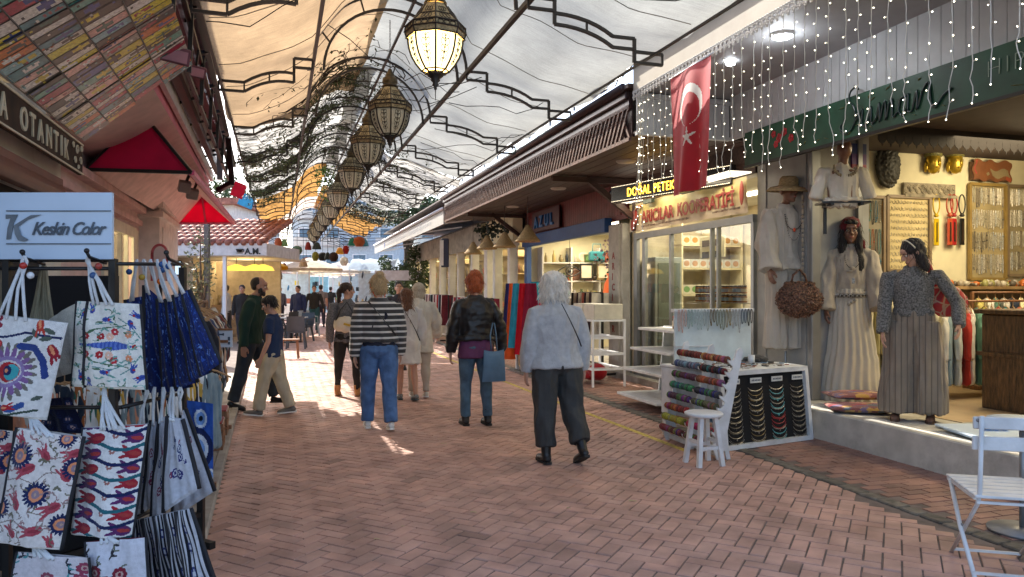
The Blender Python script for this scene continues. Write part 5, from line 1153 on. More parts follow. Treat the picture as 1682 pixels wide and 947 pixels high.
# far people, small in view
def far_person(lab, px, py, d, H, rz, top, leg, hairc=(.02, .015, .012), arms=((0, .14, .2), (0, .14, .2)), legs=((.1, .05, 0, .03), (-.1, .05, 0, .03)), base=None, face=True):
    h = Human(H, legs=legs, arms=arms); hd = at(px, py, d); o = person(lab, 0, 0, rz, h, face=face, voxel=.014, off=(hd.x, hd.y, base if base is not None else 0), group=None)
    h.shirt(o, mat('far_top_%d' % px, top, rough=.9), w=1.12, voxel=.016, sl=.6 if px % 2 else 1); h.trousers(o, mat('far_leg_%d' % px, leg, rough=.9), voxel=.016)
    for n in 'LR': h.shoe(o, rubber, rubber, n)
    h.hair(o, hairmat('far_hair_%d' % px, hairc), [((0, -.025, .045), (.083, .1, .088)), ((0, -.06, -.01), (.07, .05, .06))], 0, voxel=.014); return o
far_person('man in a black vest and green waistband walking towards the camera in the distance', 516, 487, 27, 1.7, PI+.3, (.02, .02, .022), (.02, .09, .12), arms=((.1, .3, .3), (.1, .3, .3)))
far_person('distant man in a checked shirt just behind the man in the black vest', 527, 482, 31, 1.75, .4, (.2, .19, .2), (.03, .03, .05))
far_person('heavy man in a navy top at the distant cafe tables', 490, 492, 25, 1.68, PI-.2, (.02, .03, .09), (.03, .03, .05))
far_person('distant person in dark clothes standing by the bright stalls', 460, 486, 34, 1.66, PI+.5, (.1, .1, .12), (.03, .03, .04))
far_person('man in a black shirt with an orange print standing inside the cafe', 398, 484, 21.5, 1.68, PI+.1, (.02, .018, .018), (.03, .03, .04))
far_person('person in a pale top turned away at the cafe counter', 372, 478, 22.8, 1.7, 1.6, (.5, .5, .5), (.05, .05, .06))
far_person('dark haired man whose head shows beyond the cream shawl', 655, 473, 14.5, 1.7, PI+.2, (.04, .04, .05), (.03, .03, .04))
far_person('distant walker in a black jacket left of the ponytailed woman', 543, 488, 38, 1.7, 0, (.02, .02, .02), (.06, .06, .08), face=False)
far_person('distant walker in a pale shirt by the far stalls', 478, 489, 45, 1.7, .5, (.4, .42, .45), (.1, .1, .14), face=False)
# ================================================================ LEFT: BAG STAND
rope_m = mat('white_rope', (.66, .68, .70), rough=.9, bump=.8, bscale=180, stretch=(1, 1, .5)); pipe_m = mat('black_piping', (.012, .012, .016), rough=.8)
canvas = mat('printed_canvas', (1, 1, 1), attr=True, rough=.9, var=.09, scale=60, bump=.5, bscale=260, sheen=.2, spec=.15)
C_ = lambda s: hx(s)
W0, RED, WINE, NAVY, TEAL, GRN, PUR, PEACH = C_('#d5d3d0'), C_('#a5242b'), C_('#7a1f33'), C_('#1a2550'), C_('#1f5f6a'), C_('#4a6a4c'), C_('#5a3a66'), C_('#d98a62')
def pat_mandala():
    r = Ras(96, 96, W0); r.petal(.52, .45, .19, .30, 22, .022, C_('#6f6a62')).petal(.52, .45, .12, .25, 18, .024, C_('#7c5a8a')).el(.52, .45, .16, .16, C_('#8a76a0')).el(.52, .45, .13, .12, C_('#c9c4c4')).el(.53, .45, .11, .10, RED).el(.56, .45, .075, .08, C_('#3f9aa0')).el(.52, .46, .045, .05, NAVY).el(.51, .46, .018, .02, PEACH)
    r.line([(.1, .86), (.3, .78), (.45, .8), (.62, .86), (.98, .84)], .012, NAVY)
    for x, y, a in ((.66, .8, .6), (.72, .86, 2.4), (.84, .82, .2), (.86, .9, 2.8)): r.el(x, y, .06, .025, C_('#4f5a50'), a)
    r.el(.15, .9, .17, .12, C_('#7c5a8a')).petal(.15, .9, .1, .2, 14, .03, C_('#8a2b3c')).el(.13, .9, .1, .07, TEAL).el(.09, .9, .02, .02, W0).el(.16, .9, .02, .02, W0)
    r.tulip(.32, .7, .22, 3.5, RED, C_('#c94b45')); r.tulip(.16, .22, .25, 2.0, RED, C_('#c94b45')); r.tulip(.93, .7, .18, 5.2, C_('#902030'), PEACH)
    r.line([(.6, .72), (.75, .72), (.85, .6), (.9, .45)], .035, C_('#2c3f7c')).line([(.35, .2), (.45, .1), (.65, .08), (.75, .14)], .03, C_('#33508c')).tulip(.6, .1, .12, .3, RED, PEACH); r.line([(0, .12), (.2, .06), (.6, .02), (.9, .1)], .012, C_('#3a4a40'))
    for x, y, a in ((.48, .03, .4), (.55, .06, 2.5), (.2, .05, 1), (.05, .55, 0), (.88, .22, .4)): r.el(x, y, .055, .022, C_('#4f5a50'), a)
    r.tulip(.75, .95, .15, 5.0, C_('#b53a2e'), PEACH); return r
def pat_iznik():
    r = Ras(90, 110, C_('#dbd8cf')); h = r.h; BL = C_('#3d55a0')
    for y in (h*.5,):
        for i in range(26): t = i/25; r.el(.12+.72*t, y, .03, .012+.05*math.sin(PI*t**1.6), BL if i % 2 else C_('#5a74b8'))
        r.el(.9, y, .03, .03, RED)
    for sg in (-1, 1):
        Y = lambda q: h*.5+sg*q
        for x, q_, c in ((.22, .13, RED), (.42, .13, RED), (.62, .2, C_('#b52f3a')), (.82, .17, PEACH), (.55, .13, C_('#e0b29a'))): r.petal(x, Y(q_), .01, .055, 7, .02, c)
        r.line([(.1, Y(.08)), (.3, Y(.22)), (.55, Y(.26)), (.8, Y(.3))], .008, GRN).line([(.35, Y(.3)), (.6, Y(.33)), (.9, Y(.2))], .007, C_('#5c8a84')).line([(.7, Y(.4)), (.85, Y(.3)), (.97, Y(.12))], .008, C_('#5c8a84'))
        for x, q_, a in ((.5, .37, .1), (.86, .33, -1.3), (.95, .44, 2.6), (.28, .5, 1.6), (.15, .46, -1.5)): r.tulip(x, Y(q_), .13, a if sg > 0 else -a, BL, C_('#2e3f86')); r.el(x+.05*math.cos(a), Y(q_), .018, .018, RED)
        for x, q_, a in ((.3, .2, .6), (.5, .23, -.5), (.7, .27, .4), (.4, .33, .1), (.6, .42, .5), (.2, .36, .2), (.08, .3, .8)): r.el(x, Y(q_), .055, .014, GRN if x < .5 else C_('#6b9a8e'), a*sg)
    return r
def pat_sun():
    r = Ras(90, 150, C_('#d9d2ce')); h = r.h
    def sf(x, y, s=1): r.petal(x, y, .07*s, .19*s, 18, .022*s, NAVY, .2).el(x, y, .12*s, .12*s, NAVY).el(x, y, .10*s, .10*s, PEACH).el(x, y, .06*s, .06*s, C_('#8d7a86')).el(x, y, .02, .02, C_('#b89a8a'))
    TP = C_('#a84452'); TW = C_('#8a7b74')
    for pts in ([(.05, .3), (.3, .4), (.5, .3), (.75, .35), (.95, .25)], [(.0, .9), (.25, 1.0), (.45, .92), (.6, 1.1), (.95, 1.15)], [(.4, 1.4), (.6, 1.3), (.8, 1.36), (1, 1.28)], [(0, 1.2), (.2, 1.18), (.35, 1.25)], [(.5, .55), (.7, .5), (.9, .62)]): r.line(pts, .008, TW)
    for x, y, L, a in ((.3, .22, .22, 2.4), (.62, .28, .26, 3.3), (.26, .62, .24, 2.2), (.8, .62, .28, 3.7), (.33, 1.13, .28, .5+PI), (.88, 1.08, .22, 2.2), (.55, 1.35, .22, 2.2), (.85, .1, .2, 2.0), (.95, 1.42, .24, 3.5), (.15, 1.5, .2, 2.3)): r.tulip(x, y, L, a, TP, C_('#8c3440'))
    for x, y in ((.42, .88), (.5, 1.28), (.2, .45), (.78, .9)): r.el(x, y, .05, .022, C_('#6d6a58'), .8).el(x+.05, y, .05, .02, C_('#6d6a58'), -.7)
    sf(.52, .78); sf(.18, 1.3); sf(.98, 1.2, .9); sf(-.02, .5, .9); sf(.95, .38, .9); sf(.8, 1.62, .7); return r
def pat_wave():
    r = Ras(90, 140, C_('#dcdad8')); h = r.h; q = random.Random(4)
    for k in range(8):
        y = .05+k*.21; c = NAVY if k % 2 else C_('#27616c'); f = lambda x: y+.055*math.sin(x*2*PI*1.0+.5)-.04*x
        r.line([(x/24, f(x/24)) for x in range(25)], .024, c)
        r.tulip(.28, y+.10-.01, .27, PI, (C_('#8e2234'), C_('#5a2a5e'))[k % 2], C_('#a33a3a')); r.tulip(.86, y+.08, .27, PI-.15, (C_('#5a2a5e'), C_('#9a2332'))[k % 2], C_('#a33a3a')); r.petal(.55, y+.12, .0, .05, 6, .02, C_('#a06a62')).el(.55, y+.12, .015, .015, W0)
    return r
def pat_blue(seed=1):
    q = random.Random(seed); r = Ras(50, 80, C_('#18285f'))
    for k in range(170): r.el(q.random(), q.uniform(0, 1.6), q.uniform(.02, .07), q.uniform(.006, .018), q.choice([C_('#2c4a94'), C_('#0f1a44'), C_('#3f66b0'), C_('#6d8cc4'), C_('#22367c')]), q.uniform(0, 3))
    return r
def pat_eyes(seed=1):
    q = random.Random(seed); r = Ras(50, 80, C_('#b7b9c2'))
    for k in range(9):
        x, y, s = q.uniform(.3, .9), q.uniform(.4, 1.2), q.uniform(.04, .10); c = q.choice([C_('#2b2f6a'), C_('#7a3550'), C_('#2a3c66')]); r.ring(x, y, s*.6, s, c).el(x, y, s*.3, s*.3, c)
    return r
def pat_evil():
    r = Ras(60, 110, C_('#2f57a8')); 
    for x, y, s in ((.62, 1.45, .3), (.5, .75, .5), (.9, .15, .22), (-.05, 1.2, .35)): r.el(x, y, s, s*1.0, C_('#16244f') if s > .4 else C_('#2a4d9c')).el(x, y, s*.68, s*.72, C_('#ccd2da')).el(x, y, s*.45, s*.5, C_('#6f93c8')).el(x, y, s*.2, s*.22, C_('#10131c'))
    return r
def pat_stripe(seed=1):
    r = Ras(40, 60, C_('#b5b6bd'))
    for k in range(5): x = .1+k*.2; r.rect(x, 0, x+.09, 3, C_('#14161f'))
    for y in (.5, .9, 1.2): r.ring(.45, y, .05, .09, C_('#333a66'))
    return r
def pat_leaf(seed=1, bgc='#c9c9d2', cs=('#23252c', '#7a1f33', '#2b2b33', '#6b6f62')):
    q = random.Random(seed); r = Ras(80, 100, C_(bgc))
    for k in range(9):
        x, y = q.random(), q.uniform(0, 1.2); a = q.uniform(0, 6); pts = [(x+i*.07*math.cos(a+i*.15), y+i*.07*math.sin(a+i*.15)) for i in range(7)]; r.line(pts, .012, C_(cs[0]))
        for i, p in enumerate(pts[1:]):
            for s_ in (-1, 1): r.el(p[0]+.04*math.cos(a+s_), p[1]+.04*math.sin(a+s_), .045, .016, C_(cs[2+i % 2]), a+s_*.8)
    for k in range(5): x, y = q.random(), q.uniform(0, 1.2); r.petal(x, y, .02, .11, 9, .035, C_(cs[1])).el(x, y, .05, .05, C_('#b99a92')).el(x, y, .025, .025, C_(cs[1]))
    return r
def pat_plain(c): return Ras(4, 4, C_(c))
def bag(label, quad, d, pat, hooks=(), name='tote_bag', thick=.05, pipes=(1, 1), group='canvas tote bags on the stand', n=(56, 70), cm=None, beads=(), pw=.006, ropes=2, extra=(), sp0=.3):
    dd = d if isinstance(d, (list, tuple)) else (d,)*4; TLq, TRq, BRq, BLq = [at(p[0], p[1], e) for p, e in zip(quad, dd)]
    o0 = (TLq+TRq)/2; nr = (TRq-TLq).cross(BLq-TLq).normalized(); nr = nr if nr.y < 0 else -nr; q = random.Random(int(quad[0][0]*7+quad[0][1]))
    ph = q.uniform(0, 6)
    def f(a, s_, sg=1):
        p = (TLq*(1-a)+TRq*a)*s_+(BLq*(1-a)+BRq*a)*(1-s_)
        bl = max(0., math.sin(PI*a))**.55*(.35+.65*(1-s_)**.5)*(1 if s_ > .02 else .4)
        wv = .006*math.sin(a*9+s_*5+ph)+.005*math.sin(a*3-s_*11+ph)+.003*math.sin(a*23+s_*3)
        return p-o0+nr*((thick*.5*bl+wv*(.3+bl)) if sg > 0 else -thick*.5*bl)
    t = thing(name, label, 'bag', Matrix.Translation(o0), group)
    b = MB(); nx, ny = n; b.grid(nx, ny, lambda a, s_: f(a, s_), colfn=lambda u, v: pat.sample(u, v))
    avg = tuple(np.asarray(pat.a[2, 2])*.9); b.grid(8, 10, lambda a, s_: f(1-a, s_, -1), colfn=lambda u, v: tuple(float(x) for x in avg)); b.build('panel', cm or canvas, t, col=True)
    for side, on in zip((0, 1), pipes):
        if on:
            b = MB(); b.tube([f(side, s_/12) for s_ in range(13)], pw, 6); b.build('piping', pipe_m, t)
    for e in extra: b = MB(); b.tube([f(e+.0*s_, s_/10)+nr*.003 for s_ in range(11)], pw, 6); b.build('piping', pipe_m, t)
    for hk in hooks:
        hx_, hy, hd = hk; hp = at(hx_, hy, hd)-o0
        for r_ in range(ropes):
            a0 = sp0+.07*r_+q.uniform(-.02, .02); a1 = sp0+.2+.08*r_+q.uniform(-.03, .03)
            for a_ in (a0, a1):
                p0 = f(a_, .97); b = MB(); m_ = p0.lerp(hp, .5)+Vector((q.uniform(-.008, .008), -.01, .0)); b.tube([p0+nr*.004, p0.lerp(m_, .5)+nr*.004, m_, hp+Vector((q.uniform(-.012, .012), 0, -.01)), hp+Vector((0, 0, .012))], .0065, 6); ro = b.build('rope_handle', rope_m, t)
        for bd in beads: b = MB(); c = at(bd[0], bd[1], hd-.02)-o0; b.ell(c, .014, 10, 8); b.build('bead', paint(bd[2], rough=.25), t)
    return t
HK = (42, 425, 3.0)
bag('white tote with a big purple mandala and red tulips, upper left of the stand', ((-40, 512), (112, 530), (76, 690), (-60, 668)), 2.9, pat_mandala().fill(3, 60, [C_('#4f5a50'), C_('#2c3f7c'), C_('#8a2b3c')], .011), [(40, 425, 2.95)], beads=((38, 436, '#b8332a'), (50, 452, '#d8dce0')), n=(130, 130), pipes=(1, 0), thick=.10)
bag('plain cream tote tucked behind the floral tote at the top', ((80, 524), (128, 496), (126, 610), (92, 620)), 3.25, pat_plain('#b9b3a6'), thick=.04, pipes=(0, 0), n=(10, 12))
bag('cream tote with blue tulips, red carnations and a blue cypress', ((126, 494), (231, 499), (241, 640), (118, 634)), 3.0, pat_iznik().fill(4, 60, [GRN, C_('#6b9a8e'), C_('#8fb0a8')], .006), [(146, 424, 3.02)], beads=((153, 452, '#31507e'), (162, 437, '#9a3a30')), n=(120, 150), extra=(.19,), thick=.07)
bag('navy dotted bag hanging in the shade under the mandala tote', ((72, 655), (116, 652), (142, 712), (66, 706)), 3.3, pat_leaf(9, '#0d1230', ('#0a0e24', '#2a3358', '#141c40', '#1a2348')), pipes=(0, 0), n=(30, 30))
bag('tote with navy sunflowers and rose tulips, lower left of the stand', ((28, 702), (138, 717), (100, 903), (-8, 889)), 2.85, pat_sun().fill(2, 90, [C_('#8a7b74'), C_('#6d6a58'), C_('#9c7a78')]), [(48, 668, 2.95)], n=(110, 170), thick=.08, pw=.008)
bag('second sunflower tote cut off by the left edge of the stand', ((-80, 700), (24, 708), (0, 884), (-95, 880)), 3.0, pat_sun(), [(-20, 668, 3.0)], n=(60, 90), thick=.05)
bag('tote with rows of tulips between wavy navy and teal lines', ((136, 702), (245, 696), (217, 884), (117, 876)), 2.95, pat_wave().fill(5, 30, [C_('#7a5a52'), C_('#8a6a62')], .006), [(172, 640, 3.0)], n=(110, 170), thick=.09, ropes=3)
for i, (qd, c) in enumerate((( ((205, 492), (236, 486), (262, 640), (236, 644)), 'behind'), (((236, 468), (262, 490), (296, 642), (240, 645)), 'a'), (((258, 490), (280, 494), (314, 636), (268, 643)), 'b'), (((272, 490), (292, 491), (324, 628), (290, 638)), 'c'), (((284, 484), (302, 481), (346, 612), (314, 626)), 'd'), (((299, 480), (311, 475), (363, 596), (330, 618)), 'e'))):
    lab = ['narrow blue printed tote behind the fan of blue totes', 'first blue marbled tote of the fan, next to the cream floral tote', 'second blue marbled tote of the fan', 'third blue marbled tote of the fan', 'fourth blue marbled tote of the fan', 'last blue marbled tote of the fan, outermost towards the street'][i]
    bag(lab, qd, 3.5-.06*i, pat_blue(i), [(225+i*11, 430, 3.45-.05*i)], n=(36, 60), thick=.05, pw=.009, ropes=1 if i else 2, group='fan of blue marbled totes', beads=(((212, 446, '#23508e'), (267, 443, '#2b5a9a')), ((233, 455, '#b79c3c'),), ((263, 462, '#d8661e'),), ((266, 434, '#2f62a8'),), ((277, 437, '#2b5a9a'),), ())[i])
b = MB(); b.tube([at(190, 433, 3.05), at(230, 433, 3.4), at(300, 431, 3.3)], .009, 6)
for i, (qd) in enumerate((((224, 700), (250, 692), (263, 806), (222, 850)), ((248, 690), (263, 696), (276, 816), (234, 842)), ((261, 692), (277, 680), (290, 826), (248, 858)), ((275, 683), (300, 688), (328, 802), (268, 842)), ((298, 676), (305, 671), (353, 806), (282, 852)))):
    lab = ['grey evil eye tote nearest the wavy tulip tote', 'second grey evil eye tote of its overlapping row', 'middle grey evil eye tote of its overlapping row', 'fourth grey evil eye tote, with a cluster of small rings', 'outermost grey evil eye tote, reaching towards the street'][i]
    bag(lab, qd, 3.3-.07*i if i < 4 else 3.35, pat_eyes(i+2), [(240+i*14, 640, 3.3)], n=(36, 56), thick=.045, pw=.010, ropes=1, group='row of grey evil eye totes')
bag('bright blue evil eye tote hanging beyond the grey totes', ((296, 656), (350, 663), (350, 790), (312, 782)), 3.8, pat_evil(), n=(44, 80), pipes=(0, 0), thick=.04)
for k in range(5):
    bag(['striped tote nearest the wavy tulip tote in the bottom row', 'second black striped tote of the bottom row', 'middle black striped tote of the bottom row', 'fourth black striped tote of the bottom row', 'outermost black striped tote of the bottom row'][k], ((216+18*k, 856-4*k), (238+19*k, 850-4*k), (284+20*k, 985), (232+20*k, 990)), 3.15-.05*k, pat_stripe(k), n=(30, 40), thick=.05, pw=.008, pipes=(1, 1), group='row of black striped totes')
bag('pink and teal floral tote in the bottom row under the sunflower tote', ((28, 906), (146, 916), (152, 1030), (5, 1030)), 2.85, pat_leaf(3, '#c9c2c6', ('#2a2c34', '#8c3a52', '#4a8a90', '#2b2f3c')), [(52, 880, 2.9)], n=(100, 100))
bag('white tote with dark red flowers and black leaves in the bottom row', ((140, 890), (240, 882), (247, 1030), (138, 1030)), 2.9, pat_leaf(7), [(172, 868, 2.95)], n=(100, 110))
# the stand: black frame, board
st = thing('display_stand', 'black metal stand with top board carrying the canvas bags', 'display stand', Matrix.Translation(at(95, 900, 3.2)*Vector((1, 1, 0)) if False else Vector((at(95, 900, 3.2).x, 3.2, .05))))
sb = Matrix.Translation(-Vector((at(95, 900, 3.2).x, 3.2, .05)))
def sp(nm, b, m): return b.build(nm, m, st, sb)
X = lambda px, d: at(px, 476, d).x
for px, d in ((12, 3.1), (186, 3.1), (-90, 3.1), (12, 3.75), (186, 3.75), (300, 3.6)):
    b = MB(); b.b6(X(px, d)-.014, X(px, d)+.014, d-.014, d+.014, .05, 1.68 if d < 3.5 else 1.66); sp('post', b, rail_m)
b = MB()
for z in (1.675, 1.64): b.tube([(X(-90, 3.1), 3.1, z), (X(188, 3.1), 3.1, z)], .009, 6)
for z in (1.05, .55): b.tube([(X(-90, 3.1), 3.15, z), (X(188, 3.1), 3.15, z)], .009, 6); b.tube([(X(188, 3.1), 3.15, z), (X(300, 3.6), 3.55, z)], .009, 6)
b.tube([(X(188, 3.1), 3.1, 1.66), (X(300, 3.45), 3.45, 1.67)], .009, 6); b.tube([(X(12, 3.1), 3.1, 1.66), (X(12, 3.75), 3.75, 1.66)], .009, 6)
sp('rail', b, rail_m)
for px, py in ((42, 424), (147, 422), (277, 425)):
    b = MB(); c = at(px, py, 3.0); b.tube([c+Vector((0, .12, -.02)), c, c+Vector((0, -.02, .02))], .007, 6); b.ell(c+Vector((0, -.02, .025)), .011, 8, 6); sp('hook', b, rail_m)
b = MB(); bx0, bx1 = X(-70, 3.08), at(186, 0, 3.08).x; b.b6(bx0, bx1, 3.07, 3.085, 1.678, 1.955); brd = sp('board', b, mat('pale_blue_board', (.50, .62, .76), rough=.5, var=.05, scale=3, bump=.3, bscale=6))
ink = paint('#46525f', rough=.5)
b = MB()
for y in (346, 400): a_, c_ = at(10, y, 3.065), at(182, y, 3.065); b.box((a_+c_)/2, (c_.x-a_.x, .003, .004))
b.build('ruled_line', ink, brd)
def pxpoly(pts, d=3.064, th=.003):
    b = MB(); P_ = [at(x, y, d) for x, y in pts]; n_ = len(P_); b.add(P_+[p+Vector((0, th, 0)) for p in P_], [tuple(range(n_)), tuple(reversed(range(n_, 2*n_)))]+[(i, n_+i, n_+(i+1) % n_, (i+1) % n_) for i in range(n_)], None, False); return b
lg = [pxpoly([(9, 352), (29, 352), (22, 366), (17, 392), (10, 393), (12, 374), (17, 358), (9, 359)]), pxpoly([(22, 370), (50, 353), (68, 352), (45, 360), (29, 372)], 3.062), pxpoly([(22, 371), (29, 370), (34, 386), (46, 393), (38, 396), (29, 394), (24, 384)], 3.060)]
for g_ in lg: g_.build('emblem', mat('logo_grey', (.13, .16, .19), rough=.4, var=.3, scale=9), brd)
k0 = at(51, 385, 3.064)
text('lettering', 'Keskin Color', .075, ink, brd, Matrix.Translation(k0) @ FACE, ext=.0012, shear=.42, xs=.86, off=.0012, sp=.86)
b = MB(); b.box((X(45, 3.9), 3.9, .85), (.95, .03, 1.55)); sp('backing_shade', b, mat('painted_interior_shade', (.02, .018, .02)))  # near-black sheet paints the shaded gap behind the bags
# tassel bundles and brown panels seen behind the top rail
q = random.Random(6)
for i, (px, py0, py1, w_, c, lab) in enumerate(((72, 440, 532, 30, '#8b8672', 'bundle of olive grey fringed cords hanging inside the stand'), (8, 440, 530, 16, '#a39a84', 'pale cord bundle by the left post of the stand'))):
    t = thing('cord_bundle', lab, 'cords', Matrix.Translation(at(px, py0, 3.4)), 'cord bundles inside the stand')
    b = MB()
    for k in range(16): x = q.uniform(-1, 1); b.tube([at(px+x*4, py0, 3.4)-t.location, at(px+x*w_*.4, (py0+py1)/2, 3.4+q.uniform(-.02, .02))-t.location, at(px+x*w_*.75, py1, 3.4)-t.location], .008, 5)
    b.build('cords', cloth(c), t); b = MB(); b.ell((0, 0, 0), .015, 8, 6); b.build('knot', cloth(c), t)
# ---------------------------------------------------------------- garments
def garment_meshes():
    out = []
    for sd in range(3):
        b = MB(); L = .78; b.stack([(0, 0, -.02, .02, .018), (0, 0, -.05, .13, .022), (0, 0, -.09, .20, .028), (0, 0, -.2, .20, .035), (0, 0, -.45, .21, .04), (.01*sd, 0, -L+.03, .24, .045), (0, .01, -L, .235, .04)], 16)
        for s_ in (-1, 1): b.tube([(s_*.17, 0, -.08), (s_*.22, .012, -.22), (s_*.235, .016, -.4), (s_*.23, .012, -.52)], [.03, .04, .036, .034], 8)
        me = fuse(b, .014, 3); folds(me, .014, (22, 22, 3), sd*5, .004); out.append(me)
    return out
gms = garment_meshes()
hgm = MB(); hgm.tube([(-.19, 0, -.075), (-.1, 0, -.03), (0, 0, 0), (.1, 0, -.03), (.19, 0, -.075)], .006, 5); hgm.tube([(0, 0, 0), (0, 0, .035), (.018, 0, .055), (.01, 0, .075), (-.012, 0, .07)], .003, 4); hg_me = hgm.mesh('hanger'); hg_me.materials.append(mat('hanger_wood', (.35, .2, .09), rough=.5))
gn = [0]
def garment(mw, col, label, group, sc=(1, 1, 1), name='garment', hanger=True):
    gn[0] += 1; t = thing(name, label, 'garment', mw, group); me = gms[gn[0] % 3]
    if not me.materials: me.materials.append(None)
    o = link('cloth', me, None, t, Matrix.Diagonal((*sc, 1))); set_mat(o, cloth(col, var=.18))
    if hanger: link('hanger', hg_me, None, t)
    return t
def rack(name, label, F, p0, p1, z, m, feet=.2, base=0, depth=.5):
    p0, p1 = Vector(p0), Vector(p1); t = Th(name, label, 'clothes rack', F, (p0.x, p0.y, base)); d = (p1-p0).normalized(); s_ = Vector((-d.y, d.x, 0))*depth/2
    b = MB(); b.tube([(p0.x, p0.y, z), (p1.x, p1.y, z)], .014, 8); t.p('rail', b, m)
    for p in (p0, p1):
        b = MB(); b.bar((p.x, p.y, base), (p.x, p.y, z), .035); t.p('upright', b, m); b = MB(); b.bar((p.x-s_.x, p.y-s_.y, base+.03), (p.x+s_.x, p.y+s_.y, base+.03), .04); t.p('foot', b, m)
    b = MB(); b.bar((p0.x, p0.y, base+.2), (p1.x, p1.y, base+.2), .03); t.p('lower_bar', b, m)
    return t
wood = mat('orange_wood', (.22, .10, .045), rough=.5, var=.3, scale=5, stretch=(8, 8, 1))
rack('wooden_rack', 'brown wooden clothes rail on the left kerb beyond the bags', FL, (-.62, 6.0), (-.62, 8.5), 1.43, wood, base=.05)
cols = ['#26262c', '#8a6a4a', '#3d4a66', '#b8b2a6', '#1c1c20', '#5a3a30', '#caa58a', '#2d3a33', '#c7c3bb', '#30343c', '#9aa0a8', '#6b2f2a', '#1f2430', '#b98a5a', '#2a2a2a']
for i in range(15):
    y = 6.1+i*.12; garment(FL @ Matrix.Translation((-.62, y, 1.43-.05)) @ Matrix.Rotation(.1*math.sin(i*3), 4, 'Z'), cols[i], 'garment hanging among the mixed clothes on the wooden rail', 'clothes on the wooden rail', (1, 1, .95))
garment(FL @ Matrix.Translation((-.58, 7.95, 1.38)) @ Matrix.Rotation(1.2, 4, 'Z'), '#0b0b0d', 'long black dress hanging nearly to the kerb on the wooden rail', 'clothes on the wooden rail', (.75, 1.6, 1.68))
garment(FL @ Matrix.Translation((-.55, 6.9, 1.38)) @ Matrix.Rotation(1.0, 4, 'Z'), '#7ba0bd', 'light blue denim garment near the street end of the wooden rail', 'clothes on the wooden rail', (.6, 1.3, 1.6))
garment(FL @ Matrix.Translation((-.55, 8.4, 1.38)) @ Matrix.Rotation(1.3, 4, 'Z'), '#c9bfae', 'cream garment behind the long black dress', 'clothes on the wooden rail', (.6, 1.0, 1.1))
garment(FL @ Matrix.Translation((-.7, 5.9, 1.2)) @ Matrix.Rotation(1.0, 4, 'Z'), '#6b3424', 'rust brown garment below the blue totes', 'clothes on the wooden rail', (.5, 1.2, 1.2))
pc = at(367, 556, 5.9); t = thing('price_card', 'white price card clipped to the wooden rail', 'sign', Matrix.Translation(pc), None)
b = MB(); b.box((0, 0, 0), (.145, .006, .135)); cd = b.build('card', paint('#cfd3d8'), t); b = MB(); b.box((0, -.006, .075), (.15, .02, .016)); b.box((-.02, -.012, -.02), (.12, .015, .022)); b.build('wooden_clip', wood, t)
b = MB()
for (x, z, w_, h_) in ((-.02, .035, .05, .012), (.0, .035, .012, .02), (.045, .0, .018, .03), (.045, -.035, .018, .022)): b.box((x, -.004, z), (w_, .002, h_))
b.build('printed_marks', ink, cd)
for i, (y, h_) in enumerate(((8.35, .55), (7.6, .5))):
    t = Th('wooden_crate', ('low orange wooden crate at the far foot of the clothes rail', 'low wooden crate under the blue denim garment')[i], 'crate', FL, (-.55, y, .05)); b = MB()
    for z in (.05, .14, .23): b.b6(-.75, -.4, y-.2, y+.2, z, z+.07)
    t.p('slats', b, wood); b = MB(); b.b6(-.74, -.41, y-.19, y+.19, .3, .31); t.p('lid', b, cloth('#8c1f22'))
# the mixed clothes seen between the upper and lower bags
rack('shade_rack', 'low dark clothes rail inside the bag stand', FW, (X(60, 3.5), 3.5), (X(330, 4.3), 4.3), 1.16, rail_m, base=.05, depth=.2)
for i in range(22):
    f = i/21; d = 3.5+.8*f; c = ['#c98a6a', '#cfcfc4', '#1d2a3a', '#d9d4c8', '#9a5a30', '#e0e0dc', '#3c6a5a', '#c9a04a', '#20202a', '#dcdcd8', '#7c8a8c'][i % 11]
    garment(Matrix.Translation((X(60, 3.5)+(X(330, 4.3)-X(60, 3.5))*f, d, 1.10)) @ Matrix.Rotation(1.0+.1*math.sin(i*2.3), 4, 'Z'), c, 'folded garment in the colourful row between the upper and lower totes', 'colourful clothes inside the bag stand', (.5, .8, .62))
# pink mirror, dark screen on the pilaster
mr = at(262, 424, 8.2); t = thing('arched_mirror', 'small arched mirror in a pink frame standing behind the blue totes', 'mirror', Matrix.Translation(mr)); b = MB(); ar = [(-.085, 0, -.25), (-.085, 0, .05)]+[(.085*math.cos(a), 0, .05+.1*math.sin(a)) for a in [PI-i*PI/12 for i in range(13)]]+[(.085, 0, -.25)]
b.tube(ar, .014, 8); b.build('frame', mat('mirror_pink', (.5, .09, .1), rough=.4), t); b = MB(); n_ = len(ar); b.add([Vector(p)+Vector((0, .004, 0)) for p in ar], [tuple(range(n_))], None, False); b.build('glass', mat('mirror_glass', (.8, .8, .8), rough=.03, metal=1, var=0), t)
b = MB(); b.tube([(0, .02, -.25), (0, .02, -1.6)], .02, 6); b.lathe([(.001, 0), (.16, 0), (.16, .02), (.02, .04)], 16, Matrix.Translation((0, .02, -mr.z+.05))); b.build('stand', rail_m, t)
ms_ = at(293, 440, 9.8); t = thing('wall_screen', 'small dark framed screen on the end of the pink shop', 'screen', Matrix.Translation(ms_)); b = MB(); b.box((0, 0, 0), (.09, .03, .2), bev=.006); b.build('frame', rail_m, t); b = MB(); b.box((0, -.017, 0), (.07, .004, .17)); b.build('display', mat('screen_glow', (.4, .55, .7), emit=.5), t)
# ================================================================ RIGHT: GOODS AND FURNITURE
white_p = mat('worn_white_paint', (.66, .68, .69), rough=.5, var=.1, scale=8, dirt=.22, bump=.2, bscale=40)
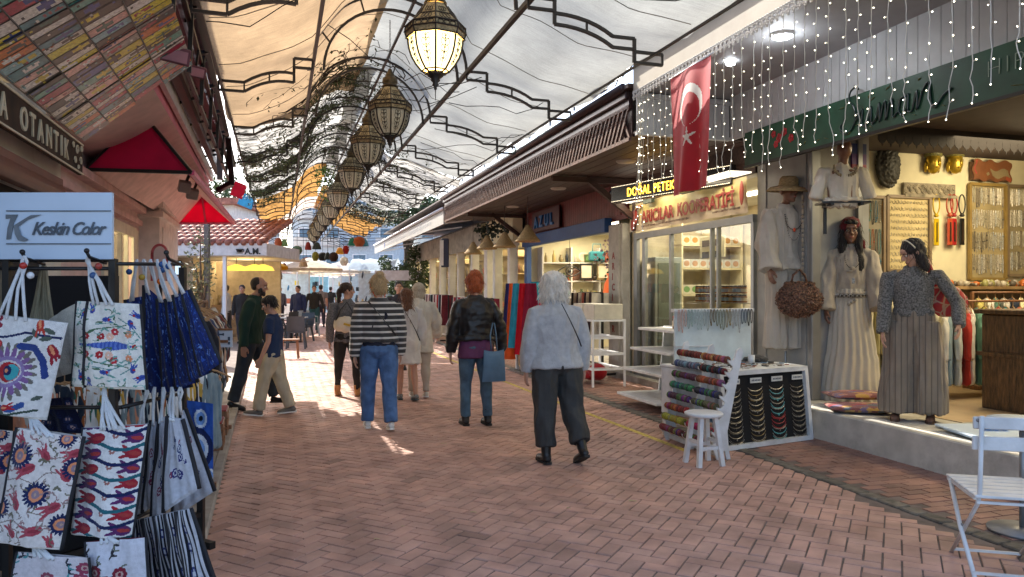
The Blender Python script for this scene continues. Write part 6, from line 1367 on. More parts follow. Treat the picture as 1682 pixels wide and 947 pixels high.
# --- folding chair (back nearest the camera)
c0 = Vector((2.41, 3.94, 0)); ay = math.atan2(-(2.6-2.41), .49)
t = thing('folding_chair', 'white slatted folding bistro chair at the bottom right corner', 'chair', Matrix.Translation((2.71, 4.1, 0)) @ Matrix.Rotation(R(-14), 4, 'Z'))
b = MB()
for k in range(6): b.box((0, -.19+k*.082, .452), (.40, .072, .016), bev=.004)
b.build('seat', white_p, t)
b = MB(); b.box((-.19, 0.02, .437), (.018, .44, .014)); b.box((.19, 0.02, .437), (.018, .44, .014)); b.build('seat_frame', white_p, t)
for z, h_ in ((.845, .065), (.735, .075)): b = MB(); b.box((0, -.222+(.845-z)*.12, z), (.42, .018, h_), bev=.005); b.build('back_slat', white_p, t)
for sx in (-1, 1):
    b = MB(); b.tube([(sx*.175, -.245, .885), (sx*.175, -.215, .47), (sx*.175, -.18, .40), (sx*.175, .24, .0)], .0125, 8, flat=.6); b.build('back_leg', white_p, t)
    b = MB(); b.tube([(sx*.195, .19, .445), (sx*.195, .02, .22), (sx*.195, -.22, .0)], .0125, 8, flat=.6); b.build('front_leg', white_p, t)
    b = MB(); b.ell((sx*.185, .025, .225), .012, 8, 6); b.ell((sx*.19, -.23, .86), .01, 8, 6); b.build('rivet', alu, t)
b = MB(); b.bar((-.175, .21, .03), (.175, .21, .03), .014); b.bar((-.195, -.19, .035), (.195, -.19, .035), .014); b.bar((-.19, -.21, .42), (.19, -.21, .42), .014); b.build('stretcher', white_p, t)
b = MB(); b.lathe([(.001, 0), (.2, 0), (.2, .02), (.001, .02)], 24, Matrix.Translation((3.28, 4.75, .70))); one('cafe_table', 'grey bistro table partly cut off by the right edge behind the chair', 'table', b, mat('pale_blue_board', (.5, .62, .76)), FW, (3.28, 4.75, 0))
b = MB(); b.tube([(0, 0, .70), (0, 0, .03)], .02, 8); b.lathe([(.001, 0), (.2, 0), (.2, .015), (.02, .03)], 20); b.build('pedestal', alu, bpy.data.objects['cafe_table'])
# --- stool
g = ground(1156, 762); t = thing('wooden_stool', 'small round white painted wooden stool in front of the bracelet stand', 'stool', Matrix.Translation(g) @ Matrix.Rotation(.3, 4, 'Z'))
b = MB(); b.lathe([(.001, .43), (.15, .43), (.168, .44), (.17, .458), (.155, .466), (.001, .464)], 28); b.build('seat', white_p, t)
for k in range(4): a = PI/4+k*PI/2; b = MB(); b.bar((.10*math.cos(a), .10*math.sin(a), .43), (.165*math.cos(a), .165*math.sin(a), 0), .038); b.build('leg', white_p, t)
b = MB()
for k in range(4): a, c = PI/4+k*PI/2, PI/4+(k+1)*PI/2; z = .16+.05*(k % 2); r_ = .135; b.bar((r_*math.cos(a), r_*math.sin(a), z), (r_*math.cos(c), r_*math.sin(c), z), .022, .03)
b.build('stretcher', white_p, t)
# --- bracelet stand facing the street (frame FR)
t = Th('bracelet_stand', 'white scalloped wooden stand holding rows of braided bracelet rolls', 'display stand', FR, (3.75, 6.4, 0)); lean = lambda z: 3.66+.27*z
for y in (5.93, 6.40, 6.88):
    prof = [(3.72, 0)]; n = 8
    for k in range(n):
        z = .12+k*.108; prof += [(lean(z)-.01, z-.03), (lean(z)-.055, z+.012), (lean(z)-.06, z+.035), (lean(z)-.02, z+.02), (lean(z)+.01, z+.05)]
    prof += [(lean(1.0), 1.0), (lean(1.0)+.04, 1.02), (lean(1.0)+.06, .98), (lean(.2)+.10, .2), (3.86, 0), (3.82, 0), (3.80, .08), (3.76, .08), (3.755, 0)]
    b = MB(); b.prism(prof, .022, Matrix.Translation((0, y+.011, 0)) @ FACE); t.p('side_panel', b, white_p)
b = MB(); b.b6(3.78, 3.82, 5.93, 6.88, .08, .12); b.b6(3.74, 3.77, 5.93, 6.88, .02, .06); t.p('back_panel', b, white_p)
rc = ['#6b2c22', '#5a6a7a', '#4a2230', '#35584e', '#4c2238', '#7a2a22', '#8c8a2a', '#6a2a2e']; rc2 = ['#8a4a36', '#1d1a1e', '#7a4526', '#2a2a34', '#4a4a2c', '#3f6f8c', '#8a2a3a', '#5a2230']
for col, (y0, y1, cc) in enumerate(((6.43, 6.86, rc), (5.96, 6.38, rc2))):
    for k in range(8):
        z = .15+(7-k)*.108; u = lean(z)-.045; q = random.Random(k*3+col); b = MB(); n = 15; base = hx(cc[k])
        b.col = (.05, .04, .03); b.tube([(u, y0, z), (u, y1, z)], .014, 6)
        for i in range(n):
            y = y0+(i+.5)*(y1-y0)/n; f = q.uniform(.5, 1.7); b.col = tuple(min(.9, c*f+(.12 if q.random() < .15 else 0)) for c in base); r_ = .034+q.uniform(-.003, .004)
            b.tube([(u, y-.011, z), (u, y-.006, z), (u, y+.006, z), (u, y+.011, z)], [r_*.6, r_, r_, r_*.6], 10)
        ro = Th('bracelet_roll', f'{["rust", "slate blue", "plum", "sea green", "mauve", "brick red", "olive yellow", "dark rose"][k] if col == 0 else ["terracotta", "black", "tan", "charcoal and silver", "olive", "sky blue", "crimson", "maroon"][k]} roll of braided bracelets on the white scalloped stand', 'bracelets', FR, (u, y0, z), 'bracelet rolls on the scalloped stand'); ro.p('bracelets', b, mat('bracelet_thread', (1, 1, 1), attr=True, rough=.7, var=.3, scale=60), col=True)
# --- necklace case (tilted frame facing the camera) and its table
pc_ = Matrix.Translation((2.03, 7.08, 0)) @ Matrix.Rotation(math.atan2(.58, 1.08), 4, 'Z'); W_, H_ = 1.22, .74
t = thing('necklace_case', 'black panel of necklaces in a white wooden frame leaning against the table', 'display case', pc_)
tl = Matrix.Rotation(-.10, 4, 'X'); Lp = lambda x, y, z: tl @ Vector((x, y, z))
b = MB(); 
for a, c in (((0, 0, .03), (W_, 0, .03)), ((0, 0, H_), (W_, 0, H_)), ((.02, 0, .03), (.02, 0, H_)), ((W_-.02, 0, .03), (W_-.02, 0, H_))): b.bar(Lp(*a), Lp(*c), .045, .045)
b.build('frame', white_p, t); b = MB(); b.add([Lp(.02, .02, .04), Lp(W_-.02, .02, .04), Lp(W_-.02, .02, H_), Lp(.02, .02, H_)], [(0, 1, 2, 3)], None, False); b.build('panel', mat('black_felt', (.008, .008, .009), rough=.95), t)
ban = []
for k in range(4): x = .17+k*.295; b = MB(); b.box(Lp(x+.02, -.002, .655), (.15, .008, .05)); ban.append(b.build('paper_label', paint('#d5d5d0'), t))
for k in range(4):
    b = MB(); x = .17+k*.295
    for i in range(6): b.box(Lp(x-.035+i*.021, -.009, .655), (.011, .002, .016+.004*(i % 2)))
    b.build('printed_marks', ink, ban[k])
q = random.Random(44)
silver, dksil, gold = mat('silver', (.35, .34, .32), rough=.35, metal=.7, var=.4, scale=60), mat('dark_silver', (.12, .115, .11), rough=.4, metal=.6, var=.4, scale=60), mat('dull_gold', (.24, .19, .10), rough=.4, metal=.6, var=.4)
for k in range(4):
    x = .17+k*.295
    for i in range(17):
        z = .60-i*.033; m_ = [(dksil, silver), (gold, silver), (silver, mat('turquoise', (.1, .4, .42), rough=.4)), (silver, dksil)][k][(i*7+k) % 2]; dr = .05+.012*(i % 3)
        if k == 2 and i in (8, 9, 10, 11): m_ = mat('red_beads', (.35, .02, .03), rough=.4)
        b = MB(); pts = [Lp(x+.10*math.sin(a), -.004-.006*math.cos(a), z-dr*math.cos(a)) for a in [-1.35+2.7*j/12 for j in range(13)]]
        b.tube(pts, .0028, 4)
        if i % 2 == 0 or k > 1:
            for p in pts[2:11]: b.ell(p+Vector((0, -.002, -.005)), q.uniform(.003, .006), 5, 3)
        if q.random() < .4: b.box(pts[6]+Vector((0, -.004, -.012)), (.012, .004, .016))
        nk = b.build('necklace', m_, None, pc_); tag(nk, ['dark chain necklace pinned in the first column of the black panel', 'gold toned necklace pinned in the second column of the black panel', 'coloured bead necklace pinned in the third column of the black panel', 'silver necklace pinned in the fourth column of the black panel'][k], 'necklace', 'necklaces in column %s of the black panel' % ['one', 'two', 'three', 'four'][k])
t = thing('display_table', 'white table behind the necklace case covered with small jewellery', 'table', pc_)
b = MB(); b.b6(.0, W_+.02, .12, .95, .735, .76, bev=.004); b.build('table_top', white_p, t)
for x in (.04, W_-.04):
    for y in (.16, .9): b = MB(); b.box((x, y, .37), (.045, .045, .73)); b.build('leg', white_p, t)
b = MB(); b.b6(.0, .02, .14, .92, .25, .73); b.build('side_board', white_p, t)
b = MB(); 
for k in range(150):
    x, y = q.uniform(.04, W_-.06), q.uniform(.14, .85); b.col = q.choice([(.5, .48, .45), (.03, .03, .03), (.3, .1, .05), (.1, .2, .3), (.6, .55, .5), (.2, .15, .1)])
    if q.random() < .5: b.tube([(x+.02*math.cos(a), y+.03*math.sin(a), .765) for a in [j*PI/4 for j in range(8)]], .003, 4, closed=True)
    else: b.box((x, y, .768), (q.uniform(.02, .07), q.uniform(.01, .05), q.uniform(.006, .015)), rot=(0, 0, q.uniform(0, 3)))
tag(b.build('trinkets', mat('trinket_mix', (1, 1, 1), attr=True, rough=.4, var=.2), None, pc_), 'countless rings, chains and cards spread over the white display table', 'jewellery', kind='stuff')
b = MB(); b.lathe([(.001, 0), (.034, 0), (.037, .09), (.034, .092), (.031, .01)], 20, Matrix.Translation((.88, .5, .762))); tag(b.build('white_cup', white_p, None, pc_), 'plain white cup standing on the display table', 'cup')
b = MB(); b.ell((0, 0, 0), (.16, .1, .035), 16, 8); tag(link('folded_cloth', folds(fuse(b, .008, 1), .012, (12, 12, 12)), cloth('#3a3a3a'), None, pc_ @ Matrix.Translation((1.08, .62, .79))), 'dark crumpled cloth on the far corner of the display table', 'cloth')
# upright board with hanging necklaces
hb = Matrix.Translation((1.76, 8.0, 0)) @ Matrix.Rotation(.28, 4, 'Z'); t = thing('necklace_board', 'tall white board with short bead necklaces hung along its top edge', 'display board', hb)
b = MB(); b.b6(0, .95, 0, .03, .3, 1.33, bev=.005); b.build('board', mat('bluish_white', (.58, .66, .68), rough=.45, var=.08, dirt=.2), t); b = MB(); b.b6(-.02, .97, -.03, .05, 1.31, 1.345); b.b6(0, .42, -.02, .0, .93, .945); b.build('ledge', white_p, t)
for k in range(24):
    x = .03+k*.039; L = q.uniform(.14, .24); b = MB(); c = ['#c9a596', '#8fa8a4', '#b0c0c0', '#9aa6a8', '#6a5a3a', '#7a7f6a', '#8c7a4a', '#a8a8a8', '#4a5a6a', '#14161a'][min(9, k*10//24)]
    pts = [(x+.013*math.cos(a), -.04, 1.34-L*.5-L*.5*math.sin(a)) for a in [2*PI*j/14 for j in range(14)]]; b.tube(pts, .0045, 5, closed=True)
    if k % 3 == 1: b.ell((x, -.045, 1.34-L-.01), (.01, .006, .018), 8, 6)
    tag(b.build('bead_necklace', mat('bead_'+c, hx(c), rough=.3, var=.3, scale=80), None, hb), ('black bead necklace at the end of the white board' if k > 21 else 'short bead necklace hung over the top edge of the white board'), 'necklace', 'black necklaces at the end of the white board' if k > 21 else 'bead necklaces along the white board')
# tiered white shelf before the honey shop
t = Th('tiered_shelf', 'white stepped shelf unit at the foot of the honey shop window', 'shelf', FR, (4.9, 8.5, 0))
for z, u0 in ((1.0, 4.62), (.73, 4.5), (.46, 4.38), (.12, 4.3)): b = MB(); b.b6(u0, 5.25, 8.2, 9.35, z, z+.035, bev=.004); t.p('shelf_board', b, white_p)
b = MB(); b.prism([(4.9, 0), (5.2, 0), (5.2, 1.05), (5.0, 1.05)], .03, Matrix.Translation((0, 8.24, 0)) @ FACE); b.prism([(4.9, 0), (5.2, 0), (5.2, 1.05), (5.0, 1.05)], .03, Matrix.Translation((0, 9.32, 0)) @ FACE); t.p('side_panel', b, white_p)
# ---------------------------------------------------------------- shelf goods prototypes
def proto(kind):
    r = thing(kind, 'x', kind.split('_')[-1])
    if kind == 'honey_jar':
        b = MB(); b.lathe([(.001, 0), (.034, 0), (.037, .01), (.037, .07), (.03, .082)], 12); b.build('body', mat('honey_glass', (.28, .10, .015), rough=.15, var=.1), r); b = MB(); b.lathe([(.032, .08), (.034, .083), (.034, .1), (.001, .102)], 12); b.build('lid', mat('lid_dark', (.05, .03, .02), rough=.4), r); b = MB(); b.lathe([(.0378, .02), (.0378, .06)], 12); b.build('paper_label', mat('jar_label', (.3, .42, .55), rough=.6), r)
    elif kind == 'boxed_goods':
        b = MB(); b.b6(-.07, .07, -.04, .04, 0, .13, bev=.003); b.build('carton', mat('carton_w', (.6, .56, .45), rough=.6), r); b = MB(); b.ell((0, -.041, .065), (.05, .002, .045), 14, 8); b.build('printed_patch', mat('patch_green', (.15, .3, .1), rough=.6), r)
    elif kind == 'bottle':
        b = MB(); b.lathe([(.001, 0), (.03, 0), (.032, .12), (.012, .17), (.011, .21), (.001, .212)], 12); b.build('body', mat('bottle_g', (.2, .1, .04), rough=.15), r)
    elif kind == 'vase':
        b = MB(); b.lathe([(.001, 0), (.03, 0), (.055, .06), (.05, .1), (.02, .14), (.03, .17)], 14); b.build('body', mat('vase_b', (.4, .3, .2), rough=.3), r)
    elif kind == 'plate':
        b = MB(); b.lathe([(.001, 0), (.06, .002), (.1, .016), (.098, .02), (.06, .008), (.001, .006)], 18, Matrix.Rotation(PI/2-.15, 4, 'X') @ Matrix.Translation((0, .1, 0)) if False else Matrix.Translation((0, 0, .1)) @ Matrix.Rotation(PI/2-.15, 4, 'X')); b.build('disc', mat('plate_b', (.3, .35, .45), rough=.3), r)
    elif kind == 'figurine':
        b = MB(); b.lathe([(.001, 0), (.04, 0), (.03, .05), (.045, .1), (.02, .14), (.028, .17), (.001, .2)], 12); b.build('body', mat('fig_b', (.5, .4, .25), rough=.4), r)
    return r
PR = {}; rtz = Matrix.Rotation(-PI/2, 4, 'Z')
def put(kind, u, v, z, label, group, mats=None, s=1, F=FR, rz=0, cat=None):
    M = F @ Matrix.Translation((u, v, z)) @ rtz @ Matrix.Rotation(rz, 4, 'Z') @ Matrix.Scale(s, 4)
    if kind not in PR: PR[kind] = r = proto(kind); r.matrix_local = M; r['label'] = label; o = r; L = list(r.children); [set_mat(k, mats[k.name.split('.')[0]]) for k in L if mats and k.name.split('.')[0] in mats]
    else:
        o = instance(PR[kind], M, label)
        for k in list(o.children):
            st_ = k.name.split('.')[0]
            k.material_slots[0].link = 'OBJECT'; k.material_slots[0].material = (mats or {}).get(st_, k.data.materials[0])
    o['group'] = group
    if cat: o['category'] = cat
    return o
for z in (1.376, 1.50):
    for k in range(13): put('honey_jar', 5.95, 8.8+k*.1, z, 'honey jar in the two stacked rows inside the window', 'honey jars stacked in two rows', {'paper_label': mat('jar_label', (.3, .42, .55))} if k % 3 else {'paper_label': mat('jar_label2', (.6, .5, .35))}, 1.15)
for k in range(7): put('boxed_goods', 6.48+k*.16, 11.3, 1.935, 'red and white honey carton on the upper shelf', 'honey cartons on the upper shelf', {'carton': mat('carton_r', (.42, .08, .05) if k % 2 else (.6, .6, .58)), 'printed_patch': mat('patch_w', (.5, .3, .2))}, 1.1, rz=PI/2)
for k in range(7): put('boxed_goods', 6.48+k*.16, 11.3, 1.485, 'honey carton with a round green patch on the middle shelf', 'honey cartons on the middle shelf', None, 1.2, rz=PI/2)
for k in range(8): put('honey_jar', 6.46+k*.135, 11.3, .985, 'amber honey jar on the lower shelf of the honey shop', 'honey jars on the lower shelf', None, 1.5, rz=PI/2)
for k in range(7): put('boxed_goods', 6.48+k*.16, 11.3, 2.335, 'pale honey carton on the top shelf', 'honey cartons on the top shelf', {'printed_patch': mat('patch_o', (.5, .25, .05))}, 1.1, rz=PI/2)
for k in range(9): put('boxed_goods', 6.0, 8.6+k*.17, .95, 'red carton at the bottom of the honey shop window', 'red cartons low in the window', {'carton': mat('carton_r', (.42, .08, .05))}, 1)
put('honey_jar', 4.9, 8.6, 1.035, 'large honey jar with red lid on the top step of the shelf', 'honey jars on the stepped shelf', {'lid': mat('lid_red', (.45, .03, .03)), 'paper_label': mat('jar_label2', (.6, .5, .35))}, 1.7)
put('honey_jar', 4.9, 8.76, 1.035, 'large honey jar with red lid on the top step of the shelf', 'honey jars on the stepped shelf', {'lid': mat('lid_red', (.45, .03, .03)), 'paper_label': mat('jar_label2', (.6, .5, .35))}, 1.7)
b = MB(); b.b6(6.25, 6.27, 9.75, 10.45, 2.05, 2.38); t = one('wall_poster', 'sheet of four product pictures hanging in the honey shop', 'poster', b, cream_w, FR, (6.25, 10.1, 2.2))
for y in (-.16, .16):
    for z in (-.1, .08): b = MB(); b.box((-.012, y, z), (.004, .2, .1)); b.build('picture', mat('pic_dark', (.1, .09, .07), rough=.5), t)
t = Th('display_fridge', 'tall glass fronted cabinet at the left inside the honey shop', 'cabinet', FR, (6.05, 11.2, .1)); b = MB(); b.b6(5.8, 6.3, 11.1, 11.55, .1, 2.1, bev=.01); t.p('body', b, mat('fridge_grey', (.3, .33, .3), rough=.3)); b = MB(); b.b6(5.85, 6.25, 11.08, 11.1, .3, 2.0); t.p('door', b, mat('fridge_glass', (.12, .15, .13), rough=.1))
# gift shop shelves
q = random.Random(90); kinds = ['figurine', 'vase', 'plate', 'bottle', 'boxed_goods']
colr = [mat('gd%d' % i, hx(c), rough=.35) for i, c in enumerate(['#8a7a50', '#b9a890', '#4a3a2c', '#2f5a6a', '#7a2a22', '#c9b070', '#6a4a3a', '#28303a', '#a8a098', '#9a4a2a', '#51603a'])]
for z in (.93, 1.38, 1.78, 2.23):
    u = 5.98
    while u < 8.6:
        kd = q.choice(kinds); c = q.choice(colr); put(kd, u, 17.12, z, f'{kd.replace("_", " ")} on the crowded end shelves of the gift shop', 'goods on the gift shop shelves', {'body': c, 'disc': c, 'carton': c}, q.uniform(.9, 1.6), rz=PI/2); u += q.uniform(.13, .22)
t = Th('eye_ornament', 'black wire eye shaped ornament hanging in the gift shop', 'ornament', FR, (6.4, 16.6, 2.0)); b = MB()
for sg in (-1, 1): b.tube([(6.4+x*.3, 16.6, 2.0+sg*.13*math.cos(x*PI/2)) for x in [i/8 for i in range(-8, 9)]], .015, 6)
b.tube([(6.4+.09*math.cos(a), 16.6, 2.0+.09*math.sin(a)) for a in [j*PI/8 for j in range(16)]], .014, 6, closed=True); b.tube([(6.4, 16.6, 2.13), (6.4, 16.6, 2.9)], .006, 4); t.p('wire', b, rail_m); b = MB(); b.ell((6.4, 16.6, 2.0), (.04, .02, .04), 10, 8); t.p('pupil', b, rail_m)
for y, lab in ((6.95, 'dark framed picture on the gift shop shelf'), (7.4, 'gold framed picture beside the dark framed one')):
    t = Th('picture_frame', lab, 'picture', FR, (y, 16.9, 1.8), 'framed pictures in the gift shop'); b = MB(); b.b6(y-.17, y+.17, 16.88, 16.9, 1.8, 2.2); t.p('frame', b, gold if y > 7 else rail_m); b = MB(); b.b6(y-.13, y+.13, 16.87, 16.88, 1.85, 2.15); t.p('picture', b, mat('pic_cream', (.6, .52, .38)))
t = Th('teal_basket_bag', 'teal woven handbag on top of the gift shop shelf', 'bag', FR, (7.2, 16.8, 2.25)); b = MB(); b.b6(7.0, 7.4, 16.75, 16.9, 2.26, 2.5, bev=.03); t.p('body', b, cloth('#2c6a70')); b = MB(); b.tube([(7.08, 16.82, 2.48), (7.1, 16.82, 2.68), (7.3, 16.82, 2.68), (7.32, 16.82, 2.48)], .012, 6); t.p('handle', b, cloth('#2c6a70'))
for (u, v, z, n, c, lab) in ((5.9, 12.75, 2.3, 190, '#a08a9a', 'dry mauve flower garland in the gift shop corner'), (6.1, 13.1, 1.95, 120, '#1c3a22', 'dark green foliage arrangement below the mauve flowers')):
    t = Th('flower_garland', lab, 'flowers', FR, (u, v, z)); b = MB()
    for k in range(n): p = (u+q.gauss(0, .12), v+q.gauss(0, .25), z+q.gauss(0, .17)); b.add([(-.03, 0, 0), (0, 0, -.03), (.03, 0, 0), (0, 0, .04)], [(0, 1, 2, 3)], Matrix.Translation(p) @ euler((q.uniform(-1, 1), 0, q.uniform(0, 3))), False)
    t.p('petals', b, cloth(c)); b = MB(); b.tube([(u, v, 2.95), (u+.1, v+.1, z), (u, v+.3, z-.2)], .008, 4); t.p('stem', b, rail_m)
b = MB(); b.lathe([(.001, 0), (.16, 0), (.17, .1), (.13, .36), (.06, .5), (.1, .56), (.001, .57)], 16, Matrix.Translation((5.75, 12.75, 1.3))); one('orange_lamp', 'glowing orange fabric lamp at the near end of the gift shop', 'lamp', b, mat('orange_shade', (.75, .14, .03), rough=.6, emit=.25), FR, (5.75, 12.75, 1.3)); b = MB(); b.b6(-.2, .2, -.4, .4, -.04, 0); b.tube([(0, 0, -.04), (0, 0, -1.2)], .03, 6); b.build('stand', white_p, bpy.data.objects['orange_lamp'])
# white wire shelf rack and cream boxes on it
t = Th('wire_rack', 'white metal tiered rack on the pavement before the pillar', 'rack', FR, (4.9, 11.2, 0))
for (u, v) in ((4.6, 10.9), (4.6, 11.9), (5.15, 10.9), (5.15, 11.9)): b = MB(); b.bar((u, v, 0), (u, v, 1.08), .03); t.p('upright', b, wmetal)
for z in (.28, .52, .78, 1.06):
    b = MB(); b.bar((4.6, 10.9, z), (4.6, 11.9, z), .03); b.bar((5.15, 10.9, z), (5.15, 11.9, z), .03); b.bar((4.6, 10.9, z), (5.15, 10.9, z), .03)
    for k in range(7): b.bar((4.6, 11+k*.13, z), (5.15, 11+k*.13, z), .01)
    t.p('tier', b, wmetal)
for k, (v, w_) in enumerate(((11.15, .45), (11.62, .4))): b = MB(); b.box((4.88, v, 1.2), (.5, w_, .25), bev=.008); one('cream_box', ('cream storage box on the rack nearer the pillar', 'cream storage box on the rack farther along')[k], 'box', b, mat('cream_card', (.58, .54, .44), rough=.6), FR, (4.88, v, 1.08), 'cream boxes on the white rack')
b = MB(); b.ell((4.85, 11.3, .2), (.15, .2, .14), 12, 8); b.ell((4.85, 11.5, .12), (.2, .25, .08), 12, 8); one('red_bundle', 'red and blue bundle under the white rack', 'bundle', b, cloth('#a31c24'), FR, (4.85, 11.3, .1))
# racks with hanging scarves along the gift shop and white arcade
q = random.Random(14)
def scarf_rack(lab, v0, v1, u, z, n, cols_, slab, L=1.0, wdt=.09):
    rack('scarf_rack', lab, FR, (u, v0), (u, v1), z, rail_m, base=.05)
    for i in range(n):
        v = v0+.06+(v1-v0-.12)*i/max(1, n-1); c = cols_[i % len(cols_)]; l_ = L*q.uniform(.8, 1.05); t = Th('scarf', slab, 'scarf', FR, (u, v, z), 'textiles on '+lab.split(' with')[0]); b = MB(); ph = q.uniform(0, 6)
        b.grid(6, 10, lambda a, s_: (u+(a-.5)*.34*(1+.2*s_)+.02*math.sin(a*14+ph), v+.03*math.sin(a*9+ph+s_*2), z-l_*s_)); t.p('cloth', b, cloth(c, var=.2))
scarf_rack('black rail with bright scarves at the near end of the gift shop', 13.2, 14.6, 4.9, 1.72, 3, ['#c01f2c', '#a81c3c', '#2a9cc0'], 'long bright scarf hanging beside the blue pillar', 1.25)
scarf_rack('black rail with patterned shirts in front of the gift shop', 11.9, 13.0, 5.2, 1.5, 9, ['#c9c0b0', '#3a2a30', '#b9a48c', '#1c1c22', '#a35a4a'], 'patterned textile behind the white haired woman', .8)
for (px, d, c, L, lab) in ((851, 14.3, '#2f9ec2', 1.25, 'turquoise scarf hanging next to the red ones'), (862, 14.0, '#c4182c', 1.35, 'wide red scarf hanging next to the turquoise one'), (845, 14.6, '#e2602c', 1.5, 'orange scarf tail below the turquoise scarf'), (839, 14.9, '#2a3470', 1.3, 'dark blue scarf next to the orange one'), (872, 13.8, '#8a1c3c', 1.1, 'narrow wine red scarf at the end of the row')):
    c0_ = at(px, 465, d); t = thing('hanging_scarf', lab, 'scarf', Matrix.Translation(c0_), 'bright scarves beside the blue pillar'); b = MB(); b.grid(8, 12, lambda a, s_: ((a-.5)*(.10+.10*s_)*2, .03*math.sin(a*12+s_), -L*s_)); b.build('cloth', cloth(c, var=.15), t)
scarf_rack('black rail with red and grey scarves before the white arcade', 16.6, 20.5, 4.5, 1.35, 24, ['#7a2a3c', '#b9b2aa', '#4a4a52', '#9a3a4a', '#d0ccc4', '#2a2a32', '#8a5a5a', '#c9a8a0', '#a8282c'], 'scarf in the crowded red and grey row', 1.05)
scarf_rack('long far rail with dark textiles before the white arcade', 21.2, 27, 4.4, 1.4, 26, ['#6a2a34', '#d0c8bc', '#2a2c34', '#7c8a94', '#a33a34', '#e0dcd4'], 'textile in the far mixed row', 1.1)
b = MB(); q2 = random.Random(3)
t = Th('red_print_cushion', 'heap of red and white printed cloth at the foot of the scarf rail', 'cloth heap', FR, (4.15, 16.4, 0)); b.ell((4.15, 16.4, .22), (.2, .25, .24), 14, 10); t.p('cloth', b, stripes('red_print', (.45, .03, .06), (.6, .55, .52), 22, .55))
t = Th('white_bench', 'white painted low shelf bench under the bright scarves', 'bench', FR, (4.6, 13.4, 0)); b = MB(); b.b6(4.2, 4.8, 12.6, 13.9, .62, .67); t.p('top', b, white_p)
for (u, v) in ((4.25, 12.65), (4.25, 13.85), (4.75, 12.65), (4.75, 13.85)): b = MB(); b.bar((u, v, 0), (u, v, .62), .06); t.p('leg', b, white_p)
b = MB(); b.b6(4.25, 4.75, 12.7, 13.8, .08, .5); one('brown_carton', 'brown cardboard box under the white bench', 'box', b, mat('cardboard', (.3, .19, .1), rough=.9), FR, (4.5, 13.2, .08))
# arcade shelf goods and hanging bits
for vi, v in enumerate((19.9, 22.9, 26.2, 29.6)):
    t = Th('goods_cabinet', ['first', 'second', 'third', 'fourth'][vi]+' open goods cabinet standing across the white arcade', 'cabinet', FR, (6.4, v, .1), 'cabinets in the white arcade'); b = MB(); b.b6(5.5, 7.5, v+.3, v+.33, .1, 2.7)
    for z in (.5, 1.0, 1.5, 2.0, 2.5): b.b6(5.5, 7.5, v, v+.3, z, z+.03)
    for u in (5.5, 6.5, 7.47): b.b6(u, u+.03, v, v+.3, .1, 2.7)
    t.p('body', b, mat('cabinet_wood', (.4, .3, .16), rough=.6))
    for z in (1.03, 1.53, 2.03):
        u = 5.62
        while u < 7.4: kd = q.choice(kinds); c = q.choice(colr+[mat('gdo', hx('#c0501c'))]*3); put(kd, u, v+.1, z, f'{kd.replace("_", " ")} in the lit cabinets of the white arcade', 'goods in the white arcade', {'body': c, 'disc': c, 'carton': c}, q.uniform(1.1, 1.8), rz=PI/2); u += q.uniform(.17, .3)
for y, lab in ((22.3, 'dark blue sign plate on the far arcade window sill'), (20.6, 'dark blue sign plate on the near arcade window sill')):
    t = Th('sign_plate', lab, 'sign', FR, (5.15, y, .95), 'dark blue plates on the arcade sill'); b = MB(); b.b6(5.1, 5.13, y-.5, y+.5, .98, 1.25); pl_ = t.p('plate', b, mat('plate_navy', (.02, .06, .11), rough=.4)); b = MB(); [b.box((5.097, y+.3-k*.15, 1.13), (.004, .08, .12+.03*(k % 2))) for k in range(5)]; t.p('printed_marks', b, paint('#a8c0cc'))
t = Th('surf_board', 'dark hanging banner board at the corner of the white awning', 'banner', FW, tuple(at(731, 395, 20.5))); b = MB(); c = at(731, 415, 20.5); b.box(c, (.22, .06, .8), bev=.02); t.p('board', b, mat('banner_navy', (.02, .025, .05))); b = MB(); b.box(c+Vector((-.09, -.035, 0)), (.1, .01, .7)); t.p('white_edge', b, white_w)
# ================================================================ CLOTHES SHOP CONTENTS
man_m = mat('mannequin_skin', (.20, .10, .065), rough=.35, var=.08)
off_w = mat('offwhite_cotton', (.48, .44, .38), rough=.9, var=.06, bump=.3, bscale=150, sheen=.1)
lamp('shop_light', bpy.data.objects['clothes_shop'], FR.inverted() @ FR @ Matrix.Translation((7.8-5.7, 5.2-4, 3.3)), 48, 1.2, (1, .82, .5), 'AREA', 3.5)
lamp('shop_light', bpy.data.objects['clothes_shop'], Matrix.Translation((8.6-5.7, 6.9-4, 3.2)), 20, .3, (1, .82, .5))
def mannequin(lab, w0, rz, H, arms, yaw=0, face=True, base=0):
    h = Human(H, legs=((.05, .05, 0, .03), (0, 0, 0, .05)), arms=arms, yaw=yaw, wd=.86, shw=.112)
    o = h.body('mannequin', man_m, face, .008); o.matrix_local = Matrix.Translation(w0) @ Matrix.Rotation(rz, 4, 'Z'); tag(o, lab, 'mannequin', 'dressed mannequins of the clothes shop')
    for k in o.children:
        if k.name.startswith('eye') and not k.name.startswith('eyebrow'): set_mat(k, mat('man_eye', (.35, .33, .3), rough=.3))
    b = MB(); b.lathe([(.001, -base+.0), (.16, -base), (.16, -base+.015), (.02, -base+.03), (.015, .05)], 20); b.build('stand', alu, o); return h, o
c1 = at(1290, 590, 8.75); h, o1 = mannequin('tall mannequin in a straw hat, loose white blouse and white trousers', (c1.x, 8.75, .78), PI+.25, 2.06, ((.05, .13, .12), (.08, .14, .2)), .2, base=.48)
h.shirt(o1, off_w, hem=-.03, w=1.1, slr=(.050, .062, .050), fold=.016, name='blouse', seed=3, flare=1.45, neck=.06, fl=(10, 10, 2), sl=1, cuff=.06)
